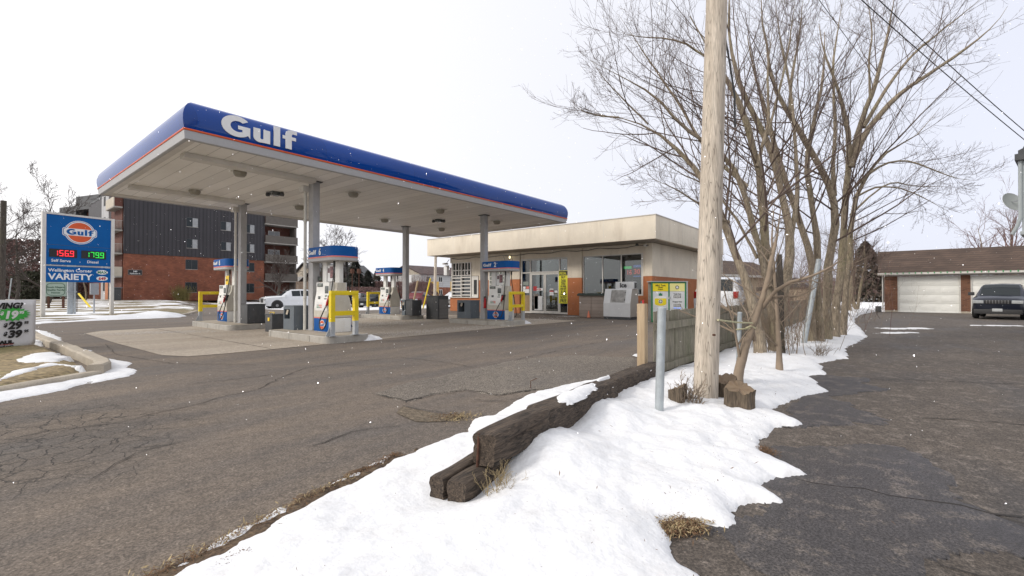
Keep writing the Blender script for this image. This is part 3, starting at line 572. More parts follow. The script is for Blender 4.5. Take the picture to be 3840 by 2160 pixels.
mb = MB(); ring(mb, [(.03, 4.995), (-.012, 4.985), (-.02, 4.965), (-.012, 4.945), (.03, 4.935)], 'orange'); wb(mb, 'stripe', can, smooth=True)
mb = MB(); ring(mb, [(.03, 4.95), (.0, 4.94), (.02, 4.76), (.045, 4.745), (.10, 4.745), (.10, 4.78)], 'skirt'); wb(mb, 'skirt', can)
mb = MB(); ring(mb, [(.10, 4.78), (.11, 4.76), (.30, 4.80), (.32, 4.84)], 'beam'); wb(mb, 'gutter', can)
wb(MB().box(X0 + .28, X1 - .28, Y0 + .28, Y1 - .28, 4.83, 4.87, 'soffit'), 'soffit', can)
wb(MB().box(X0 + .3, X1 - .3, Y0 + .3, Y1 - .3, 5.45, 5.5, 'roofmet'), 'roof', can)
for y in (13.45, 18.75):
    for (a, b) in ((3.6, 6.97), (7.33, 14.82), (15.18, 18.5)):
        if a < 7 : wb(MB().box(a, b, y - .17, y + .17, 4.70, 4.828, 'beam', .01), 'beam', can)
for x in (7.15, 15.0):
    for y in (13.75, 19.3):
        c = wb(MB().box(x - .11, x + .11, y - .14, y + .14, .2, 4.83, 'column', .012), 'column', can, smooth=True)
        MB().box(x - .17, x + .17, y - .2, y + .2, 4.80, 4.828, 'char').build('collar', None, c); MB().box(x - .15, x + .15, y - .18, y + .18, .2, .215, 'greyleg').build('base_plate', None, c)
    y = 13.75
for (x, y) in ((6.98, 13.98), (6.98, 19.5)):
    pp = MB().tube([(x, y, .2), (x, y, 4.6)], .045, 10, 'pipe').box(x - .12, x + .1, y - .1, y + .16, 4.5, 4.7, 'beam', .01)
    for z in (1.2, 2.4, 3.6): pp.tube([(x, y, z - .03), (x, y, z + .03)], .055, 10, 'pipe')
    wb(pp, 'conduit', can, smooth=True)
for (x, y) in ((5.15, 14.1), (5.15, 17.9), (8.72, 14.1), (8.72, 17.95), (12.8, 14.2), (12.8, 18.05), (16.5, 14.3), (16.5, 18.2)):
    l = wb(MB().box(x - .17, x + .17, y - .22, y + .22, 4.80, 4.828, 'beam', .01), 'light_fitting', can, smooth=True)
    MB().lathe([(.165, 4.80), (.175, 4.77), (.16, 4.70), (.12, 4.655), (.02, 4.64)], (x, y, 0), 16, M('lamp_lens', (.30, .28, .23), .4, .1) if 'lens' not in MT else 'lens').build('lens', None, l, smooth=True)
    if 'lens' not in MT: MT['lens'] = bpy.data.materials['lamp_lens']
for (x, y) in ((7.0, 16.15), (14.5, 16.2)):
    c = wb(MB().box(x - .14, x + .14, y - .12, y + .12, 4.70, 4.828, 'screen', .01), 'camera_box', can, smooth=True)
    for s in (-1, 1):
        MB().lathe([(.06, -.06), (.075, 0), (.05, .07)], (x + s * .15, y - s * .2, 4.74), 12, 'char').build('camera', None, c, smooth=True)
# ================================================================== ISLANDS
def island(x0, x1, y0, y1, label):
    t = thing('pump_island', label, 'pump island', ((x0 + x1) / 2, (y0 + y1) / 2, 0), 0, 'kerbed islands under the fuel pumps')
    def rr_(i, r): 
        p = []
        for (cx, cy, a) in ((x1 - i - r, y1 - i - r, 0), (x0 + i + r, y1 - i - r, 90), (x0 + i + r, y0 + i + r, 180), (x1 - i - r, y0 + i + r, 270)):
            p += [(cx + r * math.cos(R(a + k * 15)), cy + r * math.sin(R(a + k * 15))) for k in range(7)]
        return p
    mb = MB(); A = rr_(0, .25); B = rr_(.012, .24); n = len(A)
    vs = [(x, y, -.02) for x, y in A] + [(x, y, .175) for x, y in A] + [(x, y, .19) for x, y in B]
    mb.add(vs, [(k, (k + 1) % n, n + (k + 1) % n, n + k) for k in range(n)] + [(n + k, n + (k + 1) % n, 2 * n + (k + 1) % n, 2 * n + k) for k in range(n)], 'steeledge')
    mb.add([(x, y, .19) for x, y in B], [tuple(range(n))], 'steeledge')
    wb(mb, 'edging', t, smooth=True)
    mb = MB(); C = rr_(.05, .21); mb.add([(x, y, .195) for x, y in C], [tuple(range(n))], 'concrete'); wb(mb, 'slab', t)
    for y in np.arange(y0 + .9, y1 - .3, 1.2): wb(MB().box(x0 - .004, x0 + .01, y - .004, y + .004, .0, .17, 'crack'), 'joint', t)
    return t
ISL = [(6.25, 7.62, 11.35, 15.0), (6.25, 7.8, 18.05, 22.1), (14.2, 15.75, 11.9, 15.3), (14.2, 15.75, 18.6, 22.3)]
for a, l in zip(ISL, ('nearest concrete pump island, in front under the pump numbered 6', 'far left concrete pump island under the pump numbered 8', 'concrete pump island nearest the shop door, under the pump numbered 2', 'concrete pump island at the back under the pump numbered 4')): island(*a, l)
# ================================================================== PUMPS
def make_pump():
    t = thing('fuel_pump', '', 'fuel pump', (0, 0, 0), 0, 'fuel pumps under the canopy')
    W, H2 = .50, .31
    b = MB(); b.box(-H2, H2, -W, W, 0, .42, 'pumpwhite', .012); b.build('base', None, t, smooth=True)
    for s in (-1, 1):
        f = MB(); f.box(min(s * H2, s * (H2 + .012)), max(s * H2, s * (H2 + .012)), -W + .004, W - .004, .015, .40, 'hoodblue', .004)
        f.build('front_panel', None, t, smooth=True)
        f = MB(); f.box(min(s * H2, s * (H2 + .016)), max(s * H2, s * (H2 + .016)), -W + .002, W - .002, .402, .432, 'pink'); f.build('stripe', None, t)
        T = frameT((s * (H2 + .018), 0 * s, .21), (0, -s * -1 if False else -s, 0) if s < 0 else (0, 1, 0), (0, 0, 1))
        if s < 0: T = frameT((-(H2 + .014), 0, .215), (0, -1, 0), (0, 0, 1))
        else: T = frameT((H2 + .014, 0, .215), (0, 1, 0), (0, 0, 1))
        m_ = MB(); roundel(m_, T, .135); m_.build('emblem', None, t)
    prof = [(H2 + .01, .435), (H2 + .015, .60), (H2 + .01, .72), (.295, .86), (.26, 1.0), (.20, 1.12), (.155, 1.22), (.135, 1.34), (.13, 1.46)]
    pts = prof + [(-x, z) for x, z in reversed(prof)]
    c = MB(); c.prism(pts, 'y', -W, W, 'pumpbeige'); c.build('cabinet', None, t, smooth=True)
    for s in (-1, 1):       # front console: bulging lower door, recessed bay and display head
        q = MB()
        fr = [(.30, .60), (.335, .63), (.350, .72), (.345, .86), (.325, 1.0), (.30, 1.10), (.285, 1.20), (.285, 1.47), (.12, 1.47), (.12, .60)]
        T = Matrix.Scale(s, 4, Vector((1, 0, 0)))
        pr = [(x * s, z) for x, z in fr]
        if s < 0: pr = pr[::-1]
        a, b_ = (-.49, .22) if False else (-.33, .47)
        q.prism(pr, 'y', -.30, .42, 'pumpwhite'); q.build('console', None, t, smooth=True)
        q = MB(); X = lambda v: v * s
        def panel(y0, y1, z0, z1, x, m, th=.012):
            q.box(min(X(x - .05), X(x + th)), max(X(x - .05), X(x + th)), y0, y1, z0, z1, m, .003)
        panel(.05, .36, 1.34, 1.445, .285, 'screen'); panel(.10, .28, 1.36, 1.425, .290, 'lcd')
        q.build('display', None, t, smooth=True)
        q = MB(); panel(-.27, -.08, 1.14, 1.36, .285, 'screen'); panel(-.22, -.12, 1.02, 1.10, .305, 'lcd'); panel(-.24, -.1, .94, 1.0, .318, 'screen')
        for k in range(5): panel(-.24 , -.12, 1.17 + k * .034, 1.175 + k * .034, .2985, 'lcd', .001)
        q.build('card_reader', None, t, smooth=True)
        q = MB(); panel(.06, .30, .93, 1.08, .31, 'pumpwhite'); panel(.12, .24, .97, 1.06, .322, 'screen'); q.build('slot_panel', None, t, smooth=True)
        q = MB(); panel(-.02, .30, .70, .88, .338, 'letter')
        cl = ['orange', 'green', 'red', 'lcd', 'screen', 'orange', 'lcd', 'green']
        for i in range(4):
            for j in range(3): panel(.0 + i * .074, .06 + i * .074, .71 + j * .056, .755 + j * .056, .3505 - j * .0022, cl[(i * 3 + j * 5) % 8], .002)
        q.build('grade_buttons', None, t)
    for y in (.36, -.36):
        MB().box(-.065, .065, y - .12, y + .12, 1.45, 2.1, 'pumpwhite', .012).build('post', None, t, smooth=True)
    # hood: a box with rounded ends, blue over a coral line over grey
    def st(i, r=.30, hx=.44, hy=.86):
        p = []
        for (cx, cy, a) in ((hx - r, hy - r, 0), (-hx + r, hy - r, 90), (-hx + r, -hy + r, 180), (hx - r, -hy + r, 270)):
            rr_ = r - i; p += [(cx + rr_ * math.cos(R(a + k * 11.25)), cy + rr_ * math.sin(R(a + k * 11.25))) for k in range(9)]
        return p
    def band(mb, levels, m, top=False, bot=False):
        A = [st(i) for i, z in levels]; n = len(A[0]); vs = []
        for pl, (i, z) in zip(A, levels): vs += [(x, y, z) for x, y in pl]
        fs = [(a * n + k, a * n + (k + 1) % n, (a + 1) * n + (k + 1) % n, (a + 1) * n + k) for a in range(len(levels) - 1) for k in range(n)]
        if top: fs.append(tuple(range((len(levels) - 1) * n, len(levels) * n)))
        if bot: fs.append(tuple(range(n))[::-1])
        mb.add(vs, fs, m); return mb
    h = band(MB(), [(0, 2.225), (0, 2.50), (.012, 2.515)], 'hoodblue', top=True).build('hood', None, t, smooth=True)
    band(MB(), [(.0, 2.185), (-.006, 2.19), (-.006, 2.22), (0, 2.225)], 'pink').build('hood_stripe', None, h, smooth=True)
    band(MB(), [(.02, 2.09), (.0, 2.10), (0, 2.185)], 'skirt', bot=True).build('hood_skirt', None, h, smooth=True)
    for s in (-1, 1):
        q = MB(); wordmark(q, frameT((s * .443, -s * -.58 if False else (.62 if s < 0 else -.62), 2.30), (0, -1, 0) if s < 0 else (0, 1, 0), (0, 0, 1)), .125, 'letter', .006); q.build('hood_lettering', None, h)
    for s in (-1, 1):       # hoses and nozzles, one side each
        q = MB(); y = -.44; X = lambda v: v * s
        pts = [(X(.20), y, 2.10), (X(.22), y, 1.7), (X(.30), y - .02, 1.2), (X(.36), y - .05, .75), (X(.44), y - .06, .40), (X(.50), y - .02, .17), (X(.52), y + .10, .10), (X(.51), y + .24, .15), (X(.47), y + .32, .34), (X(.43), y + .22, .58), (X(.40), y + .13, .74)]
        sm = []
        for i in range(len(pts) - 1):
            p0 = Vector(pts[max(i - 1, 0)]); p1 = Vector(pts[i]); p2 = Vector(pts[i + 1]); p3 = Vector(pts[min(i + 2, len(pts) - 1)])
            for k in range(5):
                u = k / 5; sm.append(.5 * (2 * p1 + (p2 - p0) * u + (2 * p0 - 5 * p1 + 4 * p2 - p3) * u * u + (3 * p1 - p0 - 3 * p2 + p3) * u ** 3))
        sm.append(Vector(pts[-1])); q.tube(sm, .017, 8, 'black'); q.tube([(X(.20), y, 2.12), (X(.205), y, 1.92)], .032, 10, 'black'); hs_ = q.build('hose', None, t, smooth=True)
        q = MB(); q.tube([(X(.40), y + .13, .74), (X(.385), y + .10, .80)], .026, 8, 'chrome')
        q.tube([(X(.385), y + .10, .79), (X(.37), y + .07, .87), (X(.35), y + .05, .98), (X(.32), y + .04, 1.04)], [.028, .040, .042, .025], 10, 'red')
        q.tube([(X(.37), y + .02, .86), (X(.40), y - .01, .95), (X(.37), y + .0, 1.0)], .010, 6, 'black')
        q.build('nozzle', None, t, smooth=True)
        q = MB(); q.box(min(X(.2), X(.345)), max(X(.2), X(.345)), y - .02, y + .12, .86, 1.08, 'black', .01); q.build('nozzle_holder', None, t, smooth=True)
    return t
MT['green'] = M('button_green', (.05, .28, .10), .5, .1)
MT['photo'] = M('photo_print', (.35, .16, .17), .5, .5, 9, col2=(.05, .04, .05), fine=.6, bs=30)
def hood_number(t, s_):
    h = [o for o in bpy.data.objects if o.parent == t and o.name.startswith('hood')][0]
    for s in (-1, 1):
        q = MB(); text(q, s_, frameT((s * .443, .0 if s < 0 else .0, 2.275), (0, -1, 0) if s < 0 else (0, 1, 0), (0, 0, 1)), .27, 'letter', .007, .85, 'LEFT', .006); q.build('pump_number', None, h)
def poster(t, sh=0):
    q = MB(); q.box(-.085, -.075, -.20, .14, 1.50, 1.98, 'letter'); q.box(-.089, -.085, -.185, .0, 1.60, 1.95, 'photo'); q.box(-.089, -.085, .02, .125, 1.76, 1.90, 'photo'); q.build('poster', None, t)
base = make_pump(); base['label'] = 'white fuel pump numbered 6 on its blue hood, nearest, behind the yellow rail'
LOC = [(7.27, 12.85, .195), (7.27, 20.75, .195), (15.12, 12.88, .195), (15.12, 20.85, .195)]
p8 = dup(base, LOC[1], 0, 'white fuel pump numbered 8 at the far left, with a yellow diesel notice')
p2 = dup(base, LOC[2], 0, 'white fuel pump numbered 2 on its hood, in front of the shop door')
p4 = dup(base, LOC[3], 0, 'white fuel pump numbered 4 on its hood, at the back beside the dark bins')
base.location = LOC[0]
for t, n_ in ((base, '6'), (p8, '8'), (p2, '2'), (p4, '4')): hood_number(t, n_)
poster(base); poster(p2)
MT['dyellow'] = M('diesel_yellow', (.80, .55, .03), .5, .05)
q = MB(); q.box(-.15, -.14, -.22, .16, 1.50, 1.86, 'dyellow'); text(q, 'DIESEL', frameT((-.151, .13, 1.64), (0, -1, 0), (0, 0, 1)), .11, 'black', .003, .75, depth=.002); q.build('diesel_notice', None, p8)
# ================================================================== GUARD RAILS
def rail(x0, x1, y, label, gr='yellow guard rails beside the pumps'):
    t = thing('guard_rail', label, 'guard rail', ((x0 + x1) / 2, y, .195), 0, gr)
    s = .06; z1 = 1.41; zy = .58
    f = MB()
    for x in (x0, x1): f.box(x - s, x + s, y - s, y + s, zy, z1 - 2 * s, 'yellow')
    f.box(x0 - s, x1 + s, y - s - .001, y + s + .001, z1 - 2 * s, z1, 'yellow', .008); f.box(x0 + s, x1 - s, y - s + .004, y + s - .004, .74, .86, 'yellow')
    wb(f, 'frame', t, smooth=True)
    for x, k in ((x0, -1), (x1, 1)):
        l = MB(); l.box(x - s + .002, x + s - .002, y - s + .002, y + s - .002, .2, zy, 'greyleg')
        l.prism([(x + k * (-s) * 0 - s, .2), (x - s - .12, .2), (x - s, .46)][::-1], 'y', y - .008, y + .008, 'greyleg') if k < 0 else None
        l.box(x - .1, x + .1, y - .1, y + .1, .197, .21, 'greyleg'); wb(l, 'leg', t)
    return t
rail(6.42, 7.12, 11.38, 'yellow steel guard rail at the end of the nearest island, before pump 6')
rail(14.75, 15.6, 12.02, 'yellow steel guard rail by pump 2 in front of the shop door')
rail(6.55, 7.35, 21.95, 'yellow steel guard rail at the far left, behind pump 8')
rail(14.6, 15.4, 22.1, 'yellow steel guard rail at the back, behind pump 4')
# ================================================================== BINS AND SERVICE BOXES
def bin_window(x0, x1, y0, y1, z0, z1, m, label, wy=(.25, .75), wz=(.45, .85), paper=True, gr='dark service units with towel openings'):
    t = thing('service_unit', label, 'service unit', ((x0 + x1) / 2, (y0 + y1) / 2, z0), 0, gr); h = z1 - z0; d = y1 - y0
    ya, yb = y0 + wy[0] * d, y0 + wy[1] * d; za, zb = z0 + wz[0] * h, z0 + wz[1] * h
    b = MB()
    b.box(x0, x1, y0, ya, z0, z1 - .03, m); b.box(x0, x1, yb, y1, z0, z1 - .03, m); b.box(x0, x1, ya, yb, z0, za, m); b.box(x0, x1, ya, yb, zb, z1 - .03, m); b.box(x1 - .04, x1 - .002, ya, yb, za, zb, 'darkin')
    wb(b, 'housing', t); wb(MB().box(x0 - .012, x1 + .012, y0 - .012, y1 + .012, z1 - .03, z1, m, .008), 'lid', t, smooth=True)
    if paper:
        q = MB(); ym = (ya + yb) / 2; q.add([(x0 + .02, ym - .06, zb - .02), (x0 + .02, ym + .06, zb - .02), (x0 - .01, ym + .07, zb - .16), (x0 - .01, ym - .05, zb - .17), (x0 + .06, ym, zb - .1)], [(0, 1, 2, 3), (0, 3, 4), (1, 4, 2)], 'concrete'); wb(q, 'paper_towel', t)
    return t
bin_window(6.72, 7.3, 14.15, 14.85, .195, .95, 'slate', 'slate grey towel unit beside pump 6 with paper hanging in its opening', (.38, .92))
bin_window(14.75, 15.35, 14.35, 15.2, .195, 1.02, 'slate', 'slate grey towel unit on the shop-side island beside pump 2', (.45, .9), (.35, .86))
bin_window(14.72, 15.3, 19.0, 19.24, .195, 1.0, 'slate', 'narrow grey towel unit beside the column of pump 4', (.2, .9), (.3, .86))
def dark_bin(x0, x1, y0, y1, z0, z1, label, panel=True, m='char', gr='dark boxes standing about the forecourt'):
    t = thing('waste_bin', label, 'bin', ((x0 + x1) / 2, (y0 + y1) / 2, z0), 0, gr)
    wb(MB().box(x0, x1, y0, y1, z0, z1, m, .01), 'body', t, smooth=True)
    if panel:
        wb(MB().box(x0 + .05, x1 - .05, y0 - .012, y0 + .01, z0 + .05, z1 - .06, m, .006), 'side_panel', t, smooth=True)
    wb(MB().box(x0 - .014, x1 + .014, y0 - .02, y1 + .014, z1 - .025, z1 + .004, m, .006), 'lid', t, smooth=True)
    return t
dark_bin(6.98, 7.62, 18.35, 18.95, .195, .93, 'black square bin on the far left island in front of its column')
dark_bin(14.75, 15.35, 18.45, 18.98, .195, .98, 'black panelled bin on the back island beside the narrow grey towel unit')
t = dark_bin(6.95, 7.5, 16.2, 16.75, .0, .62, 'low charcoal bin on the concrete between the two left islands, with a brass handle', False)
q = MB(); q.tube([(7.05, 16.3, .62), (7.07, 16.3, .68), (7.07, 16.62, .68), (7.05, 16.62, .62)], .012, 6, 'dyellow'); wb(q, 'handle', t, smooth=True)
wb(MB().box(6.93, 6.95, 16.38, 16.5, .38, .50, 'dyellow'), 'sticker', t)
# tall roller-front oil cabinet
t = thing('display_cabinet', 'tall charcoal cabinet with a grey roller shutter, standing on the pavement by the shop', 'cabinet', (15.95, 17.9, 0))
ca_ = MB(); ca_.box(15.58, 16.3, 17.45, 18.35, 0, 1.18, 'char', .008); wb(ca_, 'body', t, smooth=True)
MT['shut'] = seams(M('shutter_grey', (.20, .195, .19), .6, .1, 3), 'z', .045, .25, .55)
wb(MB().box(15.66, 16.26, 17.43, 17.455, .04, 1.02, 'shut'), 'shutter', t); wb(MB().box(15.56, 16.32, 17.42, 18.37, 1.18, 1.21, 'char', .006), 'lid', t, smooth=True)
# extinguisher on column 2
t = thing('fire_extinguisher', 'red fire extinguisher hanging on the column between pump 2 and its towel unit', 'extinguisher', (14.86, 13.55, .75))
wb(MB().lathe([(.05, .68), (.065, .70), (.065, 1.08), (.03, 1.13), (.02, 1.16)], (14.85, 13.56, 0), 12, 'red'), 'cylinder', t, smooth=True)
wb(MB().tube([(14.85, 13.56, 1.15), (14.78, 13.56, 1.19), (14.77, 13.56, .95)], .012, 6, 'black').box(14.82, 14.88, 13.53, 13.6, 1.15, 1.2, 'black'), 'valve', t)
t = thing('switch_box', 'small grey switch box fixed to the nearest column beside pump 6', 'switch box', (7.03, 13.62, 1.75))
wb(MB().box(7.2, 7.28, 13.54, 13.612, 1.72, 1.86, 'screen', .006), 'housing', t, smooth=True); wb(MB().box(7.215, 7.265, 13.53, 13.54, 1.75, 1.83, 'lcd'), 'cover', t)
# ================================================================== SHOP
WX, FX = 24.0, 22.2; WL, WR = 25.5, 9.58; FL, FR = 26.05, 8.72; ZF0, ZF1 = 4.08, 5.28; BX = 34.6
shop = thing('corner_shop', 'low flat-roofed cream and terracotta shop with glazed door and deep fascia', 'shop', (27, 17, 0))
w_ = MB()
def wall(y0, y1, z0, z1):       # cream above 2.27, terracotta below, butted
    for a, b, m in ((z0, min(z1, 2.27), 'terra'), (max(z0, 2.27), z1, 'cream')):
        if b - a > .01: w_.box(WX, WX + .25, y0, y1, a, b, m)
wall(WR + .4, 10.15, 0, ZF0); wall(13.95, 14.95, 0, ZF0); wall(18.66, 19.5, 0, ZF0); wall(19.5, 22.5, 0, ZF0)
for (a, b) in ((10.15, 13.95),): wall(a, b, 0, 1.2); wall(a, b, 3.56, ZF0)
w_.box(WX, WX + .25, 14.95, 18.66, 3.6, ZF0, 'cream')
w_.box(WX, WX + .25, 22.5, 25.5, 0, 1.0, 'terra'); w_.box(WX, WX + .25, 22.5, 25.5, 3.61, ZF0, 'cream'); w_.box(WX, WX + .25, 22.5, 23.3, 2.6, 3.61, 'cream'); 
# side wall (faces the fence)
w_.box(WX + .25, BX - .4, WR, WR + .25, 0, 2.27, 'terra'); w_.box(WX + .25, BX - .4, WR, WR + .25, 2.27, ZF0, 'cream')
w_.box(WX + .25, BX - .4, WL - .25, WL, 0, ZF0, 'cream'); w_.box(BX - .4, BX - .15, WR, WL, 0, ZF0, 'cream'); wb(w_, 'wall', shop)
for (a, b, c) in ((WR, 9.99, .12), (13.95, 14.95, .12), (18.7, 19.45, .10)):
    p = MB(); p.box(WX - c, WX - .002 if a > 10 else WX + .25, a, b, 0, 2.268, 'terra', .01); p.box(WX - c, WX - .002 if a > 10 else WX + .25, a, b, 2.272, ZF0, 'cream', .01); wb(p, 'pilaster', shop, smooth=True)
f = MB(); f.box(FX, FX + .2, FR, FL, ZF0, ZF1, 'cream', .01); wb(f, 'fascia', shop, smooth=True)
f = MB(); f.box(FX + .2, BX, FR, FR + .2, ZF0, ZF1, 'cream', .01); wb(f, 'side_fascia', shop, smooth=True)
wb(MB().box(BX, BX + .2, FR, FL, ZF0, ZF1, 'cream'), 'rear_fascia', shop)
wb(MB().box(FX + .2, BX, FL - .2, FL, ZF0, ZF1, 'cream'), 'far_fascia', shop)
wb(MB().box(FX - .03, BX + .23, FR - .03, FL + .03, ZF1, ZF1 + .04, 'frame'), 'coping', shop)
k = MB()
for y in np.arange(FR + 2.9, FL, 2.9): k.box(FX - .004, FX + .01, y - .006, y + .006, ZF0 + .01, ZF1 - .01, 'beam')
for x in (26.2, 30.2): k.box(x - .006, x + .006, FR - .004, FR + .01, ZF0 + .01, ZF1 - .01, 'beam')
wb(k, 'panel_joint', shop)
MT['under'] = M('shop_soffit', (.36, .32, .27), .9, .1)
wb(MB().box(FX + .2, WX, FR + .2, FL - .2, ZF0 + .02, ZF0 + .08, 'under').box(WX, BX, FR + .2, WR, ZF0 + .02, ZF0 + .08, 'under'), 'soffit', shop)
MT['floor'] = M('shop_floor', (.25, .22, .2), .6, .1); MT['inwall'] = M('shop_interior_wall', (.30, .28, .25), .9, .2, 1.5)
wb(MB().box(WX + .25, BX - .4, WR + .25, WL - .25, .01, .03, 'floor').box(29.5, 29.6, WR + .25, WL - .25, .03, 3.6, 'inwall').box(WX + .25, 29.5, WR + .25, WL - .25, 3.62, 3.66, 'inwall'), 'interior', shop)
# real shelves and stock inside that show through the glass
st = MB(); rr = random.Random(5); stock = [M('stock_%s' % n_, c, .5, .2) for n_, c in (('red', (.35, .05, .04)), ('blue', (.05, .15, .4)), ('white', (.5, .5, .48)), ('tan', (.32, .22, .12)), ('yellow', (.5, .38, .05)), ('black', (.03, .03, .03)), ('green', (.06, .2, .08)))]
for y in np.arange(10.3, 18.5, .34):
    for z in (.1, .55, 1.0, 1.45):
        if rr.random() < .85: st.box(25.6, 25.9, y, y + rr.uniform(.18, .3), z, z + rr.uniform(.2, .4), rr.choice(stock))
wb(st, 'shelf_stock', shop); st = MB()
for z in (.06, .51, .96, 1.41): st.box(25.55, 25.95, 10.2, 18.5, z, z + .03, 'char')
wb(st, 'shelf', shop)
def glass_mat():
    m = bpy.data.materials.new('shop_glass'); m.use_nodes = True; n = m.node_tree.nodes; L = m.node_tree.links; n.clear()
    o_ = n.new('ShaderNodeOutputMaterial'); g = n.new('ShaderNodeBsdfGlossy'); g.inputs['Roughness'].default_value = .02; g.inputs['Color'].default_value = (.9, .93, .95, 1)
    t_ = n.new('ShaderNodeBsdfTransparent'); t_.inputs['Color'].default_value = (.42, .46, .46, 1); mi = n.new('ShaderNodeMixShader')
    fz = n.new('ShaderNodeFresnel'); fz.inputs['IOR'].default_value = 1.7; ad = n.new('ShaderNodeMath'); ad.inputs[1].default_value = .03; L.new(fz.outputs[0], ad.inputs[0])
    L.new(ad.outputs[0], mi.inputs[0]); L.new(t_.outputs[0], mi.inputs[1]); L.new(g.outputs[0], mi.inputs[2]); L.new(mi.outputs[0], o_.inputs[0]); return m
MT['glass'] = glass_mat()
# front door and its lights
df = MB(); X = WX + .06; fb = lambda y0, y1, z0, z1, d=.07: df.box(X - d, X + .02, y0, y1, z0, z1, 'frame')
fb(14.952, 18.66, 3.48, 3.6); fb(18.56, 18.66, .03, 3.48); fb(14.952, 15.04, .03, 3.48)
fb(17.84, 17.92, .03, 3.48, .075); fb(15.55, 15.63, .03, 3.48, .075); fb(15.63, 17.84, 2.64, 2.74); fb(15.04, 15.55, 2.64, 2.72, .06); fb(17.92, 18.56, 2.64, 2.72, .06); fb(15.04, 15.55, .03, .14, .06); fb(17.92, 18.56, .03, .14, .06)
wb(df, 'door_frame', shop)
tf = MB()
for (a, b, c, d) in ((15.04, 15.55, 2.72, 3.48), (15.63, 17.84, 2.74, 3.48), (17.92, 18.56, 2.72, 3.48), (15.04, 15.55, .14, 2.64), (17.92, 18.56, .14, 2.64)): tf.box(X - .03, X - .02, a, b, c, d, 'glass')
wb(tf, 'transom_glass', shop)
for (a, b, hd) in ((15.64, 16.72, 16.62), (16.74, 17.83, 16.84)):
    d = MB(); x = X - .07
    d.box(x, x + .05, a, a + .08, .04, 2.63, 'frame'); d.box(x, x + .05, b - .08, b, .04, 2.63, 'frame'); d.box(x, x + .05, a + .08, b - .08, 2.53, 2.63, 'frame'); d.box(x, x + .05, a + .08, b - .08, .04, .20, 'frame')
    dd = wb(d, 'door', shop); 
    MB().box(x + .02, x + .03, a + .08, b - .08, .20, 2.53, 'glass').build('door_glass', None, dd)
    MB().tube([(x, hd, 1.05), (x - .06, hd, 1.08), (x - .06, hd, 1.38), (x, hd, 1.41)], .014, 8, 'chrome').build('handle', None, dd, smooth=True)
    s = MB(); x -= .002
    if a < 16: s.box(x + .01, x + .018, a + .42, a + .72, 1.20, 1.62, 'letter'); s.box(x + .004, x + .01, a + .42, a + .72, 1.42, 1.5, 'red'); s.box(x + .01, x + .018, a + .12, a + .34, 1.1, 1.3, 'lcd'); s.box(x + .01, x + .018, a + .12, a + .34, 1.35, 1.5, 'letter'); text(s, 'U-HAUL', frameT((x + .002, a + .70, 1.51), (0, -1, 0), (0, 0, 1)), .08, 'black', .002)
    else: s.box(x + .01, x + .018, a + .14, a + .62, 1.5, 1.66, 'letter'); text(s, 'ATM', frameT((x + .008, a + .60, 1.53), (0, -1, 0), (0, 0, 1)), .15, 'red', .004); s.box(x + .01, x + .018, a + .52, a + .86, .3, 1.3, MT['floor']); s.box(x + .01, x + .018, a + .18, a + .8, .24, 1.15, 'letter'); s.box(x + .01, x + .018, a + .62, a + .9, 1.5, 1.78, 'red')
    s.build('door_notices', None, dd)
s = MB(); x = X - .034
for (a, b, c, d, m) in ((18.0, 18.5, 1.35, 1.6, 'letter'), (18.0, 18.25, 1.62, 1.78, 'pink'), (18.3, 18.5, 1.62, 1.78, 'letter'), (18.05, 18.5, 1.85, 2.1, 'lcd'), (18.38, 18.52, 1.05, 1.4, stock[1]), (17.95, 18.5, .15, 1.2, stock[3])): s.box(x - .004, x, a, b, c, d, m)
wb(s, 'window_notices', shop)
# big shop window
wf = MB()
for (a, b, c, d) in ((10.15, 13.95, 3.50, 3.56), (10.15, 13.95, 1.2, 1.28), (13.87, 13.95, 1.28, 3.5), (10.15, 10.26, 1.28, 3.5), (12.60, 12.66, 1.28, 3.5), (11.42, 11.48, 1.28, 3.5)): wf.box(X - .05, X + .03, a, b, c, d, 'frame')
sw = wb(wf, 'window_frame', shop); g = MB()
for (a, b) in ((12.66, 13.87), (11.48, 12.60), (10.26, 11.42)): g.box(X - .02, X - .01, a, b, 1.28, 3.5, 'glass')
g.build('window_glass', None, sw)
MT['ngreen'] = M('neon_green', (.08, .9, .2), .5, 0, emit=1.0); MT['nred'] = M('neon_red', (1, .08, .05), .5, 0, emit=1.2); MT['nblue'] = M('neon_blue', (.15, .3, .9), .5, 0, emit=.6)
t = thing('lottery_display', 'lit lottery sign with green, red and blue panels hanging inside the shop window', 'lit sign', (X + .12, 10.8, 2.3))
b = MB(); b.box(X + .10, X + .14, 10.3, 10.8, 2.15, 3.0, MT['darkin']); b.box(X + .10, X + .14, 10.86, 11.4, 2.1, 2.95, MT['darkin']); wb(b, 'panel', t)
b = MB(); b.box(X + .09, X + .099, 10.9, 11.36, 2.72, 2.86, 'ngreen'); b.box(X + .09, X + .099, 10.34, 10.78, 2.78, 2.92, 'nblue'); b.box(X + .09, X + .099, 10.34, 10.78, 2.25, 2.32, 'nblue')
text(b, '30', frameT((X + .088, 10.76, 2.42), (0, -1, 0), (0, 0, 1)), .38, 'nred', .012); text(b, '15', frameT((X + .088, 11.2, 2.40), (0, -1, 0), (0, 0, 1)), .34, 'nred', .012); wb(b, 'figures', t)
# shelves/boxes at window
b = MB(); b.box(X + .3, X + .34, 12.7, 13.8, 1.3, 2.05, stock[3]); b.box(X + .3, X + .34, 11.5, 12.6, 2.35, 2.6, stock[3]); b.box(X + .25, X + .3, 10.3, 11.4, 1.3, 1.7, stock[3]); wb(b, 'window_display', shop)
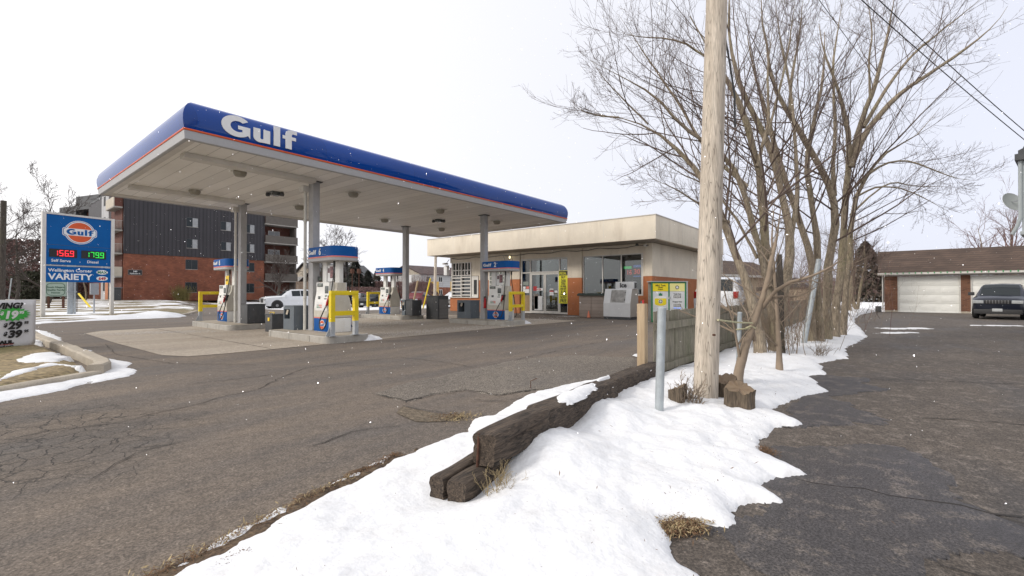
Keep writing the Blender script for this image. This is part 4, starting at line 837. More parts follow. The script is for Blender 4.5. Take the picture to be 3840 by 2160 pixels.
# glazed corner with security bars at the far end
wf = MB()
for y in np.linspace(23.31, 25.18, 7): wf.box(WX - .04, WX + .06, y - .035, y + .035, 2.62, 3.61, 'frame')
for z in (2.62, 3.0, 3.56): wf.box(WX - .05, WX - .04, 23.3, 25.3, z, z + .06, 'frame')
for z in np.linspace(1.2, 2.5, 6):
    wf.box(WX - .06, WX + .04, 23.3, 24.22, z - .04, z + .04, 'frame'); wf.box(WX - .06, WX + .04, 24.3, 25.2, z - .07, z + .01, 'frame')
for y in (23.27, 24.26, 25.25): wf.box(WX - .07, WX + .06, y - .04, y + .04, 1.05, 3.61, 'frame')
wf.box(WX - .09, WX + .1, 22.5, 25.5, 1.0, 1.06, 'frame')
bw = wb(wf, 'barred_window', shop); MB().box(WX + .07, WX + .08, 23.3, 25.25, 1.06, 3.6, 'glass').build('window_glass', None, bw)
d = MB(); d.box(WX - .03, WX + .05, 22.55, 23.2, 1.06, 2.57, 'frame'); d.box(WX - .04, WX - .031, 22.68, 22.98, 1.25, 2.3, 'darkin'); wb(d, 'side_door', shop)
bw2 = MB()
for z in np.linspace(1.2, 2.5, 6): bw2.box(WX - .06, WX - .005, 19.7, 21.4, z - .04, z + .03, 'frame')
for y in (19.66, 20.5, 21.44): bw2.box(WX - .07, WX - .004, y - .04, y + .04, 1.05, 3.6, 'frame')
for y in (19.9, 20.2, 20.8, 21.1): bw2.box(WX - .05, WX - .004, y - .02, y + .02, 2.6, 3.55, 'frame')
bw2.box(WX - .02, WX - .003, 19.7, 21.4, 1.1, 3.58, MT['lcd']); wb(bw2, 'barred_window', shop)
# loose cable with bulbs under the fascia
cab = MB(); rr = random.Random(2); pts = []
ys = np.linspace(25.3, 9.7, 60)
for i, y in enumerate(ys): pts.append((WX - .35 + .3 * (1 - i / 60.), y, 3.96 - .10 * abs(math.sin(i * .33)) + rr.uniform(-.015, .015)))
cab.tube(pts, .018, 5, 'black')
for y, dz in ((19.95, .8), (19.3, .75), (25.1, .6)): cab.tube([(WX - .3, y, 3.9), (WX - .28, y - .15, 3.9 - dz * .5), (WX - .25, y - .35, 3.9 - dz)], .010, 5, 'black')
wb(cab, 'cable', shop, smooth=True)
MT['bulb'] = M('bulb_glow', (1, .85, .5), .5, 0, emit=1.6)
wb(MB().lathe([(.01, 3.84), (.05, 3.80), (.07, 3.74), (.04, 3.67), (.01, 3.66)], (WX - .35, 19.35, 0), 10, 'bulb'), 'bulb', shop, smooth=True)
cm = MB(); cm.box(WX - .5, WX - .2, 9.82, 9.92, 3.86, 3.97, 'frame', .02); cm.tube([(WX - .25, 9.87, 4.0), (WX - .25, 9.87, 4.1)], .03, 8, 'frame'); cm.lathe([(.09, 3.92), (.09, 3.98), (.05, 4.05)], (WX - .45, 10.3, 0), 12, 'screen'); wb(cm, 'security_camera', shop, smooth=True)
lm = MB(); lm.box(WX - .3, WX - .05, 25.55, 25.9, 2.7, 3.45, 'letter', .02); wb(lm, 'wall_box', shop, smooth=True)
lm = MB(); lm.tube([(WX - .1, 25.5, 3.9), (WX - .3, 25.6, 3.6)], .02, 6, 'char'); lm.box(WX - .55, WX - .2, 25.5, 25.8, 3.5, 3.62, 'frame', .02); wb(lm, 'flood_light', shop, smooth=True)
wb(MB().tube([(BX + .1, FR + .08, 5.2), (BX + .1, FR + .08, .2)], .05, 8, 'frame'), 'downpipe', shop, smooth=True)
# banner in the window
t = thing('diesel_offer_banner', 'tall yellow banner with black offer lettering in the window beside the shop door', 'banner', (WX - .08, 15.3, .7))
MT['byel'] = M('banner_yellow', (.72, .68, .03), .5, .04)
b = MB(); b.box(WX - .04, WX - .03, 14.96, 15.64, .70, 2.74, 'byel'); wb(b, 'sheet', t)
b = MB(); x = WX - .042; z = 2.50
b.box(x - .002, x, 14.965, 15.635, 2.44, 2.71, 'black'); text(b, 'SPECIAL', frameT((x - .003, 15.62, 2.50), (0, -1, 0), (0, 0, 1)), .21, 'byel', .006, .72, depth=.002)
for s_, h, z, xs in (('BUY', .2, 2.26, .8), ('200', .28, 2.0, .85), ('LITRES', .15, 1.86, .7), ('OF DIESEL', .15, 1.71, .62), ('AND GET', .15, 1.56, .68), ('$1.00', .21, 1.37, .8), ('ONLINE', .17, 1.20, .78), ('TICKET', .18, 1.02, .80), ('FREE', .30, .77, .74)):
    text(b, s_, frameT((x - .002, 15.3, z), (0, -1, 0), (0, 0, 1)), h, 'black', .006, xs, 'CENTER', .002)
wb(b, 'lettering', t)
# ================================================================== ICE CHEST, DECK BOX, CONE, TANK CAGE
t = thing('ice_chest', 'white ice chest with a steel hatch and a sign box reading Ice', 'ice chest', (21.9, 10.4, 0))
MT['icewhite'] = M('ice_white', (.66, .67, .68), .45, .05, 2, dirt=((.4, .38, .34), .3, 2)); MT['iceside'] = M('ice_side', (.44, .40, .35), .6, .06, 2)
b = MB(); b.prism([(21.3, .14), (22.25, .14), (22.25, 1.56), (21.52, 1.56), (21.3, .82)][::-1], 'y', 9.68, 11.16, 'icewhite'); wb(b, 'body', t)
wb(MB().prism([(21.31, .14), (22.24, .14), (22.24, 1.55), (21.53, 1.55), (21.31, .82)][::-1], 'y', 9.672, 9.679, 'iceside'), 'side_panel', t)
wb(MB().box(21.33, 22.22, 9.70, 11.14, 0, .14, 'char'), 'plinth', t)
n_ = Vector((-.74, 0, .22)).normalized(); up = Vector((.22, 0, .74)).normalized()
h = MB(); T = frameT((21.335, 10.78, .86), (0, -1, 0), up); h.add([T @ Vector(p) for p in [(x, y, z) for z in (0, .03) for y in (0, .66) for x in (0, .80)]], [(0, 2, 3, 1), (4, 5, 7, 6), (0, 1, 5, 4), (2, 6, 7, 3), (0, 4, 6, 2), (1, 3, 7, 5)], M('hatch_steel', (.55, .55, .54), .35, .3, 4, metal=.8, st=(1, 1, 1))); hh = wb(h, 'hatch', t)
h = MB(); h.box(.76, .80, .1, .16, .03, .05, 'screen', T=T).box(.76, .80, .5, .56, .03, .05, 'screen', T=T); wb(h, 'hinge', t)
b = MB(); b.box(21.6, 21.95, 9.62, 10.62, 1.56, 1.92, 'icewhite', .01); sb = wb(b, 'sign_box', t, smooth=True)
b = MB(); text(b, 'Ice', frameT((21.595, 10.38, 1.64), (0, -1, 0), (0, 0, 1)), .32, 'char', .014); b.build('lettering', None, sb)
b = MB()
for i in range(8): b.box(21.66 + i * .035, 21.675 + i * .035, 9.612, 9.618, 1.60, 1.88, 'screen')
b.build('vent', None, sb)
t = thing('deck_box', 'taupe horizontal storage shed with a green-black lid beside the ice chest', 'storage box', (22.5, 12.3, 0))
MT['taupe'] = seams(M('resin_taupe', (.34, .28, .24), .6, .05, 3), 'z', .19, .06, .6); MT['lidg'] = M('resin_lid', (.03, .045, .04), .45, .1)
wb(MB().box(22.05, 22.9, 11.5, 13.05, .0, 1.18, 'taupe', .02), 'body', t, smooth=True)
for (a, b_) in ((11.53, 12.26), (12.29, 13.02)): wb(MB().box(22.02, 22.06, a, b_, .05, 1.14, 'taupe', .012), 'door', t, smooth=True)
wb(MB().prism([(21.95, 1.19), (22.95, 1.19), (22.95, 1.34), (22.1, 1.34), (21.95, 1.27)][::-1], 'y', 11.44, 13.12, 'lidg'), 'lid', t)
t = thing('traffic_cone', 'small faded orange traffic cone before the taupe storage box', 'cone', (21.75, 12.28, 0))
MT['cone'] = M('cone_orange', (.70, .22, .13), .6, .1)
wb(MB().lathe([(.10, .02), (.085, .1), (.05, .25), (.025, .38), (.02, .385)], (21.75, 12.28, 0), 14, 'cone'), 'body', t, smooth=True); wb(MB().box(21.62, 21.88, 12.15, 12.41, 0, .025, 'lidg', .005), 'foot', t)
# propane exchange cage (turned to face the street corner)
t = thing('tank_cage', 'green and grey propane tank cage with yellow tank posters, behind the fence', 'tank cage', (21.0, 7.5, 0))
A = D(427.5 + 1218, 700, 20.4); 
p0 = Vector((20.40, 8.20, 0)); r_ = Vector((.629, -.777, 0)).normalized(); r_ = Vector((.60, -.80, 0)).normalized(); bk = Vector((.8, .6, 0))
T = frameT(p0, r_, (0, 0, 1)); W_ = 1.52
MT['cgreen'] = M('cage_green', (.03, .20, .09), .5, .1); MT['tyel'] = M('poster_yellow', (.80, .66, .02), .5, .04); MT['tyel2'] = M('poster_pale_yellow', (.78, .74, .30), .5, .04); MT['pwhite'] = M('poster_white', (.66, .68, .70), .5, .08, 3)
c = MB(); c.box(0, W_ + .02, 0, 1.86, -.70, -.68, 'steeledge', T=T)
for (a, b_) in ((-.03, .03), (.74, .80), (1.49, 1.55)): c.box(a, b_, 0, 1.86, -.05, .01, 'cgreen', T=T)
for z in (0.02, 1.80): c.box(.03, 1.49, z, z + .05, -.04, .005, 'cgreen', T=T)
c.box(1.55, 1.61, 0, 1.87, -.75, .005, 'greyleg', T=T) if False else None
for d_ in (0, -.32, -.68): c.box(1.56, 1.62, 0, 1.87, d_ - .03, d_ + .03, 'greyleg', T=T)
for z in (.3, .6, .9, 1.2, 1.5, 1.83): c.box(1.57, 1.60, z, z + .02, -.64, -.04, 'greyleg', T=T)
c.box(-.05, 1.64, 1.865, 1.90, -.72, .03, 'greyleg', T=T)
wb(c, 'cage', t)
pn = MB()
for (a, b_, tm) in ((.03, .74, 'tyel'), (.80, 1.49, 'tyel2')):
    pn.box(a, b_, .62, 1.42, -.02, 0, 'pwhite', T=T); pn.box(a, b_, 1.43, 1.79, -.02, .001, tm, T=T); pn.box(a, b_, .07, .61, -.02, 0, 'pwhite', T=T)
wb(pn, 'poster_panel', t)
g = MB(); Z = lambda z: T @ Matrix.Translation((0, 0, z))
for s_, h, x, y, m in (('BBQ Tank', .115, .385, 1.66, 'black'), ('Transfer', .07, .385, 1.58, 'black'), ('Program', .07, .385, 1.50, 'black'), ('Trade Tank', .075, 1.145, 1.28, 'black'), ('Program Tank', .075, 1.145, .92, 'black'), ('100% Canadian', .06, 1.145, .64, 'nblue')): text(g, s_, T @ Matrix.Translation((x, y, .004)), h, m, .002, .95, 'CENTER', .002)
for y in (1.12, .72): flat(g, [(.98, y), (1.31, y), (1.31, y + .12), (.98, y + .12)], Z(.003), 'screen', .002); seg7(g, T @ Matrix.Translation((1.0, y + .02, .006)), '88.88', .055, .085, 'letter', .013, .35)
flat(g, circ(1.145, 1.61, .085, .085, n=16), Z(.004), 'char', .002); flat(g, circ(1.145, 1.61, .055, .055, n=16), Z(.007), 'pwhite', .002)
bod = circ(.385, .86, .27, .16, 180, 360, 14) + [(.655, 1.10)] + circ(.385, 1.10, .27, .12, 0, 180, 14)
flat(g, bod, Z(.003), 'letter', .002); flat(g, circ(.385, .86, .265, .10, 180, 360, 14) + [(.65, 1.10), (.12, 1.10)], Z(.006), 'tyel', .002)
flat(g, circ(.385, .96, .10, .10, n=16), Z(.009), 'letter', .002); flat(g, circ(.385, .96, .085, .085, n=16), Z(.012), 'char', .002); flat(g, circ(.385, .96, .055, .055, n=16), Z(.015), 'pwhite', .002)
flat(g, [(.30, 1.22), (.47, 1.22), (.46, 1.36), (.42, 1.30), (.38, 1.37), (.34, 1.30), (.31, 1.35)], Z(.006), 'cgreen', .002)
wb(g, 'poster_print', t)
tk = MB()
for i in range(2):
    for j in range(4):
        for k_ in range(2):
            q = T @ Vector((.25 + j * .34, 0, -.2 - i * .3)); tk.lathe([(.10, .1 + k_ * .9), (.14, .15 + k_ * .9), (.14, .42 + k_ * .9), (.08, .5 + k_ * .9), (.03, .52 + k_ * .9)], (q.x, q.y, 0), 10, 'pwhite')
wb(tk, 'propane_tank', t, smooth=True)
wb(MB().box(.72, .84, 1.08, 1.18, .01, .03, 'greyleg', T=T), 'latch', t)
# ================================================================== fast meshes
def npmesh(name, V, F, m, parent=None, smooth=True, mi=None):
    me = bpy.data.meshes.new(name); V = np.asarray(V, float).reshape(-1, 3); F = np.asarray(F, np.int32); k = F.shape[1]
    me.vertices.add(len(V)); me.vertices.foreach_set('co', V.ravel()); me.loops.add(F.size); me.loops.foreach_set('vertex_index', F.ravel())
    me.polygons.add(len(F)); me.polygons.foreach_set('loop_start', np.arange(0, F.size, k)); me.polygons.foreach_set('loop_total', np.full(len(F), k))
    for q in (m if isinstance(m, (list, tuple)) else [m]): me.materials.append(MT[q] if isinstance(q, str) else q)
    if mi is not None: me.polygons.foreach_set('material_index', np.asarray(mi, np.int32))
    if smooth: me.polygons.foreach_set('use_smooth', np.ones(len(F), bool))
    me.update(calc_edges=True); o = bpy.data.objects.new(name, me); COL.objects.link(o)
    if parent is not None:
        o.parent = parent; o.location = -Vector(parent.location)
    return o
# ------------------------------------------------------------------ trees
class Tree:
    """limbs traced as polylines; twigs grown from them, all as tapered tubes"""
    def __init__(s, seed): s.r = np.random.RandomState(seed); s.V = []; s.F = []; s.n = 0; s.tV = []; s.tF = []; s.tn = 0
    def tubes(s, P, Rd, n, crown):
        N, K, _ = P.shape; d = np.gradient(P, axis=1); d /= np.linalg.norm(d, axis=2, keepdims=True) + 1e-9
        ref = np.where(np.abs(d[:, :1, 2:]) > .9, np.array([1., 0, 0]), np.array([0, 0, 1.])); u = np.cross(d, np.broadcast_to(ref, d.shape)); u /= np.linalg.norm(u, axis=2, keepdims=True) + 1e-9
        w_ = np.cross(d, u); a = np.arange(n) * 2 * math.pi / n
        ring_ = P[:, :, None] + (u[:, :, None] * np.cos(a)[None, None, :, None] + w_[:, :, None] * np.sin(a)[None, None, :, None]) * Rd[:, :, None, None]
        V = ring_.reshape(-1, 3); base = (np.arange(N) * K * n)[:, None, None] + (np.arange(K - 1) * n)[None, :, None]; k = np.arange(n)[None, None]
        A = base + k; B = base + (k + 1) % n; F = np.stack([A, B, B + n, A + n], -1).reshape(-1, 4)
        if crown: s.tV.append(V); s.tF.append(F + s.tn); s.tn += len(V)
        else: s.V.append(V); s.F.append(F + s.n); s.n += len(V)
    def limb(s, pts, r0, r1, K=14, knob=.06):
        pts = np.array([tuple(p) for p in pts], float); L = np.concatenate([[0], np.cumsum(np.linalg.norm(np.diff(pts, axis=0), axis=1))]); t = np.linspace(0, L[-1], K)
        Q = np.stack([np.interp(t, L, pts[:, i]) for i in range(3)], 1)
        for _ in range(1): Q[1:-1] = .25 * Q[:-2] + .5 * Q[1:-1] + .25 * Q[2:]
        Q[1:-1] += s.r.randn(K - 2, 3) * r0 * .12
        Rd = np.linspace(r0, r1, K) * (1 - .7 * np.clip((np.linspace(0, 1, K) - .72) / .28, 0, 1)) * (1 + s.r.randn(K) * knob); s.tubes(Q[None], Rd[None], 9, False); return Q, np.linspace(r0, r1, K), L[-1]
    def grow(s, P, Rd, LN, m, ratio, K, ang, up, wand, n, t0=.15, rr=(.35, .6), keep_r=.0022, crown=True, lmin=0):
        """m children per parent in arrays P (N,K0,3), Rd (N,K0), LN (N)"""
        N, K0, _ = P.shape; M_ = N * m; i = np.repeat(np.arange(N), m); t = t0 + (1 - t0) * (np.tile(np.arange(m), N) + s.r.rand(M_)) / m; t = np.clip(t, 0, .985)
        f = t * (K0 - 1); a = f.astype(int); fr = (f - a)[:, None]; A = P[i, a]; B = P[i, np.minimum(a + 1, K0 - 1)]; st = A * (1 - fr) + B * fr
        r0 = Rd[i, a] * (1 - fr[:, 0]) + Rd[i, np.minimum(a + 1, K0 - 1)] * fr[:, 0]; d = B - A; d /= np.linalg.norm(d, axis=1, keepdims=True) + 1e-9
        q = s.r.randn(M_, 3); q -= d * (q * d).sum(1, keepdims=True); q /= np.linalg.norm(q, axis=1, keepdims=True) + 1e-9
        an = R(ang) * (1 + .35 * s.r.randn(M_))[:, None]; v = d * np.cos(an) + q * np.sin(an); v[:, 2] += up * .5; v /= np.linalg.norm(v, axis=1, keepdims=True)
        L = LN[i] * ratio * (1.15 - .55 * t) * s.r.uniform(.55, 1.2, M_); L = np.maximum(L, lmin)
        rc = np.maximum(r0 * s.r.uniform(*rr, M_), keep_r); Q = np.zeros((M_, K, 3)); Q[:, 0] = st; sl_ = (L / (K - 1))[:, None]
        for k in range(1, K):
            v = v + s.r.randn(M_, 3) * wand; v[:, 2] += up * (.35); v /= np.linalg.norm(v, axis=1, keepdims=True) + 1e-9; Q[:, k] = Q[:, k - 1] + v * sl_
        RR = rc[:, None] * np.linspace(1, .35, K)[None]; RR = np.maximum(RR, keep_r * .6); s.tubes(Q, RR, n, crown); return Q, RR, L
    def finish(s, name, label, base, mt='bark', mtw='twig', group=None, cat='tree'):
        t = thing(name, label, cat, base, 0, group)
        if s.n: npmesh('trunk', np.concatenate(s.V), np.concatenate(s.F), mt, t)
        if s.tn: npmesh('crown', np.concatenate(s.tV), np.concatenate(s.tF), mtw, t)
        return t
def barkm(name, c1, c2, moss=None, st=(7, 7, 1.2)):
    return M(name, c1, .95, .3, 3, col2=c2, bump=.9, bs=9, st=st, fine=.35, dirt=(moss, .55, 1.2, (1, 1, .5)) if moss else None)
MT['straw'] = M('straw', (.40, .31, .17), .9, .3, 20)
MT['bark'] = barkm('bark_maple', (.36, .30, .225), (.19, .152, .108), (.26, .25, .12))
MT['twig'] = M('twig_brown', (.145, .105, .088), .9, .2, 2)
MT['twigred'] = M('twig_reddish', (.17, .10, .09), .9, .25, 1.5)
MT['barkd'] = barkm('bark_dark', (.10, .085, .07), (.05, .042, .036), (.11, .115, .05))
MT['twigd'] = M('twig_dark', (.085, .068, .06), .9, .2, 2)
MT['twigp'] = M('twig_pale', (.27, .21, .155), .9, .2, 3)
def stack(Ls):
    K = min(len(a[0]) for a in Ls); return np.stack([a[0][:K] for a in Ls]), np.stack([a[1][:K] for a in Ls]), np.array([a[2] for a in Ls])
def T_(lst): return [D(u, v, d) for u, v, d in lst]
# --- the near clump of maple stems leaning over the fence
tA = Tree(11); LA = []
def L_(t, coll, pts, r0, r1, K=14):
    P_ = T_(pts); base = pts[0][1] > 800
    if base: P_ = [P_[0] + (P_[0] - P_[1]) * .12 + Vector((0, 0, -.22))] + P_
    q = t.limb(P_, r0, r1, K); coll.append(q)
    if base:      # root flare
        a, b_ = Vector(P_[0]), Vector(P_[1]); up_v = (Vector(P_[2]) - b_).normalized(); ks = np.linspace(0, 1, 8); FP = np.array([tuple(a.lerp(b_, min(1, k * 2)) if k < .5 else b_ + up_v * ((k - .5) * 1.0)) for k in ks])
        t.tubes(FP[None], (r0 * (1.02 + .62 * (1 - ks) ** 2) * (1 + t.r.randn(8) * .03))[None], 10, False)
    return q
L_(tA, LA, [(1913, 892, 9.0), (1905, 796, 9.0), (1877, 708, 9.0), (1838, 604, 9.1), (1800, 500, 9.2), (1757, 434, 9.3), (1725, 392, 9.4), (1673, 347, 9.5), (1631, 313, 9.6), (1557, 295, 9.7)], .105, .028)
L_(tA, LA, [(1557, 295, 9.7), (1510, 292, 9.8), (1470, 282, 9.8), (1440, 262, 9.9)], .020, .005)
L_(tA, LA, [(1631, 313, 9.6), (1580, 262, 9.5), (1520, 200, 9.4), (1488, 150, 9.3)], .02, .006)
L_(tA, LA, [(1952, 872, 9.6), (1945, 780, 9.6), (1935, 690, 9.6), (1925, 600, 9.6), (1918, 520, 9.6), (1909, 430, 9.5), (1890, 350, 9.4), (1858, 253, 9.3), (1822, 191, 9.2), (1780, 120, 9.1), (1735, 40, 9.0)], .125, .03, 16)
L_(tA, LA, [(1950, 868, 9.7), (1965, 760, 9.9), (1985, 680, 10.1), (1990, 560, 10.3), (1962, 470, 10.4), (1932, 340, 10.4), (1880, 269, 10.4), (1845, 180, 10.4), (1830, 60, 10.4), (1838, -60, 10.4)], .11, .03, 16)
L_(tA, LA, [(1935, 720, 9.5), (1905, 600, 9.4), (1868, 470, 9.2), (1840, 400, 9.1), (1764, 345, 9.0), (1700, 318, 8.9), (1657, 236, 8.8), (1595, 211, 8.8), (1514, 168, 8.7), (1480, 150, 8.7)], .07, .008, 16)
L_(tA, LA, [(1880, 470, 9.2), (1820, 420, 9.4), (1760, 360, 9.6), (1725, 285, 9.8), (1683, 223, 10), (1634, 152, 10), (1589, 87, 10), (1556, 36, 10)], .045, .007)
L_(tA, LA, [(1860, 262, 9.3), (1810, 170, 9.6), (1764, 133, 9.8), (1692, 94, 9.9), (1654, 96, 10), (1586, 92, 10), (1543, 74, 10)], .04, .006)
L_(tA, LA, [(1835, 560, 9.1), (1795, 540, 9.0), (1740, 500, 8.8), (1690, 470, 8.7), (1640, 450, 8.6)], .03, .006)
L_(tA, LA, [(1905, 650, 9.5), (1860, 560, 9.7), (1790, 470, 9.9), (1720, 440, 10), (1650, 400, 10)], .035, .006)
L_(tA, LA, [(1990, 600, 10.2), (2010, 480, 10.4), (2000, 350, 10.6), (1990, 220, 10.8), (1960, 100, 11), (1950, -20, 11)], .05, .012)
L_(tA, LA, [(1930, 340, 10.2), (1960, 230, 10.3), (1985, 120, 10.4), (2000, 0, 10.5)], .035, .01)
L_(tA, LA, [(1905, 420, 9.3), (1935, 300, 9.4), (1930, 180, 9.4), (1945, 60, 9.4)], .04, .008)
tA.V_main = len(tA.V)
P, Rd, LN = stack(LA)
a1 = tA.grow(P, Rd, LN, 14, .46, 8, 42, .13, .07, 4, t0=.32, rr=(.20, .38))
a2 = tA.grow(*a1, 7, .52, 6, 38, .17, .06, 3, t0=.15, rr=(.4, .65), keep_r=.0032)
a3 = tA.grow(*a2, 4, .50, 4, 38, .22, .06, 3, t0=.25, rr=(.5, .8), keep_r=.0026)
tA.finish('maple_tree', 'clump of leaning bare maple stems just behind the wooden pole, the leftmost by the fence', (10.6, 1.6, 0), group='bare maples along the snow bank')
# --- the tall maple with several stout stems in the middle of the bank
tB = Tree(23); LB = []
L_(tB, LB, [(2040, 850, 11.9), (2040, 760, 11.9), (2049, 671, 11.9), (2030, 610, 11.9), (2005, 540, 11.8), (1975, 450, 11.7), (1950, 380, 11.6), (1935, 300, 11.5), (1900, 200, 11.4), (1880, 90, 11.4)], .105, .035, 16)
L_(tB, LB, [(2060, 845, 12.0), (2058, 700, 12.0), (2056, 616, 12.0), (2056, 579, 12.0), (2047, 530, 12.0), (2030, 470, 12.0), (2028, 380, 12.1), (2050, 300, 12.2), (2070, 200, 12.4), (2075, 80, 12.6)], .10, .03, 16)
L_(tB, LB, [(2078, 850, 12.3), (2085, 740, 12.3), (2075, 690, 12.3), (2090, 640, 12.3), (2103, 579, 12.3), (2108, 537, 12.3), (2101, 492, 12.2), (2071, 437, 12.1), (2038, 374, 12.0), (1986, 296, 11.9), (1945, 222, 11.8), (1925, 120, 11.7), (1915, 0, 11.6)], .125, .035, 18)
L_(tB, LB, [(2098, 832, 12.8), (2108, 740, 12.8), (2112, 690, 12.8), (2125, 616, 12.8), (2123, 560, 12.8), (2120, 510, 12.8), (2130, 463, 12.8), (2142, 400, 12.8), (2134, 333, 12.8), (2119, 267, 12.8), (2104, 207, 12.8), (2075, 141, 12.9), (2060, 60, 13)], .12, .03, 18)
L_(tB, LB, [(2142, 402, 12.8), (2153, 352, 12.9), (2171, 296, 13.0), (2201, 215, 13.1), (2219, 148, 13.2), (2238, 67, 13.3), (2252, -20, 13.4)], .085, .02, 14)
L_(tB, LB, [(2140, 420, 12.7), (2160, 370, 12.6), (2178, 326, 12.5), (2204, 304, 12.4), (2249, 244, 12.3), (2301, 207, 12.2), (2375, 163, 12.1), (2434, 118, 12.0), (2501, 70, 11.9), (2535, 15, 11.9)], .085, .012, 16)
L_(tB, LB, [(2172, 320, 12.8), (2230, 222, 12.9), (2260, 178, 12.9), (2301, 130, 13.0), (2353, 89, 13.0), (2427, 30, 13.1), (2478, -10, 13.2)], .055, .010, 14)
L_(tB, LB, [(2118, 832, 13.2), (2130, 740, 13.2), (2130, 671, 13.2), (2140, 579, 13.2), (2145, 537, 13.2), (2153, 478, 13.2), (2186, 433, 13.2), (2227, 378, 13.2), (2290, 355, 13.2), (2338, 315, 13.2), (2365, 270, 13.2)], .10, .010, 16)
L_(tB, LB, [(2150, 470, 13.2), (2200, 425, 13.0), (2219, 411, 12.9), (2278, 400, 12.8), (2345, 426, 12.6), (2408, 452, 12.5), (2464, 454, 12.4)], .04, .006, 14)
L_(tB, LB, [(2145, 500, 12.9), (2200, 470, 12.6), (2260, 470, 12.3), (2330, 500, 12.1), (2390, 535, 12.0)], .03, .005, 14)
L_(tB, LB, [(2100, 492, 12.2), (2092, 410, 12.4), (2105, 330, 12.6), (2095, 230, 12.8), (2100, 120, 13), (2120, 0, 13.2)], .06, .015, 14)
L_(tB, LB, [(2190, 250, 13.0), (2185, 160, 12.9), (2195, 80, 12.8), (2180, -20, 12.8)], .035, .01, 14)
L_(tB, LB, [(1986, 296, 11.9), (1990, 200, 11.8), (2010, 100, 11.7), (2020, 0, 11.6)], .045, .012, 14)
L_(tB, LB, [(2140, 540, 13.3), (2180, 500, 13.6), (2240, 455, 13.9), (2310, 470, 14.1), (2400, 470, 14.3)], .035, .006, 14)
P, Rd, LN = stack(LB)
b1 = tB.grow(P, Rd * .85, LN, 14, .38, 8, 42, .12, .07, 4, t0=.38, rr=(.20, .38))
b2 = tB.grow(*b1, 6, .52, 6, 38, .16, .06, 3, t0=.15, rr=(.4, .65), keep_r=.0036)
b3 = tB.grow(*b2, 4, .50, 4, 38, .20, .06, 3, t0=.25, rr=(.5, .8), keep_r=.0030)
tB.finish('maple_tree', 'tallest bare maple with several stout upright stems and a wide crown, mid snow bank', (14.4, 1.3, 0), group='bare maples along the snow bank')
MT['bark'] and checks(MT['bark'], (16, 16, 2.2), .03, .55)
# --- pale sapling tied back with rope, its twigs crossing the fence
tS = Tree(5); LS = []
L_(tS, LS, [(1948, 935, 6.6), (1965, 840, 6.7), (1995, 780, 6.8), (2010, 700, 7.0)] if False else [(1857, 940, 6.1), (1875, 870, 6.15), (1893, 815, 6.2), (1918, 770, 6.25), (1930, 700, 6.3), (1950, 620, 6.4), (1965, 520, 6.5)], .055, .016)
L_(tS, LS, [(1918, 775, 6.25), (1950, 730, 6.1), (2000, 705, 5.9), (2060, 690, 5.8), (2110, 660, 5.7), (2150, 620, 5.6)], .03, .006)
L_(tS, LS, [(1925, 760, 6.25), (1960, 745, 6.1), (2010, 745, 6.0), (2070, 715, 5.9)], .022, .005)
L_(tS, LS, [(1893, 815, 6.2), (1850, 790, 6.3), (1810, 770, 6.4), (1780, 760, 6.5)], .015, .004)
L_(tS, LS, [(1960, 885, 7.4), (1955, 780, 7.4), (1948, 690, 7.3), (1940, 600, 7.3), (1950, 500, 7.3)], .035, .01)
P, Rd, LN = stack(LS); s1 = tS.grow(P, Rd, LN, 9, .45, 6, 50, .03, .13, 3, t0=.1, rr=(.3, .5), keep_r=.0028); tS.grow(*s1, 4, .5, 5, 45, .03, .15, 3, rr=(.5, .8), keep_r=.002)
tS.finish('sapling', 'pale leaning sapling tied back with rope in front of the fence', (7.2, 1.6, 0), 'twigp', 'twigp')
# --- low scrub of shoots at the foot of the maples
def scrub(name, label, cx, cy, n, h, sp, mt, seed, group=None, z=0.0, lean=.15, rad=.006, cat='shrub'):
    t = Tree(seed); r = t.r; P = np.zeros((n, 7, 3)); P[:, 0, 0] = cx + r.randn(n) * sp; P[:, 0, 1] = cy + r.randn(n) * sp * .6; P[:, 0, 2] = z
    v = np.stack([r.randn(n) * lean, r.randn(n) * lean, np.ones(n)], 1); hh = h * r.uniform(.5, 1.1, n)
    for k in range(1, 7): v = v + r.randn(n, 3) * .10; P[:, k] = P[:, k - 1] + v / np.linalg.norm(v, axis=1, keepdims=True) * (hh / 6)[:, None]
    Rd = np.linspace(1, .35, 7)[None] * rad * r.uniform(.6, 1.4, n)[:, None]; t.tubes(P, Rd, 3, True)
    a = t.grow(P, Rd, hh, 6, .4, 5, 38, .12, .12, 3, rr=(.5, .8), keep_r=rad * .35); t.grow(*a, 3, .5, 4, 38, .12, .12, 3, rr=(.5, .8), keep_r=rad * .3)
    o = t.finish(name, label, (cx, cy, z), mt, mt, group, cat); return o
for i, (x, y, n_, h, sp, l) in enumerate([(10.8, 1.75, 55, 1.6, .36, 'tangle of thin bare shoots round the foot of the leftmost maple stems'), (13.0, 2.1, 45, 3.2, .8, 'tall thin scrub between the two big maples'), (19, 2.3, 70, 3.6, 1.6, 'tall bare scrub behind the tallest maple along the fence'), (26, 2.0, 60, 3.2, 1.6, 'scrub of bare shoots farther along the fence near the garage')]):
    scrub('shrub', l, x, y, n_, h, sp, 'twigp' if i != 2 else 'twigred', 40 + i, 'bare scrub along the fence')
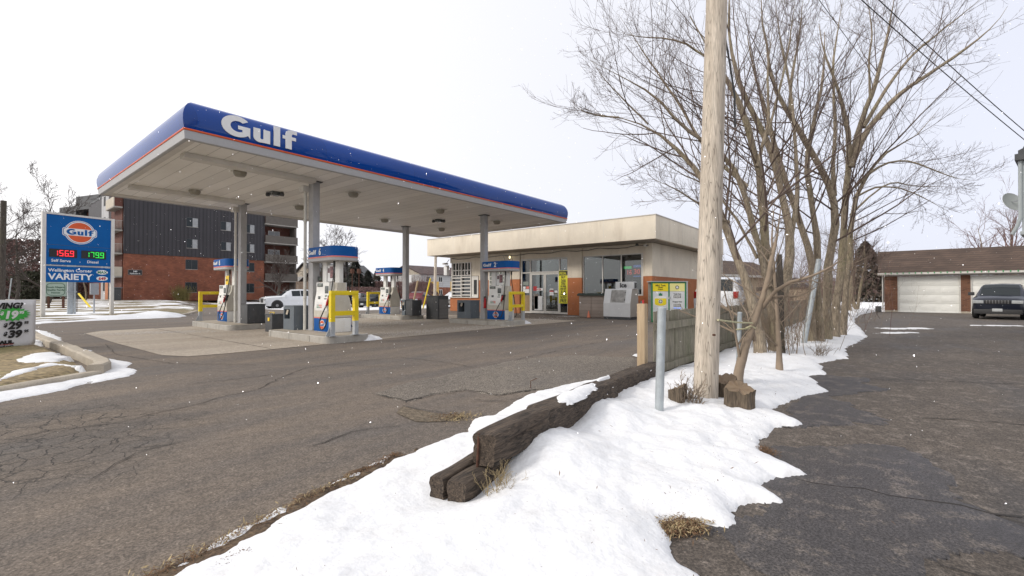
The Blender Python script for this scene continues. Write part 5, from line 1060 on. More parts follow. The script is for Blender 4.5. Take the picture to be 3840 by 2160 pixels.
# slim trees by the garage, spruce behind
def freetree(name, label, base, h, spread, seed, mt='bark', mtw='twig', levels=3, stems=1, r0=None, group=None, fork=.3, ch=(9, 6, 4), rmin=.004, lean=(0, 0), up=.12, ang=38):
    t = Tree(seed); r = t.r; L = []; r0 = r0 or h * .018; b = Vector(base)
    for s_ in range(stems):
        a = r.rand() * 6.28; k = r.uniform(.04, .16) if stems > 1 else .03; top = b + Vector((math.cos(a) * h * k * 2 + lean[0], math.sin(a) * h * k * 2 + lean[1], h * r.uniform(.72, .85)))
        pts = [b + Vector((r.randn() * .05 * stems, r.randn() * .05 * stems, -.05))] + [b.lerp(top, q) + Vector((r.randn(), r.randn(), 0)) * h * .018 for q in (.2, .4, .6, .8)] + [top]
        L.append(t.limb(pts, r0 * r.uniform(.7, 1), r0 * .12, 12))
    P, Rd, LN = stack(L)
    g = t.grow(P, Rd, LN * spread, ch[0], .55, 9, ang, up, .11, 5, t0=fork, rr=(.4, .62), keep_r=rmin)
    for i in range(1, levels): g = t.grow(*g, ch[i], .5, 6, 38, up, .12, 3, t0=.15, rr=(.4, .7), keep_r=rmin)
    return t.finish(name, label, base, mt, mtw, group)
freetree('slim_tree', 'slim bare tree with two thin stems just left of the brick garage', (40.2, 1.3, 0), 7.5, .8, 3, stems=2, group='bare trees behind the lane', r0=.13, rmin=.009, ch=(14, 7, 4))
freetree('slim_tree', 'slender leaning bare tree a little nearer than the garage corner', (37.2, 1.6, 0), 6.6, .8, 4, stems=2, group='bare trees behind the lane', r0=.12, rmin=.008, ch=(14, 7, 4))
for i, (u, v, d, h, sp, l) in enumerate([(2480, 700, 58, 13.5, 1.0, 'wide bare tree standing up behind the garage roof, the rightmost'), (2400, 700, 66, 9, 1.1, 'spreading bare tree behind the middle of the garage roof'), (2560, 700, 50, 13, 1.1, 'bare tree behind the right end of the garage roof by the house'), (2290, 700, 80, 7.5, .9, 'low bare tree far behind the left part of the garage roof'), (2215, 730, 75, 8, .9, 'bare tree beyond the garage corner beside the spruce'), (2020, 720, 70, 9, 1, 'far bare tree seen between the maple stems'), (2075, 720, 85, 8, 1, 'far bare tree low behind the tallest maple')]):
    p = D(u, v, d); freetree('bare_tree', l, (p.x, p.y, 0), h, sp, 60 + i, 'bark', 'twigred', 3, group='bare trees behind the lane', rmin=.010, ch=(14, 8, 5), fork=.2, ang=42)
def spruce(label, base, h, w_, seed, group, n=2600, mt='needle'):
    r = np.random.RandomState(seed); t = thing('spruce_tree', label, 'tree', base, 0, group); b = np.array(base)
    MB().tube([(base[0], base[1], -.1), (base[0], base[1], h)], [h * .016, .02], 7, 'barkd').build('trunk', None, t).location = -Vector(base)
    z = h * (.05 + .95 * r.rand(n) ** 1.15); a = r.rand(n) * 6.283; lay = np.floor(z / h * 17) / 17 * h; fr = (z - lay) / (h / 17)
    rad = w_ * (1 - z / h) ** .85 * (1.02 - .35 * fr) * (r.uniform(.35, 1.0, n) ** .5) * (1 + .22 * np.sin(a * 3 + lay * 5) + .22 * np.sin(a * 7 + lay * 9)) * (.72 + .5 * _lat[(lay * 31).astype(int) % 256, (a * 1.6).astype(int)]) + .08
    c = b + np.stack([np.cos(a) * rad, np.sin(a) * rad, z - rad * .22], 1); out = np.stack([np.cos(a), np.sin(a), np.full(n, -.35)], 1) * 1.0
    s = h * .03 * r.uniform(.6, 1.5, n)[:, None]; tn = np.stack([-np.sin(a), np.cos(a), r.randn(n) * .3], 1)
    V = np.stack([c - out * s * 1.5, c + tn * s * .55, c + out * s * 1.5 + [0, 0, -.0], c - tn * s * .55 + np.array([0, 0, .4]) * s], 1).reshape(-1, 3); F = np.arange(4 * n).reshape(-1, 4)
    npmesh('crown', V, F, mt, t, smooth=False); return t
MT['needle'] = M('needles_dark', (.065, .066, .050), .9, .5, 1.2, col2=(.030, .032, .025)); MT['needleg'] = M('needles_brownish', (.10, .082, .062), .9, .5, 1.2, col2=(.045, .040, .030))
p = D(2178, 780, 70); spruce('dark spruce behind the slim trees left of the brick garage', (p.x, p.y, 0), 9.2, 5.0, 4, 'spruces', 3000, 'needleg')
# ================================================================== TIMBERS
MT['tie'] = M('timber_creosote', (.115, .085, .062), .9, .35, 5, col2=(.032, .024, .019), bump=1.0, bs=12, st=(.9, 9, 9), fine=.4)
checks(MT['tie'], (1.2, 22, 22), .03, .3)
def timber(label, p0, p1, w_, z0, z1, seed, name='landscape_timber', z0b=None, z1b=None):
    p0 = Vector((*p0, 0)); p1 = Vector((*p1, 0)); ax = (p1 - p0); L = ax.length; ax.normalize(); sd_ = Vector((-ax.y, ax.x, 0)); h = z1 - z0
    t = thing(name, label, 'timber', ((p0 + p1) / 2).to_tuple()[:2] + (z0,), 0, 'old timbers edging the lot')
    k = int(L / .05) + 1; r_ = .03; prof = []
    for (cy, cz, a) in ((w_ - r_, h - r_, 0), (r_, h - r_, 90), (r_, r_, 180), (w_ - r_, r_, 270)): prof += [(cy + r_ * math.cos(R(a + i * 45)), cz + r_ * math.sin(R(a + i * 45))) for i in range(3)]
    pr = []
    for i in range(len(prof)):
        a, b = prof[i], prof[(i + 1) % len(prof)]; n_ = max(1, int(math.hypot(b[0] - a[0], b[1] - a[1]) / .025)); pr += [(a[0] + (b[0] - a[0]) * j / n_, a[1] + (b[1] - a[1]) * j / n_) for j in range(n_)]
    n = len(pr); vs = []
    for i in range(k + 1):
        for (y, z) in pr:
            g = noise.noise(Vector((i * .05 * 1.2 + seed * 7, y * 28, z * 28))) * .013 + noise.noise(Vector((i * .05 * 3 + seed, y * 9, z * 9))) * .012
            crack_ = -.014 * max(0, 1 - abs(z - h * .55 - .02 * math.sin(i * .11 + seed)) / .012) * (y > w_ * .9 or y < w_ * .1)
            cy, cz = y - w_ / 2, z - h / 2; l = math.hypot(cy, cz); f = 1 + (g + crack_) / l; e = .93 if i in (0, k) else 1
            x = L * i / k + (noise.noise(Vector((y * 12, z * 12, seed))) * .02 if i in (0, k) else 0)
            zz = cz * f * e + h / 2 + (0 if z0b is None else (z0b - z0) * i / k); q = p0 + ax * x + sd_ * (cy * f * e + w_ / 2); vs.append((q.x, q.y, z0 + zz))
    mb = MB(); fs = [(i * n + j, i * n + (j + 1) % n, (i + 1) * n + (j + 1) % n, (i + 1) * n + j)[::-1] for i in range(k) for j in range(n)]
    vs += [(p0.x, p0.y, 0)] * 0; o = len(vs)
    c0 = p0 + sd_ * w_ / 2 + Vector((0, 0, z0 + h / 2)) + ax * .012; c1 = p1 + sd_ * w_ / 2 + Vector((0, 0, (z0 if z0b is None else z0b) + h / 2)) - ax * .012; vs += [tuple(c0), tuple(c1)]
    fs += [(o, (j + 1) % n, j)[::-1] for j in range(n)] + [(o + 1, k * n + j, k * n + (j + 1) % n)[::-1] for j in range(n)]
    mb.add(vs, fs, 'tie'); wb(mb, 'beam', t, smooth=True); return t
timber('top timber nearest the camera, lying on two shorter ones', (2.28, 1.985), (3.10, 2.11), .19, .18, .41, 1)
timber('second timber of the top course, right behind the nearest one, with snow on it', (3.115, 2.115), (4.95, 2.40), .24, .10, .39, 2, z0b=.04)
timber('last timber of the top course, running up to the fence post', (4.97, 2.42), (7.35, 2.78), .24, .04, .33, 3, z0b=-.08)
timber('short lower timber on the right, its sawn end sticking out of the snow', (2.02, 2.0), (3.3, 2.21), .155, -.02, .17, 4)
timber('short lower timber on the left, its sawn end sticking out of the snow', (2.0, 2.18), (3.3, 2.385), .12, -.02, .165, 5)
t = thing('rebar_spike', 'rusty steel spike through the end of the nearest timber', 'spike', (2.24, 2.13, .14)); MT['rust'] = M('rust', (.10, .042, .025), .9, .4, 20, bump=.5)
wb(MB().tube([(2.25, 2.125, .15), (2.262, 2.12, .40)], .009, 8, 'rust'), 'rod', t, smooth=True)
# snow caps and the snow line behind the timbers
field('snow_patch', [(3.35, 2.20), (3.6, 2.37), (4.1, 2.46), (4.45, 2.45), (4.2, 2.30), (3.75, 2.17), (3.5, 2.15)], .02, lambda x, y, d: .385 - .025 * (x - 3.1) / 1.8 + .035 * (1 - np.exp(-d / .05)), MT['snow'], jag=.03, js=9, sink=-.36)
field('snow_patch', [(4.6, 2.52), (4.8, 2.58), (5.1, 2.60), (5.0, 2.52)], .02, lambda x, y, d: .345 + .03 * (1 - np.exp(-d / .04)), MT['snow'], jag=.02, js=9, sink=-.3)
# ================================================================== FENCE, POSTS, POLE
fn = thing('board_fence', 'weathered grey-green board fence running away behind the pole', 'fence', (12, 2.9, 0)); rr = random.Random(9)
x = 7.3; i = 0; sec = MB()
while x < 31:
    w_ = rr.uniform(.125, .15); dy = rr.uniform(-.006, .006); top = 1.05 + rr.uniform(-.012, .012) - (.04 * (x - 7.3) / 8 if x < 15 else .04)
    sec.box(x, x + w_ - .006, 2.90 + dy, 2.92 + dy, -.05, top); x += w_; i += 1
    if i % 18 == 0: wb(sec, 'boards', fn, 'wood'); sec = MB()
wb(sec, 'boards', fn, 'wood')
for a in np.arange(7.25, 31, 2.4):
    for z in (.73, .03): wb(MB().box(a, a + 2.39, 2.825, 2.90 - .008, z, z + .125, None, .004), 'rail', fn, 'wood')
for a in np.arange(9.7, 31, 2.4): wb(MB().box(a, a + .09, 2.925, 3.02, -.05, 1.0, None, .004), 'post', fn, 'wood')
MT['newwood'] = M('new_timber', (.47, .36, .235), .8, .2, 4, col2=(.34, .25, .155), bump=.4, bs=16, st=(8, 8, .6), dirt=((.2, .13, .08), .5, 3))
t = thing('fence_post', 'light new wooden post standing at the near end of the board fence', 'post', (6.98, 2.97, 0))
wb(MB().box(6.91, 7.04, 2.90, 3.03, -.1, 1.18, 'newwood', .012), 'post', t, smooth=True); wb(MB().box(6.94, 6.97, 2.93, 2.95, 1.18, 1.24, 'red').box(6.98, 7.02, 2.96, 3.0, 1.18, 1.22, 'char'), 'cap_fixing', t)
def gpost(label, p0, p1, r_, cap=True):
    t = thing('steel_post', label, 'post', (p0[0], p0[1], p0[2]), 0, 'galvanised posts along the snow bank')
    m = MB().tube([p0, p1], r_, 14, 'galv')
    wb(m, 'tube', t, smooth=True)
    if cap:
        d = (Vector(p1) - Vector(p0)).normalized(); wb(MB().tube([p1, Vector(p1) + d * .02, Vector(p1) + d * .03], [r_ * 1.06, r_ * 1.06, r_ * .6], 14, 'galv'), 'cap', t, smooth=True)
    return t
e0 = D(1657, 1012, 4.9); e1 = D(1665, 779, 4.9)
gpost('thick galvanised post standing in the snow just left of the wooden pole', tuple(e0 - Vector((0, 0, .25))), tuple(e1), .046)
e0 = D(1856, 925, 6.2); e1 = D(1861, 790, 6.2); gpost('thin galvanised post between the pole and the tied sapling', tuple(e0 - Vector((0, 0, .2))), tuple(e1), .030)
e0 = D(2022, 850, 11.3); e1 = D(2060, 655, 11.5); gpost('long galvanised post leaning against the tallest maple', tuple(e0 - Vector((0, 0, .15))), tuple(e1), .062)
t = thing('old_post', 'blackened split wooden post in the snow right of the leftmost maple stems', 'post', (10.9, 1.45, 0)); e0 = D(1966, 885, 9.4); e1 = D(1960, 640, 9.4)
wb(MB().tube([e0 - Vector((0, 0, .1)), e0.lerp(e1, .3), e0.lerp(e1, .7), e1], [.075, .06, .07, .05], 8, 'barkd'), 'stem', t, smooth=True)
MT['rope'] = M('rope_pale', (.55, .52, .33), .8, .2, 30)
t = thing('rope', 'pale rope stretched from the wooden pole to the leaning sapling', 'rope', (6.2, 1.6, .9))
a = D(1806, 805, 5.35); b = D(1893, 813, 6.16); rb = MB().tube([a, a.lerp(b, .5) - Vector((0, 0, .008)), b], .011, 6, 'rope'); a2_ = D(1850, 829, 6.17); b2_ = D(1888, 826, 6.15); rb.tube([a2_, b2_], .009, 6, 'rope'); rb.tube([b2_ + Vector((.05, -.05, 0)), b2_ + Vector((0, .0, .03)), b2_ + Vector((-.05, .05, 0))], .012, 6, 'rope'); wb(rb, 'strand', t, smooth=True)
# the big wooden utility pole
MT['pole'] = M('pole_wood', (.60, .53, .445), .85, .18, 2.2, col2=(.43, .37, .30), bump=.7, bs=14, st=(7, 7, .35), dirt=((.17, .13, .10), .55, 2.2, (3, 3, .35)), fine=.22)
checks(MT['pole'])
PB = D(1773, 1008, 5.45); PT = D(1803, -60, 5.75); ext = PT + (PT - PB).normalized() * 3.2
up_ = thing('utility_pole', 'thick weathered wooden utility pole standing in the snow in the foreground', 'pole', tuple(PB))
m = MB(); pts = [PB - Vector((0, 0, .25)) + (ext - PB) * k / 12 for k in range(13)]; m.tube(pts, [.140 - .0020 * k for k in range(13)], 28, 'pole'); wb(m, 'shaft', up_, smooth=True)
m = MB().tube([PB + Vector((-.10, -.125, .8)), PB + Vector((-.12, -.15, .8))], .012, 8, 'rust'); wb(m, 'bolt', up_)
m = MB().tube([ext - Vector((.35, .5, .9)), ext - Vector((-.35, -.5, .9))], .05, 6, 'pole'); wb(m, 'crossarm', up_)
# ================================================================== STUMPS, WEEDS
MT['barks'] = barkm('bark_stump', (.155, .12, .085), (.060, .046, .033)); MT['cut'] = M('cut_wood', (.20, .15, .10), .9, .3, 12, col2=(.16, .11, .07))
def stump(label, c, r_, h, seed, z=0.0):
    t = thing('tree_stump', label, 'stump', (c[0], c[1], z), 0, 'sawn stumps round the pole'); n = 44; vs = []; rr = random.Random(seed); lv = [(-.1, 1.25), (.1, 1.12), (.4, .98), (.75, .96), (1.0, .98)]
    for (zz, k) in lv:
        for i in range(n):
            a = 6.283 * i / n; q = r_ * k * (1 + .10 * math.sin(a * 3 + seed) + .05 * math.sin(a * 5 + zz * 2) + .16 * noise.noise(Vector((math.cos(a) * 2.2, math.sin(a) * 2.2, zz * .8 + seed))) + .09 * noise.noise(Vector((math.cos(a) * 8, math.sin(a) * 8, zz * 1.5 + seed)))); vs.append((c[0] + q * math.cos(a), c[1] + q * math.sin(a), z + zz * h + ((.045 * math.sin(a + seed) + .03 * noise.noise(Vector((math.cos(a) * 4, math.sin(a) * 4, seed)))) * zz)))
    m = MB(); m.add(vs, [(j * n + i, j * n + (i + 1) % n, (j + 1) * n + (i + 1) % n, (j + 1) * n + i) for j in range(4) for i in range(n)], 'barks'); wb(m, 'bark', t)
    top = vs[-n:]; m = MB(); m.add([tuple(Vector((c[0], c[1], z + h * .97)).lerp(Vector(p), .97)) for p in top] + [(c[0], c[1], z + h * .96)], [(i, (i + 1) % n, n) for i in range(n)], 'cut'); wb(m, 'cut_face', t)
stump('broad bark-covered stump just right of the wooden pole', (5.50, 1.22), .145, .31, 1)
stump('low broken stump between the pole and the broad stump, behind', (5.98, 1.50), .15, .30, 2)
stump('narrow stump just left of the wooden pole, with cut shoots', (5.22, 1.80), .10, .28, 3)
scrub('shoots', 'reddish cut shoots sprouting at the left foot of the wooden pole', 5.25, 1.66, 26, .42, .07, 'twigp', 71, None, 0, .35, .008)
scrub('weeds', 'dry grass stems beside the near end of the lower timbers', 2.25, 1.93, 20, .26, .05, 'straw', 72, 'dry weeds in the snow', 0, .4, .0036)
scrub('weeds', 'dry weeds in the snow right of the old black post', 11.0, .95, 30, .28, .10, 'twigp', 73, 'dry weeds in the snow', .1, .5, .004)
scrub('weeds', 'thin weeds standing in the snow under the leaning galvanised post', 13.8, 1.25, 16, .9, .22, 'twigp', 74, 'dry weeds in the snow', .1, .3, .006)
scrub('weeds', 'dark weeds on the snow near the garage end of the bank', 27, 1.3, 30, .9, .7, 'twigd', 75, 'dry weeds in the snow', .2, .7, .008)
# dead grass and leaves showing at the snow's edge
def litter(name, blobs, n, seed, m, s=.02, z=.012, h=.02):
    r = np.random.RandomState(seed); V = []
    for (x0, y0, x1, y1, wd, k) in blobs:
        q = int(n * k); t = r.rand(q); c = np.stack([x0 + (x1 - x0) * t + r.randn(q) * wd, y0 + (y1 - y0) * t + r.randn(q) * wd, z + r.rand(q) * h], 1)
        a = r.rand(q) * 6.28; l = s * r.uniform(.4, 1.6, q); d = np.stack([np.cos(a) * l, np.sin(a) * l, r.randn(q) * l * .5], 1); w_ = np.stack([-np.sin(a), np.cos(a), r.randn(q) * .4], 1) * (l * .22)[:, None]
        V.append(np.stack([c - d, c - w_, c + d, c + w_], 1))
    V = np.concatenate(V).reshape(-1, 3); o = npmesh(name, V, np.arange(len(V)).reshape(-1, 4), m, smooth=False); o['kind'] = 'stuff'; return o
MT['leaf'] = M('dead_leaves', (.20, .11, .055), .9, .5, 25, col2=(.09, .055, .03))
litter('leaf_litter', [(.3, 2.62, 1.0, 2.76, .03, .35), (1.0, 2.78, 1.85, 3.0, .022, .3), (1.85, 3.0, 2.35, 3.13, .02, .35), (2.55, .95, 2.72, .84, .05, .8), (4.3, .72, 4.4, .80, .04, .3), (.85, 2.5, 1.0, 2.53, .035, .12), (1.25, 2.64, 1.4, 2.72, .03, .15), (3.3, 3.7, 3.5, 3.6, .08, .2)], 2200, 3, 'leaf', .009)
litter('dead_grass', [(.3, 2.64, 1.9, 3.02, .03, .25), (3.35, 3.55, 3.6, 3.5, .08, .3), (2.54, .98, 2.74, .82, .05, .5)], 1500, 4, 'straw', .013)
litter('debris', [(2.0, .8, 4.2, 2.0, .5, .06), (5, .8, 9, 1.4, .4, .05)], 600, 5, 'leaf', .012, .16, .01)
litter('debris', [(1.2, 1.6, 5.5, 1.5, .5, .5), (6, 1.3, 13, 1.3, .4, .4), (2.4, .95, 5.6, .95, .10, .3), (6, .95, 12, .95, .12, .3)], 1100, 6, 'leaf', .0045, .07, .09)
litter('snow_dusting', [(8.2, 12.6, 14, 12.2, .45, .5), (15.8, 13.2, 20, 13.6, .6, .5), (9, 17, 14.5, 17.2, .9, 1), (8.2, 19, 13.5, 22, .8, .6), (3.4, 19.8, 6, 18.2, .4, .3), (22.6, 14.4, 22.2, 13.4, .3, .25), (7.9, 14, 9, 15.5, .4, .3), (13.5, 21, 19, 22.5, .7, .5)], 7000, 12, 'snow', .011, .008, .002)
t = thing('bent_rod', 'thin bent rusty rod standing out of the broken asphalt left of the timbers', 'rod', tuple(Gd(1335, 978)))
a = Gd(1335, 978); a.z = -.02; wb(MB().tube([a, a + Vector((0, 0, .13)), a + Vector((.08, -.05, .16))], .006, 6, 'rust'), 'rod', t, smooth=True)
t = thing('paper_scrap', 'crumpled pale scrap of paper on the asphalt beside the new fence post', 'litter', tuple(Gd(1601, 897))); a = Gd(1601, 897); wb(MB().add([tuple(a + Vector(q)) for q in ((-.1, -.05, .01), (.0, -.12, .05), (.14, -.06, .015), (.1, .08, .04), (-.05, .07, .02), (.02, -.01, .06))], [(0, 1, 5), (1, 2, 5), (2, 3, 5), (3, 4, 5), (4, 0, 5)], 'pwhite'), 'sheet', t)
# ================================================================== WIRES
t = thing('overhead_wires', 'thin overhead wires crossing the sky above the maples towards the house', 'wires', (16, 3, 8))
def wire(p, q, sag, r_):
    return MB().tube([Vector(p).lerp(Vector(q), k / 14) - Vector((0, 0, sag * 4 * (k / 14) * (1 - k / 14))) for k in range(15)], r_, 5, 'black')
for i, (a, b, r_, sg) in enumerate([(D(2140, -25, 11), D(2590, 362, 15.2), .013, .06), (D(2185, -25, 11.2), D(2590, 340, 15.2), .013, .06), (D(2050, -15, 12), D(2450, 505, 45), .010, .3)]): wb(wire(a, b, sg, r_), 'wire', t, smooth=True)
t = thing('loose_cable', 'dark loose cable hanging down beside the wooden pole', 'cable', tuple(D(1830, 200, 6)))
wb(MB().tube([D(1815, -30, 5.9), D(1822, 80, 5.95), D(1836, 160, 6), D(1848, 240, 6), D(1849, 320, 6)], .012, 6, 'black'), 'strand', t, smooth=True)
# ================================================================== VEHICLES
MT['tyre'] = M('tyre', (.02, .02, .021), .85, .2, 8); MT['rim'] = M('rim_alloy', (.25, .25, .26), .35, .1, metal=.7); MT['carglass'] = M('car_glass', (.022, .028, .032), .12, .05, spec=.3); MT['tail'] = M('tail_lamp', (.30, .012, .012), .25, .1); MT['head'] = M('head_lamp', (.40, .42, .43), .15, .15, 14); MT['trim'] = M('car_trim', (.03, .03, .032), .6, .1); MT['plate'] = M('number_plate', (.45, .47, .48), .5, .1, 9)
MT['cwhite'] = M('car_white', (.66, .68, .71), .25, .03, coat=.6); MT['cnavy'] = M('car_navy', (.010, .013, .024), .3, .05, spec=.3, coat=.25); MT['csilver'] = M('car_silver', (.38, .42, .47), .3, .05, metal=.3, coat=.5); MT['cblack'] = M('car_black', (.010, .011, .013), .35, .05, spec=.3); MT['cred'] = M('car_red', (.13, .006, .01), .4, .05, spec=.2); MT['cgrey'] = M('car_grey', (.33, .34, .35), .3, .05, coat=.4)
def car(name, label, cat, base, rz, paint, sts, wheels, wr, kind, group=None, k=1.0):
    """sts: stations from nose (x=0) to tail of (x, sill z, shoulder z, top z, half width, half top width, glass?)"""
    t = thing(name, label, cat, base, rz, group); n = len(sts); vs = []; xs = [s[0] for s in sts]; L = xs[-1]
    def sec(s, o=0):
        x, zs, zb, zt, w_, wt, g = s; x -= L / 2
        pts = [(.0, zs), (w_ * .90, zs), (w_ * .985, zs + .10), (w_ + o * .5, zs + (zb - zs) * .55), (w_ * .985 + o, zb), (wt + o, zt - (zt - zb) * .12), (wt * .90, zt + o * 0), (0, zt + .03 + o * 0)]
        return [(x, y, z) for y, z in pts] + [(x, -y, z) for y, z in pts[1:-1][::-1]]
    m_ = MB(); S = [sec(s) for s in sts]; q = len(S[0])
    for s in S: vs += s
    fs = [(i * q + j, i * q + (j + 1) % q, (i + 1) * q + (j + 1) % q, (i + 1) * q + j)[::-1] for i in range(n - 1) for j in range(q)] + [tuple(range(q)), tuple(range((n - 1) * q, n * q))[::-1]]
    vs = [(x * k, y * k, z * k) for x, y, z in vs]
    m_.add(vs, fs, paint); body = m_.build('body', None, t, smooth=True)
    def V(i, j, inx=0, o=.006):
        a = Vector(S[i][j]); return a
    def quad(mb, i, j0, j1, e0=.0, e1=.0, t0=.06, t1=.06, off=.008):
        """pane laid a few mm outside the body between stations i, i+1 and rails j0, j1"""
        A, B, C, E = Vector(S[i][j0]), Vector(S[i + 1][j0]), Vector(S[i + 1][j1]), Vector(S[i][j1])
        P_ = lambda u, v: (A.lerp(B, u)).lerp(E.lerp(C, u), v)
        nn = (B - A).cross(E - A).normalized(); cen = Vector((A.x, 0, 1.0)); nn = nn if nn.dot(P_(.5, .5) - cen) > 0 else -nn
        ps = [P_(e0, t0) + nn * off, P_(1 - e1, t0) + nn * off, P_(1 - e1, 1 - t1) + nn * off, P_(e0, 1 - t1) + nn * off]
        mb.add([p * k for p in ps], [(0, 1, 2, 3)], 'carglass')
    wid = [('windshield', 'W'), ('side_window', 'S'), ('rear_window', 'R')]
    for nm, key in wid:
        if key == 'S':
            for i in range(n - 1):
                if 'S' in sts[i][6]:
                    g = MB(); quad(g, i, 4, 5, .04, .04); g.build('side_window', None, t)
                    g = MB(); quad(g, i, q - 4, q - 5, .04, .04); g.build('side_window', None, t)
        else:
            g = MB(); any_ = False
            for i in range(n - 1):
                if key in sts[i][6]:
                    any_ = True
                    for a_, b_ in ((6, 7), (7, 8)): quad(g, i, a_, b_, .02, .05, 0, 0)
            if any_: g.build(nm, None, t)
    for wx in wheels:
        for s in (-1, 1):
            wy = s * (sts[n // 2][4] - .10); W = MB(); c = ((wx - L / 2) * k, wy * k, wr * k)
            W.lathe([(wr * .55, -.11), (wr * .93, -.11), (wr, -.07), (wr, .07), (wr * .93, .11), (wr * .55, .11)], (0, 0, 0), 20, 'tyre', T=Matrix.Translation(c) @ Matrix.Scale(k, 4), axis='y'); w2 = W.build('wheel', None, t, smooth=True)
            r_ = MB(); r_.lathe([(wr * .60, -.10), (wr * .58, .0), (.06, .03), (.01, .03)] if s > 0 else [(wr * .60, .10), (wr * .58, .0), (.06, -.03), (.01, -.03)], (0, s * .09, 0), 18, 'rim', T=Matrix.Translation(c) @ Matrix.Scale(k, 4), axis='y'); r_.build('rim', None, w2, smooth=True)
            a = MB(); hw = sts[n // 2][4]; ar = [(wr * 1.16 * math.cos(R(d_)), wr * 1.16 * math.sin(R(d_))) for d_ in range(-20, 201, 20)]
            a.add([((wx - L / 2 + p[0]) * k, s * (hw + .004) * k, (wr + p[1]) * k) for p in ar] + [((wx - L / 2) * k, s * (hw + .004) * k, (wr * .6) * k)], [(i, i + 1, len(ar)) for i in range(len(ar) - 1)], 'trim'); a.build('wheel_arch', None, t)
    def part(nm, boxes):
        m2 = MB()
        for b in boxes: m2.box(*[v_ * k for v_ in b[:6]], b[6], .015 * k)
        m2.build(nm, None, t, smooth=True)
    w_ = sts[2][4]; h = L / 2; zs = sts[n // 2][1]; zb = sts[n // 2][2]
    tw = sts[-2][4]
    for s in (-1, 1):
        part('mirror', [(-h + kind['mir'] - .08, -h + kind['mir'] + .10, min(s * (w_ + .02), s * (w_ + .24)), max(s * (w_ + .02), s * (w_ + .24)), zb + .02, zb + .19, paint if kind.get('mp') else 'trim')])
        part('headlight', [(-h - .015, -h + .22, min(s * (w_ * .52), s * (w_ * .94)), max(s * (w_ * .52), s * (w_ * .94)), kind['hl'], kind['hl'] + .15, 'head')])
        part('tail_light', [(h - .16, h + .015, min(s * (tw * .76), s * (tw * .975)), max(s * (tw * .76), s * (tw * .975)), kind['tl'], kind['tl'] + kind.get('th', .35), 'tail')])
    gs = [(-h - .02, -h + .05, -w_ * .48, w_ * .48, kind['hl'] - kind.get('gh', .02), kind['hl'] + .17, 'trim')] + [(-h - .035, -h + .03, -w_ * .46 + (i + .5) * w_ * .92 / 8 - .012, -w_ * .46 + (i + .5) * w_ * .92 / 8 + .012, kind['hl'], kind['hl'] + .15, 'rim') for i in range(8)]
    part('grille', gs); part('bumper', [(-h - .06, -h + .08, -w_ * .9, w_ * .9, zs + .02, zs + .24, kind.get('bp', 'trim')), (h - .08, h + .06, -w_ * .9, w_ * .9, zs + .05, zs + .25, kind.get('bp', 'trim'))])
    part('number_plate', [(-h - .075, -h - .05, -.17, .17, zs + .14, zs + .28, 'plate'), (h + .03, h + .075, -.17, .17, kind.get('rp', zs + .45), kind.get('rp', zs + .45) + .14, 'plate')])
    return t
SUV = [(0, .42, .80, .86, .72, .50, ''), (.10, .30, .88, .96, .82, .60, ''), (.35, .26, .98, 1.05, .88, .66, ''), (1.15, .24, 1.06, 1.12, .90, .76, 'W'), (1.55, .24, 1.10, 1.50, .90, .72, 'W'), (1.80, .24, 1.11, 1.66, .90, .68, 'S'), (2.65, .24, 1.12, 1.71, .90, .67, 'S'), (3.40, .24, 1.13, 1.70, .90, .66, 'S'), (4.02, .26, 1.14, 1.66, .88, .65, ''), (4.20, .30, 1.12, 1.60, .87, .66, 'R'), (4.38, .34, 1.04, 1.10, .86, .70, ''), (4.42, .42, .95, 1.0, .82, .68, '')]
PICK = [(0, .50, 1.02, 1.10, .86, .68, ''), (.12, .42, 1.10, 1.18, .96, .78, ''), (.5, .38, 1.16, 1.26, 1.0, .80, ''), (1.45, .36, 1.22, 1.30, 1.0, .78, 'W'), (2.0, .36, 1.24, 1.74, 1.0, .70, 'W'), (2.3, .36, 1.24, 1.88, 1.0, .66, 'S'), (3.1, .36, 1.25, 1.92, 1.0, .65, 'S'), (3.85, .36, 1.26, 1.90, 1.0, .66, 'R'), (4.0, .36, 1.26, 1.35, 1.0, .85, ''), (5.7, .40, 1.26, 1.32, 1.0, .9, ''), (5.8, .46, 1.2, 1.25, .97, .85, '')]
SEDAN = [(0, .36, .66, .70, .68, .5, ''), (.12, .24, .74, .80, .80, .6, ''), (.5, .20, .82, .88, .86, .64, ''), (1.2, .20, .90, .96, .88, .66, 'W'), (1.85, .20, .93, 1.32, .88, .60, 'W'), (2.2, .20, .94, 1.42, .88, .56, 'S'), (2.9, .20, .95, 1.44, .88, .55, 'S'), (3.5, .20, .96, 1.38, .88, .56, 'R'), (4.0, .22, .98, 1.08, .87, .66, ''), (4.45, .28, .94, 1.0, .84, .66, ''), (4.6, .4, .8, .84, .78, .6, '')]
WAG = SEDAN[:7] + [(3.6, .20, .96, 1.42, .88, .55, 'S'), (4.2, .22, .97, 1.38, .87, .55, 'R'), (4.5, .28, .92, 1.0, .84, .62, ''), (4.6, .4, .8, .84, .78, .6, '')]
# dark SUV before the garage doors, facing the camera
p = D(2506, 760, 23.6); hd = math.atan2(-p.y, -p.x)
car('parked_car', 'dark navy sport utility car parked before the garage, facing the camera', 'car', (p.x + 1.7, p.y - .45, 0), R(-12), 'cnavy', SUV, (.86, 3.5), .36, dict(mir=1.35, hl=.76, tl=.9), k=1.07)
p = D(2590, 770, 24.5); car('parked_car', 'grey car mostly hidden behind the dark navy one, at the right edge', 'car', (p.x + 2.2, p.y - 1.1, 0), R(-8), 'cgrey', SEDAN, (.86, 3.5), .33, dict(mir=1.35, hl=.60, tl=.75))
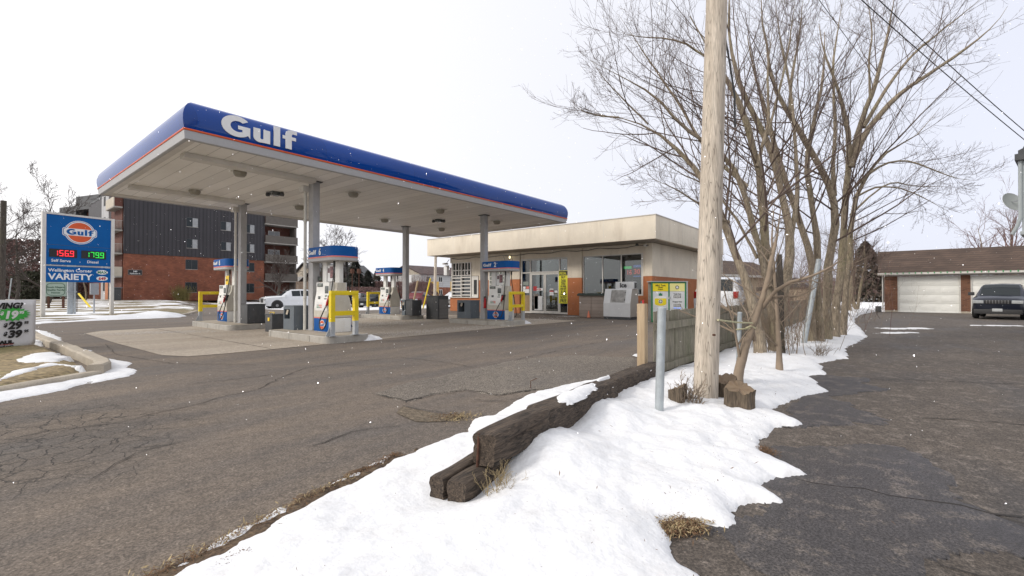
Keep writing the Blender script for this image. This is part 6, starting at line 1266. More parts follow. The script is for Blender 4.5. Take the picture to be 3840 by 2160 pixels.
# white SUV behind the fence, seen from the rear
car('parked_car', 'white sport utility car behind the fence, seen from behind, red tail lamps', 'car', (24.9, 5.95, .12), R(180) + R(0), 'cwhite', SUV, (.86, 3.5), .36, dict(mir=1.35, hl=.76, tl=.84, th=.28, bp='cwhite', rp=.80), k=1.16)
# ================================================================== GARAGE
MT['gbrick'] = brickmat('garage_brick', (.19, .082, .045), (.10, .042, .026), (.19, .15, .115), 3.4, .75, .25, .015); MT['shingle'] = brickmat('shingle_brown', (.095, .062, .045), (.062, .040, .030), (.03, .02, .015), 1.0, .9, .16, .012, bump=.5)
MT['gdoor'] = M('garage_door_white', (.78, .78, .74), .45, .03, 2)
g = thing('garage', 'long brick garage with white panel doors and brown shingle roof across the lane', 'garage', (45, -6, 0)); GX = 42.4
m = MB()
for (a, b_) in ((-.94, -.24), (-4.62, -4.16), (-8.3, -7.85), (-13, -11.5)): m.box(GX, GX + .25, a, b_, .12, 2.55, 'gbrick'); m.box(GX - .01, GX + .26, a, b_, 0, .12, 'concrete')
m.box(GX + .25, GX + 6.2, -.49, -.24, 0, 2.55, 'gbrick'); m.box(GX + 6.0, GX + 6.2, -13, -.49, 0, 2.55, 'gbrick'); m.box(GX, GX + .25, -13, -.24, 2.55, 2.60, 'frame'); wb(m, 'wall', g)
for (a, b_) in ((-4.16, -.94), (-7.85, -4.62), (-11.5, -8.3)):
    m = MB(); x = GX + .10
    m.box(x + .03, x + .07, a + .07, b_ - .07, .0, 2.44, 'gdoor')
    W4 = (b_ - a - .14) / 4 if False else (b_ - a - .14) / 3
    for r0_ in range(4):
        z0 = .03 + r0_ * .605; m.box(x + .01, x + .03, a + .07, b_ - .07, z0, z0 + .58, 'gdoor', .006)
        for c_ in range(3): m.box(x - .004, x + .01, a + .07 + c_ * W4 + .16, a + .07 + (c_ + 1) * W4 - .16, z0 + .13, z0 + .45, 'gdoor', .012)
    dd = wb(m, 'garage_door', g, smooth=True); m = MB(); m.box(x - .08, x + .02, a, a + .065, 0, 2.5, 'frame').box(x - .08, x + .02, b_ - .065, b_, 0, 2.5, 'frame').box(x - .08, x + .02, a + .065, b_ - .065, 2.44, 2.5, 'frame'); m.build('door_frame', None, dd)
EX, RX, EZ, RZ = GX - .40, GX + 3.1, 2.70, 4.50; Y2 = .15
m = MB(); m.add([(EX, -13.5, EZ), (EX, Y2, EZ), (RX, Y2, RZ), (RX, -13.5, RZ), (EX, -13.5, EZ + .05), (EX, Y2, EZ + .05), (RX, Y2, RZ + .05), (RX, -13.5, RZ + .05)], [(3, 2, 1, 0), (4, 5, 6, 7), (0, 1, 5, 4), (1, 2, 6, 5), (0, 4, 7, 3)], 'shingle')
m.add([(2 * RX - EX, -13.5, EZ), (2 * RX - EX, Y2, EZ), (RX, Y2, RZ + .05), (RX, -13.5, RZ + .05)], [(0, 1, 2, 3)], 'shingle'); wb(m, 'roof', g)
m = MB(); m.prism([(GX, 2.6), (2 * RX - GX, 2.6), (RX, 4.4)], 'y', -.42, -.24, 'frame'); wb(m, 'gable', g)
wb(MB().box(EX - .10, EX, -13.5, Y2 + .02, EZ - .07, EZ + .06, 'frame', .01).box(EX, GX, -13.4, Y2, EZ - .09, EZ - .07, 'frame'), 'gutter', g)
m = MB(); rr = random.Random(4)
for i in range(26): y = -.3 - i * .32; m.box(EX - .13, EX - .10, y, y + .05, EZ - .02, EZ + .10, ['ngreen', 'nred', 'nblue', 'tan' if False else 'pink'][i % 4] if False else 'green')
wb(m, 'light_string', g)
wb(MB().tube([(GX - .05, -.12, 2.6), (GX - .05, -.12, .1)], .04, 8, 'frame'), 'downpipe', g, smooth=True)
t = thing('block_stub', 'dark square post stub at the lane edge by the garage corner', 'post stub', (41.5, .1, 0)); wb(MB().box(41.3, 41.65, -.05, .3, 0, .42, 'char', .03), 'block', t, smooth=True)
# ================================================================== TAN BUILDING BEHIND
MT['tan'] = M('tan_stucco', (.50, .40, .29), .9, .06, 1)
t = thing('tan_building', 'low tan building with a brown shingle roof and white gutter behind the fence', 'building', (43, 9, 0)); Q0 = D(1806, 690, 38); Q1 = D(1968, 690, 43.5); ex = (Q1 - Q0); ex.z = 0; ln = ex.length; ex.normalize(); bk2 = Vector((-ex.y, ex.x, 0)); bk2 = bk2 if bk2.dot(Vector((1, 1, 0))) > 0 else -bk2
T = frameT((Q0.x - ex.x * 2.5, Q0.y - ex.y * 2.5, 0), ex, (0, 0, 1)); sg = 1 if (ex.cross(Vector((0, 0, 1)))).dot(bk2) > 0 else -1; ln += 2.5
def bz(mb, a, b_, z0, z1, d0, d1, m): mb.box(a, b_, z0, z1, min(sg * d0, sg * d1), max(sg * d0, sg * d1), m, T=T)
m = MB(); bz(m, 0, ln, 0, 2.85, 0, 6, 'tan'); wb(m, 'wall', t)
m = MB(); pts = [(-.3, 2.85, -.4), (ln + .3, 2.85, -.4), (ln + .3, 4.45, 3), (-.3, 4.45, 3), (ln + .3, 2.85, 6.4), (-.3, 2.85, 6.4)]; m.add([T @ Vector((x, y, sg * z)) for x, y, z in pts], [(0, 1, 2, 3), (3, 2, 4, 5)], 'shingle'); wb(m, 'roof', t)
m = MB(); bz(m, -.35, ln + .35, 2.72, 2.92, -.48, -.38, 'frame'); wb(m, 'gutter', t)
m = MB(); bz(m, -.2, ln, 2.9, 4.2, 2.9, 3.0, 'tan'); wb(m, 'gable', t)
t = thing('garden_shed', 'small beige shed with a dark shingle roof between the maples', 'shed', (42, 6, 0)); a = D(1975, 735, 34); b_ = D(2042, 735, 37)
m = MB(); m.box(a.x, a.x + 3.2, b_.y - .2, a.y, 0, 1.75, 'tan'); wb(m, 'wall', t); m = MB(); m.prism([(a.y + .3, 1.75), (b_.y - .5, 1.75), ((a.y + b_.y) / 2, 2.5)], 'x', a.x - .2, a.x + 3.4, 'char'); wb(m, 'roof', t)
# second fence behind the trees
fn = thing('board_fence', 'pale grey board fence farther back beyond the maples', 'fence', (36, 5.6, 0)); m = MB(); x = 33.0; rr = random.Random(3)
while x < 41: m.box(x, x + .14, 5.5, 5.53, 0, 1.5 + rr.uniform(-.03, .03)); x += .15
wb(m, 'boards', fn, 'wood'); wb(MB().box(33, 41, 5.53, 5.6, 1.1, 1.2).box(33, 41, 5.53, 5.6, .3, .4), 'rail', fn, 'wood')
# ================================================================== HOUSE CORNER AT THE RIGHT
MT['siding'] = seams(M('siding_bluegrey', (.27, .29, .28), .6, .05, 2), 'z', .115, .10, .45, .8); MT['sidetrim'] = M('trim_bluegrey', (.40, .44, .45), .5, .06, 3)
HO = D(2577, 737, 14.4); HO.z = 0; va = math.atan2(HO.y, HO.x) - R(3); dv = Vector((math.cos(va), math.sin(va), 0)); rv = Vector((dv.y, -dv.x, 0))
t = thing('siding_house', 'corner of a grey-green sided house with gutters at the right edge', 'house', tuple(HO + rv * 3)); T = frameT(HO, rv, (0, 0, 1))   # local: x to the right, y up, -z away
wb(MB().box(0, 7, 3.30, 5.75, -6, 0, 'siding', T=T), 'wall', t); wb(MB().box(2.4, 7, 0, 3.2, -6, -.6, 'siding', T=T), 'lower_wall', t)
wb(MB().box(-.03, .10, 3.3, 5.7, 0, .02, 'sidetrim', T=T), 'corner_board', t)
wb(MB().box(-.06, 7, 3.18, 3.29, -6, .25, 'sidetrim', .01, T=T), 'eave', t, smooth=True)
m = MB(); m.prism([(-.10, 5.75), (7, 5.75), (7, 8.6), (1.2, 8.6), (.0, 5.95), (-.10, 5.9)], 'z', -6, -.02, 'char', T=T); m.box(-.16, 7, 5.55, 5.75, -6, .22, 'char', T=T); wb(m, 'roof', t)
wb(MB().tube([T @ Vector(p_) for p_ in ((-.05, 5.6, .05), (-.06, 3.75, .05), (-.12, 3.5, .06), (-.24, 3.22, .08))], .05, 8, 'sidetrim'), 'downpipe', t, smooth=True)
hx = HO.x
t = thing('satellite_dish', 'pale grey oval satellite dish fixed to the sided house', 'dish', tuple(D(2535, 510, 15.5)))
c = D(2546, 508, 15.5); m = MB(); MT['dishg'] = M('dish_pale', (.60, .64, .65), .5, .04); T = Matrix.Translation(c) @ Matrix.Rotation(R(39 + 180), 4, 'Z') @ Matrix.Rotation(R(70), 4, 'Y')
m.lathe([(.01, -.05), (.15, -.035), (.28, -.005), (.34, .02), (.335, .03), (.25, .0), (.01, -.03)], (0, 0, 0), 24, 'dishg', T=T); wb(m, 'reflector', t, smooth=True); wb(MB().tube([c, (hx, c.y - .2, c.z - .1)], .02, 6, 'greyleg'), 'arm', t)
# ================================================================== PRICE SIGN
t = thing('price_sign', 'blue pylon sign with orange roundel, red and green fuel prices and a variety shop panel', 'pylon sign', (4.5, 34.55, .05))
SA, SB = Vector((3.1, 34.3, 0)), Vector((5.93, 34.8, 0)); r_ = (SB - SA); SW = r_.length; T = frameT((SA.x, SA.y, 0), r_, (0, 0, 1))
m = MB(); m.box(-.09, .07, .0, 5.66, -.12, .06, 'frame', .01, T=T).box(SW - .07, SW + .09, .0, 5.66, -.12, .06, 'frame', .01, T=T); wb(m, 'post', t, smooth=True)
m = MB(); m.box(.07, SW - .07, 5.56, 5.66, -.12, .05, 'frame', T=T).box(.07, SW - .07, 2.80, 2.86, -.10, .02, 'greyleg', T=T).box(-.16, .14, .0, .03, -.2, .14, 'greyleg', T=T); wb(m, 'crossbar', t)
m = MB(); m.box(.07, SW - .07, 2.88, 5.56, -.11, .01, 'signblue', T=T); up_p = wb(m, 'price_panel', t); m = MB(); m.box(.07, SW - .07, 3.93, 3.945, .01, .014, 'char', T=T); m.build('panel_joint', None, up_p).location = (0, 0, 0)
m = MB(); roundel(m, T @ Matrix.Translation((SW * .5, 4.70, .02)), .60, ory=1.0); wb(m, 'roundel', t)
MT['ledred'] = M('led_red', (1, .03, .05), .5, 0, emit=.9); MT['ledgreen'] = M('led_green', (.03, .75, .08), .5, 0, emit=.55)
for (a, b_, s_, mt, nm) in ((.20, 1.32, '156.9', 'ledred', 'petrol_price'), (1.50, 2.58, '179.9', 'ledgreen', 'diesel_price')):
    m = MB(); m.box(a, b_, 3.28, 3.72, .01, .04, 'darkin', T=T); pp = wb(m, nm, t); m = MB()
    seg7(m, T @ Matrix.Translation((a + .18, 3.34, .042)), s_, .16, .32, mt, .035, .34); o = m.build('digits', None, pp)
m = MB(); text(m, 'Self Serve', T @ Matrix.Translation((.28, 3.03, .014)), .20, 'letter', .004); text(m, 'Diesel', T @ Matrix.Translation((1.75, 3.03, .014)), .20, 'letter', .004); wb(m, 'lettering', t)
m = MB(); m.box(.04, SW - .04, 1.95, 2.78, -.10, .02, 'signblue', T=T); wb(m, 'shop_panel', t)
m = MB(); text(m, 'Wellington Corner', T @ Matrix.Translation((.17, 2.50, .024)), .235, 'letter', .004, .98); text(m, 'VARIETY', T @ Matrix.Translation((.17, 2.08, .024)), .46, 'letter', .012, 1.02)
flat(m, circ(2.42, 2.53, .26, .13, n=24), T @ Matrix.Translation((0, 0, .022)), 'letter', .003); text(m, 'MAX', T @ Matrix.Translation((2.42, 2.46, .028)), .20, 'cgreen', .006, 1, 'CENTER')
flat(m, circ(2.42, 2.18, .26, .13, n=24), T @ Matrix.Translation((0, 0, .022)), 'letter', .003); text(m, '649', T @ Matrix.Translation((2.42, 2.10, .028)), .22, 'red', .008, 1, 'CENTER'); wb(m, 'lettering', t)
# ================================================================== ROADSIDE BANNER
t = thing('moving_banner', 'white roadside banner with moving-van prices and a green starburst, at the left edge', 'banner', (.9, 15.5, .1))
P1 = D(89, 869, 11.07); P0 = D(0, 880, 10.45); r_ = (P1 - P0); r_.z = 0; r_.normalize(); W3 = 3.2; O = Vector((P1.x, P1.y, .06)) - r_ * W3; T = frameT(O, r_, (0, 0, 1))
MT['vinyl'] = M('banner_vinyl', (.70, .70, .72), .5, .04, 2, dirt=((.5, .5, .5), .4, 2))
m = MB(); nx = 40; vs = []; fs = []
for i in range(nx + 1):
    for j in range(9):
        x = W3 * i / nx; lo = -.02 + .10 * max(0, (x - (W3 - .25)) / .25) ** 3; z = lo + (1.12 - lo) * j / 8; vs.append(T @ Vector((x, z, .012 * math.sin(x * 7 + j * .5) * (.3 + j % 3 * .1))))
        if i and j: a = (i - 1) * 9 + j - 1; fs.append((a, a + 9, a + 10, a + 1))
m.add(vs, fs, 'vinyl'); o = wb(m, 'sheet', t, smooth=True); sm_ = o.modifiers.new('solid', 'SOLIDIFY'); sm_.thickness = .01
m = MB(); m.tube([T @ Vector((W3 - .02, -.1, -.03)), T @ Vector((W3 - .02, 1.13, -.03))], .018, 8, 'frame'); m.tube([T @ Vector((.02, -.1, -.03)), T @ Vector((.02, 1.13, -.03))], .018, 8, 'frame'); m.tube([T @ Vector((0, 1.10, -.03)), T @ Vector((W3, 1.12, -.03))], .014, 8, 'frame'); wb(m, 'stand', t, smooth=True)
m = MB(); E_ = lambda s_, z: T @ Matrix.Translation((W3 - s_, z, .024)); IT = Matrix.Shear('XY', 4, (0, 0)) if False else Matrix(((1, .18, 0, 0), (0, 1, 0, 0), (0, 0, 1, 0), (0, 0, 0, 1)))
text(m, 'MOVING?', E_(.27, .93) @ IT, .185, 'black', .009, .92, 'RIGHT')
st_ = []
for i in range(36): a = math.radians(i * 10); k = 1 if i % 2 else .76; st_.append((.34 * k * math.cos(a), .165 * k * math.sin(a)))
flat(m, st_, E_(.44, .79), MT['green'] if False else M('burst_green', (.05, .42, .06), .5, .05), .003)
text(m, '$', E_(.66, .79) @ Matrix.Translation((0, 0, .004)) @ IT, .10, 'letter', .006); text(m, '19', E_(.60, .70) @ Matrix.Translation((0, 0, .004)) @ IT, .24, 'letter', .012); text(m, '95', E_(.33, .80) @ Matrix.Translation((0, 0, .004)) @ IT, .09, 'letter', .004)
for z, s_ in ((.455, '29'), (.255, '39')): text(m, '$', E_(.60, z + .05) @ IT, .12, 'black', .006); text(m, s_, E_(.52, z) @ IT, .225, 'black', .012, 1.05); text(m, '95', E_(.235, z + .10) @ IT, .085, 'black', .004)
for (sx, z, k) in ((1.02, .52, .8), (.78, .22, 1.0)):
    Q = E_(sx + .3, z)
    for (a, b_, c, d, mt) in ((0, .26 * k, .02, .15 * k, 'letter'), (.02, .14 * k, .04, .10, 'orange'), (.02, .14 * k, .0, .04, 'green')): flat(m, [(a, c), (b_, c), (b_, d), (a, d)], Q @ Matrix.Translation((0, 0, .001 if mt == 'letter' else .006)), mt, .002)
    m.tube([Q @ Vector(p) for p in ((-.02, .02, .006), (-.02, .17 * k, .006), (.27 * k, .17 * k, .006), (.28 * k, .11 * k, .006), (.38 * k, .09 * k, .006), (.42 * k, .03, .006), (.40 * k, .01, .006), (0, .01, .006))], .004, 4, 'char'); flat(m, circ(.33 * k, .01, .035 * k, .03 * k, n=12), Q @ Matrix.Translation((0, 0, .008)), 'black', .002)
text(m, 'U-HAUL', E_(.42, .115), .105, 'black', .008, 1.25, 'RIGHT'); flat(m, [(-.75, 0), (0, 0), (0, .012), (-.75, .012)], E_(.42, .092), 'red', .002); text(m, 'uhaul.com', E_(.42, .035), .07, 'black', .003, 1.1, 'RIGHT')
wb(m, 'lettering', t)
# ================================================================== POLES AND SIGNS BEHIND
t = thing('utility_pole', 'dark utility pole at the left edge behind the banner', 'pole', (1.6, 33, 0)); a = D(3, 775, 22); b_ = D(9, 505, 22); a.z = 0
wb(MB().tube([a, b_], [.13, .11], 12, 'barkd'), 'shaft', t, smooth=True)
t = thing('service_mast', 'grey metal service mast with clamped conduits behind the price sign', 'mast', (4.5, 37.4, 0)); x, y = 4.5, 37.4
m = MB(); m.box(x - .13, x + .13, y - .13, y + .13, 0, 5.2, 'galv', .02); wb(m, 'post', t, smooth=True)
m = MB(); m.tube([(x + .18, y - .16, 0), (x + .18, y - .16, 5.0)], .05, 8, 'galv').tube([(x + .28, y - .1, .2), (x + .28, y - .1, 4)], .02, 6, 'char')
for z in (1.4, 2.3, 2.45): m.box(x - .2, x + .26, y - .2, y - .13, z, z + .06, 'galv')
wb(m, 'conduit', t, smooth=True)
t = thing('meter_box', 'pale grey meter box on a stake beside the service mast', 'meter box', (5.6, 38, 0)); m = MB(); m.box(5.45, 5.85, 37.9, 38.1, 1.25, 1.95, 'greyleg', .02); wb(m, 'housing', t, smooth=True); wb(MB().tube([(5.65, 38.05, 0), (5.65, 38.05, 1.25)], .04, 6, 'greyleg'), 'stake', t)
t = thing('care_home_sign', 'pale green framed community sign with dark lettering behind the price sign', 'sign board', (4.0, 44, 0)); A = D(115, 727, 33); B = D(167, 727, 33.3); ex = B - A; ex.z = 0; L3 = ex.length; T = frameT((A.x, A.y, 0), ex, (0, 0, 1)); MT['sgreen'] = M('sign_sage', (.28, .36, .31), .6, .06, 4); MT['sdark'] = M('sign_dark_green', (.04, .09, .06), .6, .05); zc = 1.62
m = MB(); m.box(0, L3, zc - .52, zc + .52, -.04, .04, 'sgreen', T=T); wb(m, 'board', t)
m = MB(); fr = circ(L3 / 2, zc, L3 * .46, .46, 0, 360, 40); pts = [T @ Vector((L3 / 2 + math.copysign(abs(math.cos(R(a))) ** .5, math.cos(R(a))) * L3 * .45, zc + math.copysign(abs(math.sin(R(a))) ** .5, math.sin(R(a))) * .44, .05)) for a in range(0, 361, 10)]; m.tube(pts, .018, 5, 'sdark')
for i, (s_, h) in enumerate((('South Niagara', .20), ('Quality Family', .20), ('Homes', .20))): text(m, s_, T @ Matrix.Translation((L3 / 2, zc + .10 - i * .2, .045)), h * .8, 'sdark', .006, 1.15, 'CENTER')
wb(m, 'lettering', t); wb(MB().box(.12, .24, 0, zc - .5, -.05, .05, 'rust', T=T).box(L3 - .24, L3 - .12, 0, zc - .5, -.05, .05, 'rust', T=T), 'post', t)
t = thing('marker_rod', 'long yellow marker rod leaning over the verge behind the price sign', 'marker', (6.8, 46, 0)); a = D(233, 780, 35); b_ = D(198, 739, 36); wb(MB().tube([a, b_], .07, 8, 'yellow'), 'rod', t, smooth=True)
t = thing('thin_pole', 'thin green-grey street pole beyond the banner', 'pole', (3, 55, 0)); a = D(22, 752, 38); b_ = D(29, 700, 38); wb(MB().tube([a, b_], .04, 6, 'galv'), 'shaft', t)
# ================================================================== APARTMENT BLOCK
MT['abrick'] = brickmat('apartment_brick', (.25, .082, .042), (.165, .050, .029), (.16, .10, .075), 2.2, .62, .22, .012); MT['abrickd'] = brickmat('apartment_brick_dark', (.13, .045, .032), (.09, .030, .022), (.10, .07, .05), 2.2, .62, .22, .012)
MT['aside'] = seams(M('apartment_siding', (.040, .037, .043), .6, .1, .5), 'xy', .42, .35, .60, .9); MT['apale'] = seams(M('apartment_pale_siding', (.42, .42, .43), .7, .06, .5), 'xy', .40, .12, .7, .5); MT['abal'] = M('balcony_panel_brown', (.13, .115, .10), .8, .1, 2); MT['aslab'] = M('balcony_slab', (.36, .34, .31), .85, .15, 2); MT['acream'] = M('balcony_cream', (.50, .45, .37), .8, .1, 2)
MT['curt'] = M('curtain_pale', (.36, .37, .38), .7, .15, 4)
ap = thing('apartment_block', 'five-storey apartment block of red brick under dark ribbed siding behind the canopy', 'apartment block', (22, 76, .4)); AY = 69.8; AZ = .35; AX0, AX1, AX2 = 12.95, 28.8, 33.5
wb(MB().box(AX0, AX1, AY, AY + 22, AZ, 6.05, 'abrick'), 'brick_base', ap); wb(MB().box(AX0 - .02, AX1 + .02, AY - .06, AY + 22, 6.05, 14.3, 'aside'), 'siding', ap)
wb(MB().box(AX0 - .06, AX2 + .06, AY - .12, AY + 22.1, 14.3, 14.6, 'char'), 'parapet', ap)
for (x0, x1, z0, z1) in ((19.22, 20.45, 9.98, 11.12), (23.15, 24.35, 9.95, 11.08), (26.2, 27.4, 9.9, 11.05), (19.24, 20.42, 7.2, 8.33), (23.2, 24.35, 7.2, 8.3), (26.2, 27.4, 7.15, 8.28), (19.18, 20.42, 4.44, 5.63), (26.2, 27.4, 4.4, 5.6), (19.15, 20.38, 1.45, 2.7), (26.2, 27.4, 1.4, 2.65), (23.2, 24.35, 12.7, 13.8), (19.22, 20.45, 12.7, 13.8)):
    y = AY - .06 if z0 > 6 else AY; f = wb(MB().box(x0 - .05, x1 + .05, y - .03, y + .02, z0 - .06, z0, 'aslab').box(x0 - .05, x0, y - .03, y + .02, z0, z1, 'char').box(x1, x1 + .05, y - .03, y + .02, z0, z1, 'char').box(x0, x1, y - .03, y + .02, z1, z1 + .05, 'char').box((x0 + x1) / 2 - .025, (x0 + x1) / 2 + .025, y - .03, y - .005, z0, z1, 'char'), 'window', ap)
    MB().box(x0, (x0 + x1) / 2, y - .012, y - .004, z0, z1, 'carglass').box((x0 + x1) / 2, x1, y - .012, y - .004, z0, z1, 'curt' if z0 > 6 else 'carglass').build('pane', None, f)
# recessed balconies at the right end
wb(MB().box(AX1, AX2, AY + 1.7, AY + 22, AZ, 14.3, 'abrickd').box(AX2 - .25, AX2, AY + .0, AY + 1.7, AZ, 14.3, 'abal'), 'recess_wall', ap)
for z in (3.0, 5.8, 8.6, 11.35):
    b_ = wb(MB().box(AX1 - .02, AX2 + .1, AY - .35, AY + 1.7, z, z + .14, 'aslab'), 'balcony', ap); MB().box(AX1 + .05, AX2 + .05, AY - .30, AY - .2, z + .14, z + 1.22, 'abal').build('balcony_panel', None, b_)
    if z > 5: w2 = wb(MB().box(AX1 + 1.2, AX1 + 2.9, AY + 1.62, AY + 1.69, z + 1.2, z + 2.1, 'frame'), 'balcony_window', ap); MB().box(AX1 + 1.25, AX1 + 2.05, AY + 1.60, AY + 1.615, z + 1.25, z + 2.05, 'curt').box(AX1 + 2.1, AX1 + 2.85, AY + 1.60, AY + 1.615, z + 1.25, z + 2.05, 'curt').build('pane', None, w2)
# projecting balconies on the left side
wb(MB().box(AX0 - .12, AX0 - .021, AY + .3, AY + 6.2, AZ, 14.3, 'abrickd'), 'side_wall', ap)
for i, z in enumerate((3.2, 5.95, 8.7, 11.45)):
    b_ = wb(MB().box(AX0 - .95, AX0 - .12, AY + .1, AY + 4.4, z, z + .16, 'aslab'), 'balcony', ap); m = MB()
    if i in (0, 3): m.box(AX0 - .95, AX0 - .87, AY + .1, AY + 4.4, z + .16, z + 1.25, 'acream').box(AX0 - .87, AX0 - .12, AY + .1, AY + .18, z + .16, z + 1.25, 'abrickd' if i == 3 else 'acream')
    else:
        for k in np.arange(AX0 - .93, AX0 - .14, .12): m.box(k, k + .03, AY + .12, AY + .15, z + .16, z + 1.2, 'aslab')
        m.box(AX0 - .95, AX0 - .12, AY + .1, AY + .17, z + 1.2, z + 1.26, 'aslab'); m.box(AX0 - .95, AX0 - .91, AY + .17, AY + 4.4, z + .16, z + 1.2, 'abal')
    m.build('balcony_panel', None, b_)
wb(MB().box(AX0 - .35, AX0 - .03, AY + 6.3, AY + 10.6, AZ, 14.2, 'apale'), 'pale_wing', ap)
for z in (1.6, 4.4, 7.2, 10, 12.7): wb(MB().box(AX0 - .38, AX0 - .34, AY + 8.2, AY + 9.2, z, z + 1.2, 'darkin'), 'window', ap)
wb(MB().box(AX0 - .37, AX0 - .351, AY + 6.3, AY + 7.9, AZ, 3.2, M('orange_brick', (.45, .19, .10), .85, .1, 3)), 'orange_brick_panel', ap)
m = MB(); m.box(AX0 + .42, AX0 + 1.72, AY - .03, AY - .001, 3.54, 4.12, 'darkin').box(AX0 + .40, AX0 + 1.74, AY - .02, AY, 3.51, 4.15, 'aslab'); T = frameT((AX0 + 1.07, AY - .034, 3.86), (1, 0, 0), (0, 0, 1)); text(m, '340', T, .26, 'letter', .006, 1, 'CENTER'); text(m, 'Wellington St.', frameT((AX0 + 1.07, AY - .034, 3.63), (1, 0, 0), (0, 0, 1)), .20, 'letter', .004, .9, 'CENTER'); wb(m, 'address_plate', ap)
# farther wing with boxed roofs
b2 = thing('apartment_wing', 'farther brick wing of flats with boxed dark roofs, seen left of the canopy', 'apartment block', (9, 92, .4)); A = D(178, 700, 74); B = D(283, 700, 70)
ex = B - A; ex.z = 0; L4 = ex.length; T = frameT((A.x, A.y, 0), ex, (0, 0, 1))
wb(MB().box(0, L4, .3, 14.2, -10, 0, 'abrickd', T=T), 'wall', b2); m = MB()
for (a, b_, z) in ((-.3, L4 * .38, 15.0), (L4 * .38, L4 * .92, 16.4)): m.box(a, b_, 13.0 if z < 16 else 14.3, z, -8, 1.4, 'char', T=T)
wb(m, 'roof', b2)
for j, z in enumerate((.4, 3.2, 6.0, 8.8, 11.6)):
    for x in (L4 * .12, L4 * .5, L4 * .78):
        f = wb(MB().box(x, x + 1.1, z + .5, z + 2.2, 0, .05, 'frame' if j % 2 else 'abal', T=T), 'window', b2)
    wb(MB().box(L4 * .3, L4 * .48, z, z + 1.1, .0, 1.2, 'aslab', T=T), 'balcony', b2)
wb(MB().box(L4 * .05, L4 * .28, .3, 2.9, 0, .1, MT['orange_brick'] if 'orange_brick' in MT else bpy.data.materials['orange_brick'], T=T).box(L4 * .8, L4 * .98, .3, 3.1, 0, .1, bpy.data.materials['orange_brick'], T=T), 'orange_brick_panel', b2)
t = thing('leaning_gate', 'pale wooden gate panel leaning at the foot of the flats', 'gate', tuple(D(257, 745, 66))); A = D(243, 748, 64); m = MB(); T = frameT((A.x, A.y, .4), (.63, -.777, 0), (0, 0, 1))
for i in range(8): m.box(i * .2, i * .2 + .18, 0, 2.7, -.05, 0, 'newwood', T=T)
wb(m, 'boards', t)
t = thing('garbage_cart', 'dark wheeled cart at the corner of the brick flats', 'cart', (12.3, 69, .4)); wb(MB().box(11.6, 12.5, 68.4, 69.2, .35, 1.9, 'char', .05), 'body', t); wb(MB().box(11.5, 12.6, 68.3, 69.3, 1.9, 2.0, 'slate', .03), 'lid', t)
# shrubs and trees round the flats
scrub('shrub', 'small olive bush against the brick wall of the flats', 18.5, 68.8, 160, 1.7, .35, M('twig_olive', (.26, .22, .08), .9, .2, 3), 81, None, .4, .28, .02)
scrub('shrub', 'small bush under the brick wall right of the olive one', 23.6, 68.9, 60, 1.3, .3, 'twigp', 82, None, .4, .25, .02)
def bush(label, c, w_, h, seed, mt, n=2500, group=None, name='shrub', cat='shrub'):
    r = np.random.RandomState(seed); t = thing(name, label, cat, c, 0, group); a = r.rand(n) * 6.283; q = r.rand(n) ** .4; z = r.rand(n); rad = w_ * q * np.sqrt(np.maximum(0, 1 - (z * 2 - 1) ** 2 * .85)) * (1 + .25 * np.sin(a * 3 + seed) + .2 * np.sin(z * 9 + a * 2))
    P = np.array(c) + np.stack([np.cos(a) * rad, np.sin(a) * rad, z * h], 1); s_ = min(.12, h * .035) * r.uniform(.5, 1.6, (n, 1)); d = r.randn(n, 3); d /= np.linalg.norm(d, axis=1, keepdims=True); e = np.cross(d, r.randn(n, 3)); e /= np.linalg.norm(e, axis=1, keepdims=True)
    npmesh('foliage', np.stack([P - d * s_ * 1.6, P - e * s_ * .6, P + d * s_ * 1.6, P + e * s_ * .6], 1).reshape(-1, 3), np.arange(4 * n).reshape(-1, 4), mt, t, smooth=False); wb(MB().tube([(c[0], c[1], c[2] - .1), (c[0], c[1], c[2] + h * .6)], h * .02, 6, 'barkd'), 'stem', t); return t
MT['cedar'] = M('cedar_green', (.055, .060, .035), .9, .4, 1.5)
p = D(88, 750, 60); bush('round dark green bush behind the sage community sign', (p.x, p.y, .4), 2.2, 3.8, 3, 'cedar', 2600)
TR = dict(cat='tree')
p = D(118, 700, 42); freetree('bare_tree', 'large dark bare tree rising behind the price sign', (p.x, p.y, .1), 13.5, 1.0, 90, 'barkd', 'twigd', 4, group='dark bare trees at the left', rmin=.017, r0=.30, ch=(12, 8, 5, 3), fork=.12, ang=52, up=.09)
p = D(40, 700, 48); freetree('bare_tree', 'dark spreading bare tree at the left edge behind the utility pole', (p.x, p.y, .1), 11.5, 1.1, 91, 'barkd', 'twigd', 4, group='dark bare trees at the left', rmin=.018, ch=(13, 8, 5, 3), fork=.10, ang=55, up=.08)
p = D(-60, 700, 45); freetree('bare_tree', 'dark bare tree cut by the left edge of the view', (p.x, p.y, .1), 13, 1.1, 92, 'barkd', 'twigd', 4, group='dark bare trees at the left', rmin=.012, ch=(13, 8, 5, 3), fork=.12, ang=52, up=.08)
p = D(213, 740, 55); freetree('bare_tree', 'bare tree with an olive trunk behind the yellow marker rod', (p.x, p.y, .2), 8, .9, 93, 'bark', 'twigd', 3, group='dark bare trees at the left', rmin=.012, ch=(12, 7, 4), fork=.4)
p = D(703, 760, 56); freetree('bare_tree', 'small spreading bare tree before the balconies of the flats', (p.x, p.y, 0), 6.4, 1.25, 94, 'barkd', 'twigd', 4, r0=.22, rmin=.014, ch=(14, 9, 5, 3), fork=.22, ang=58, up=.10)
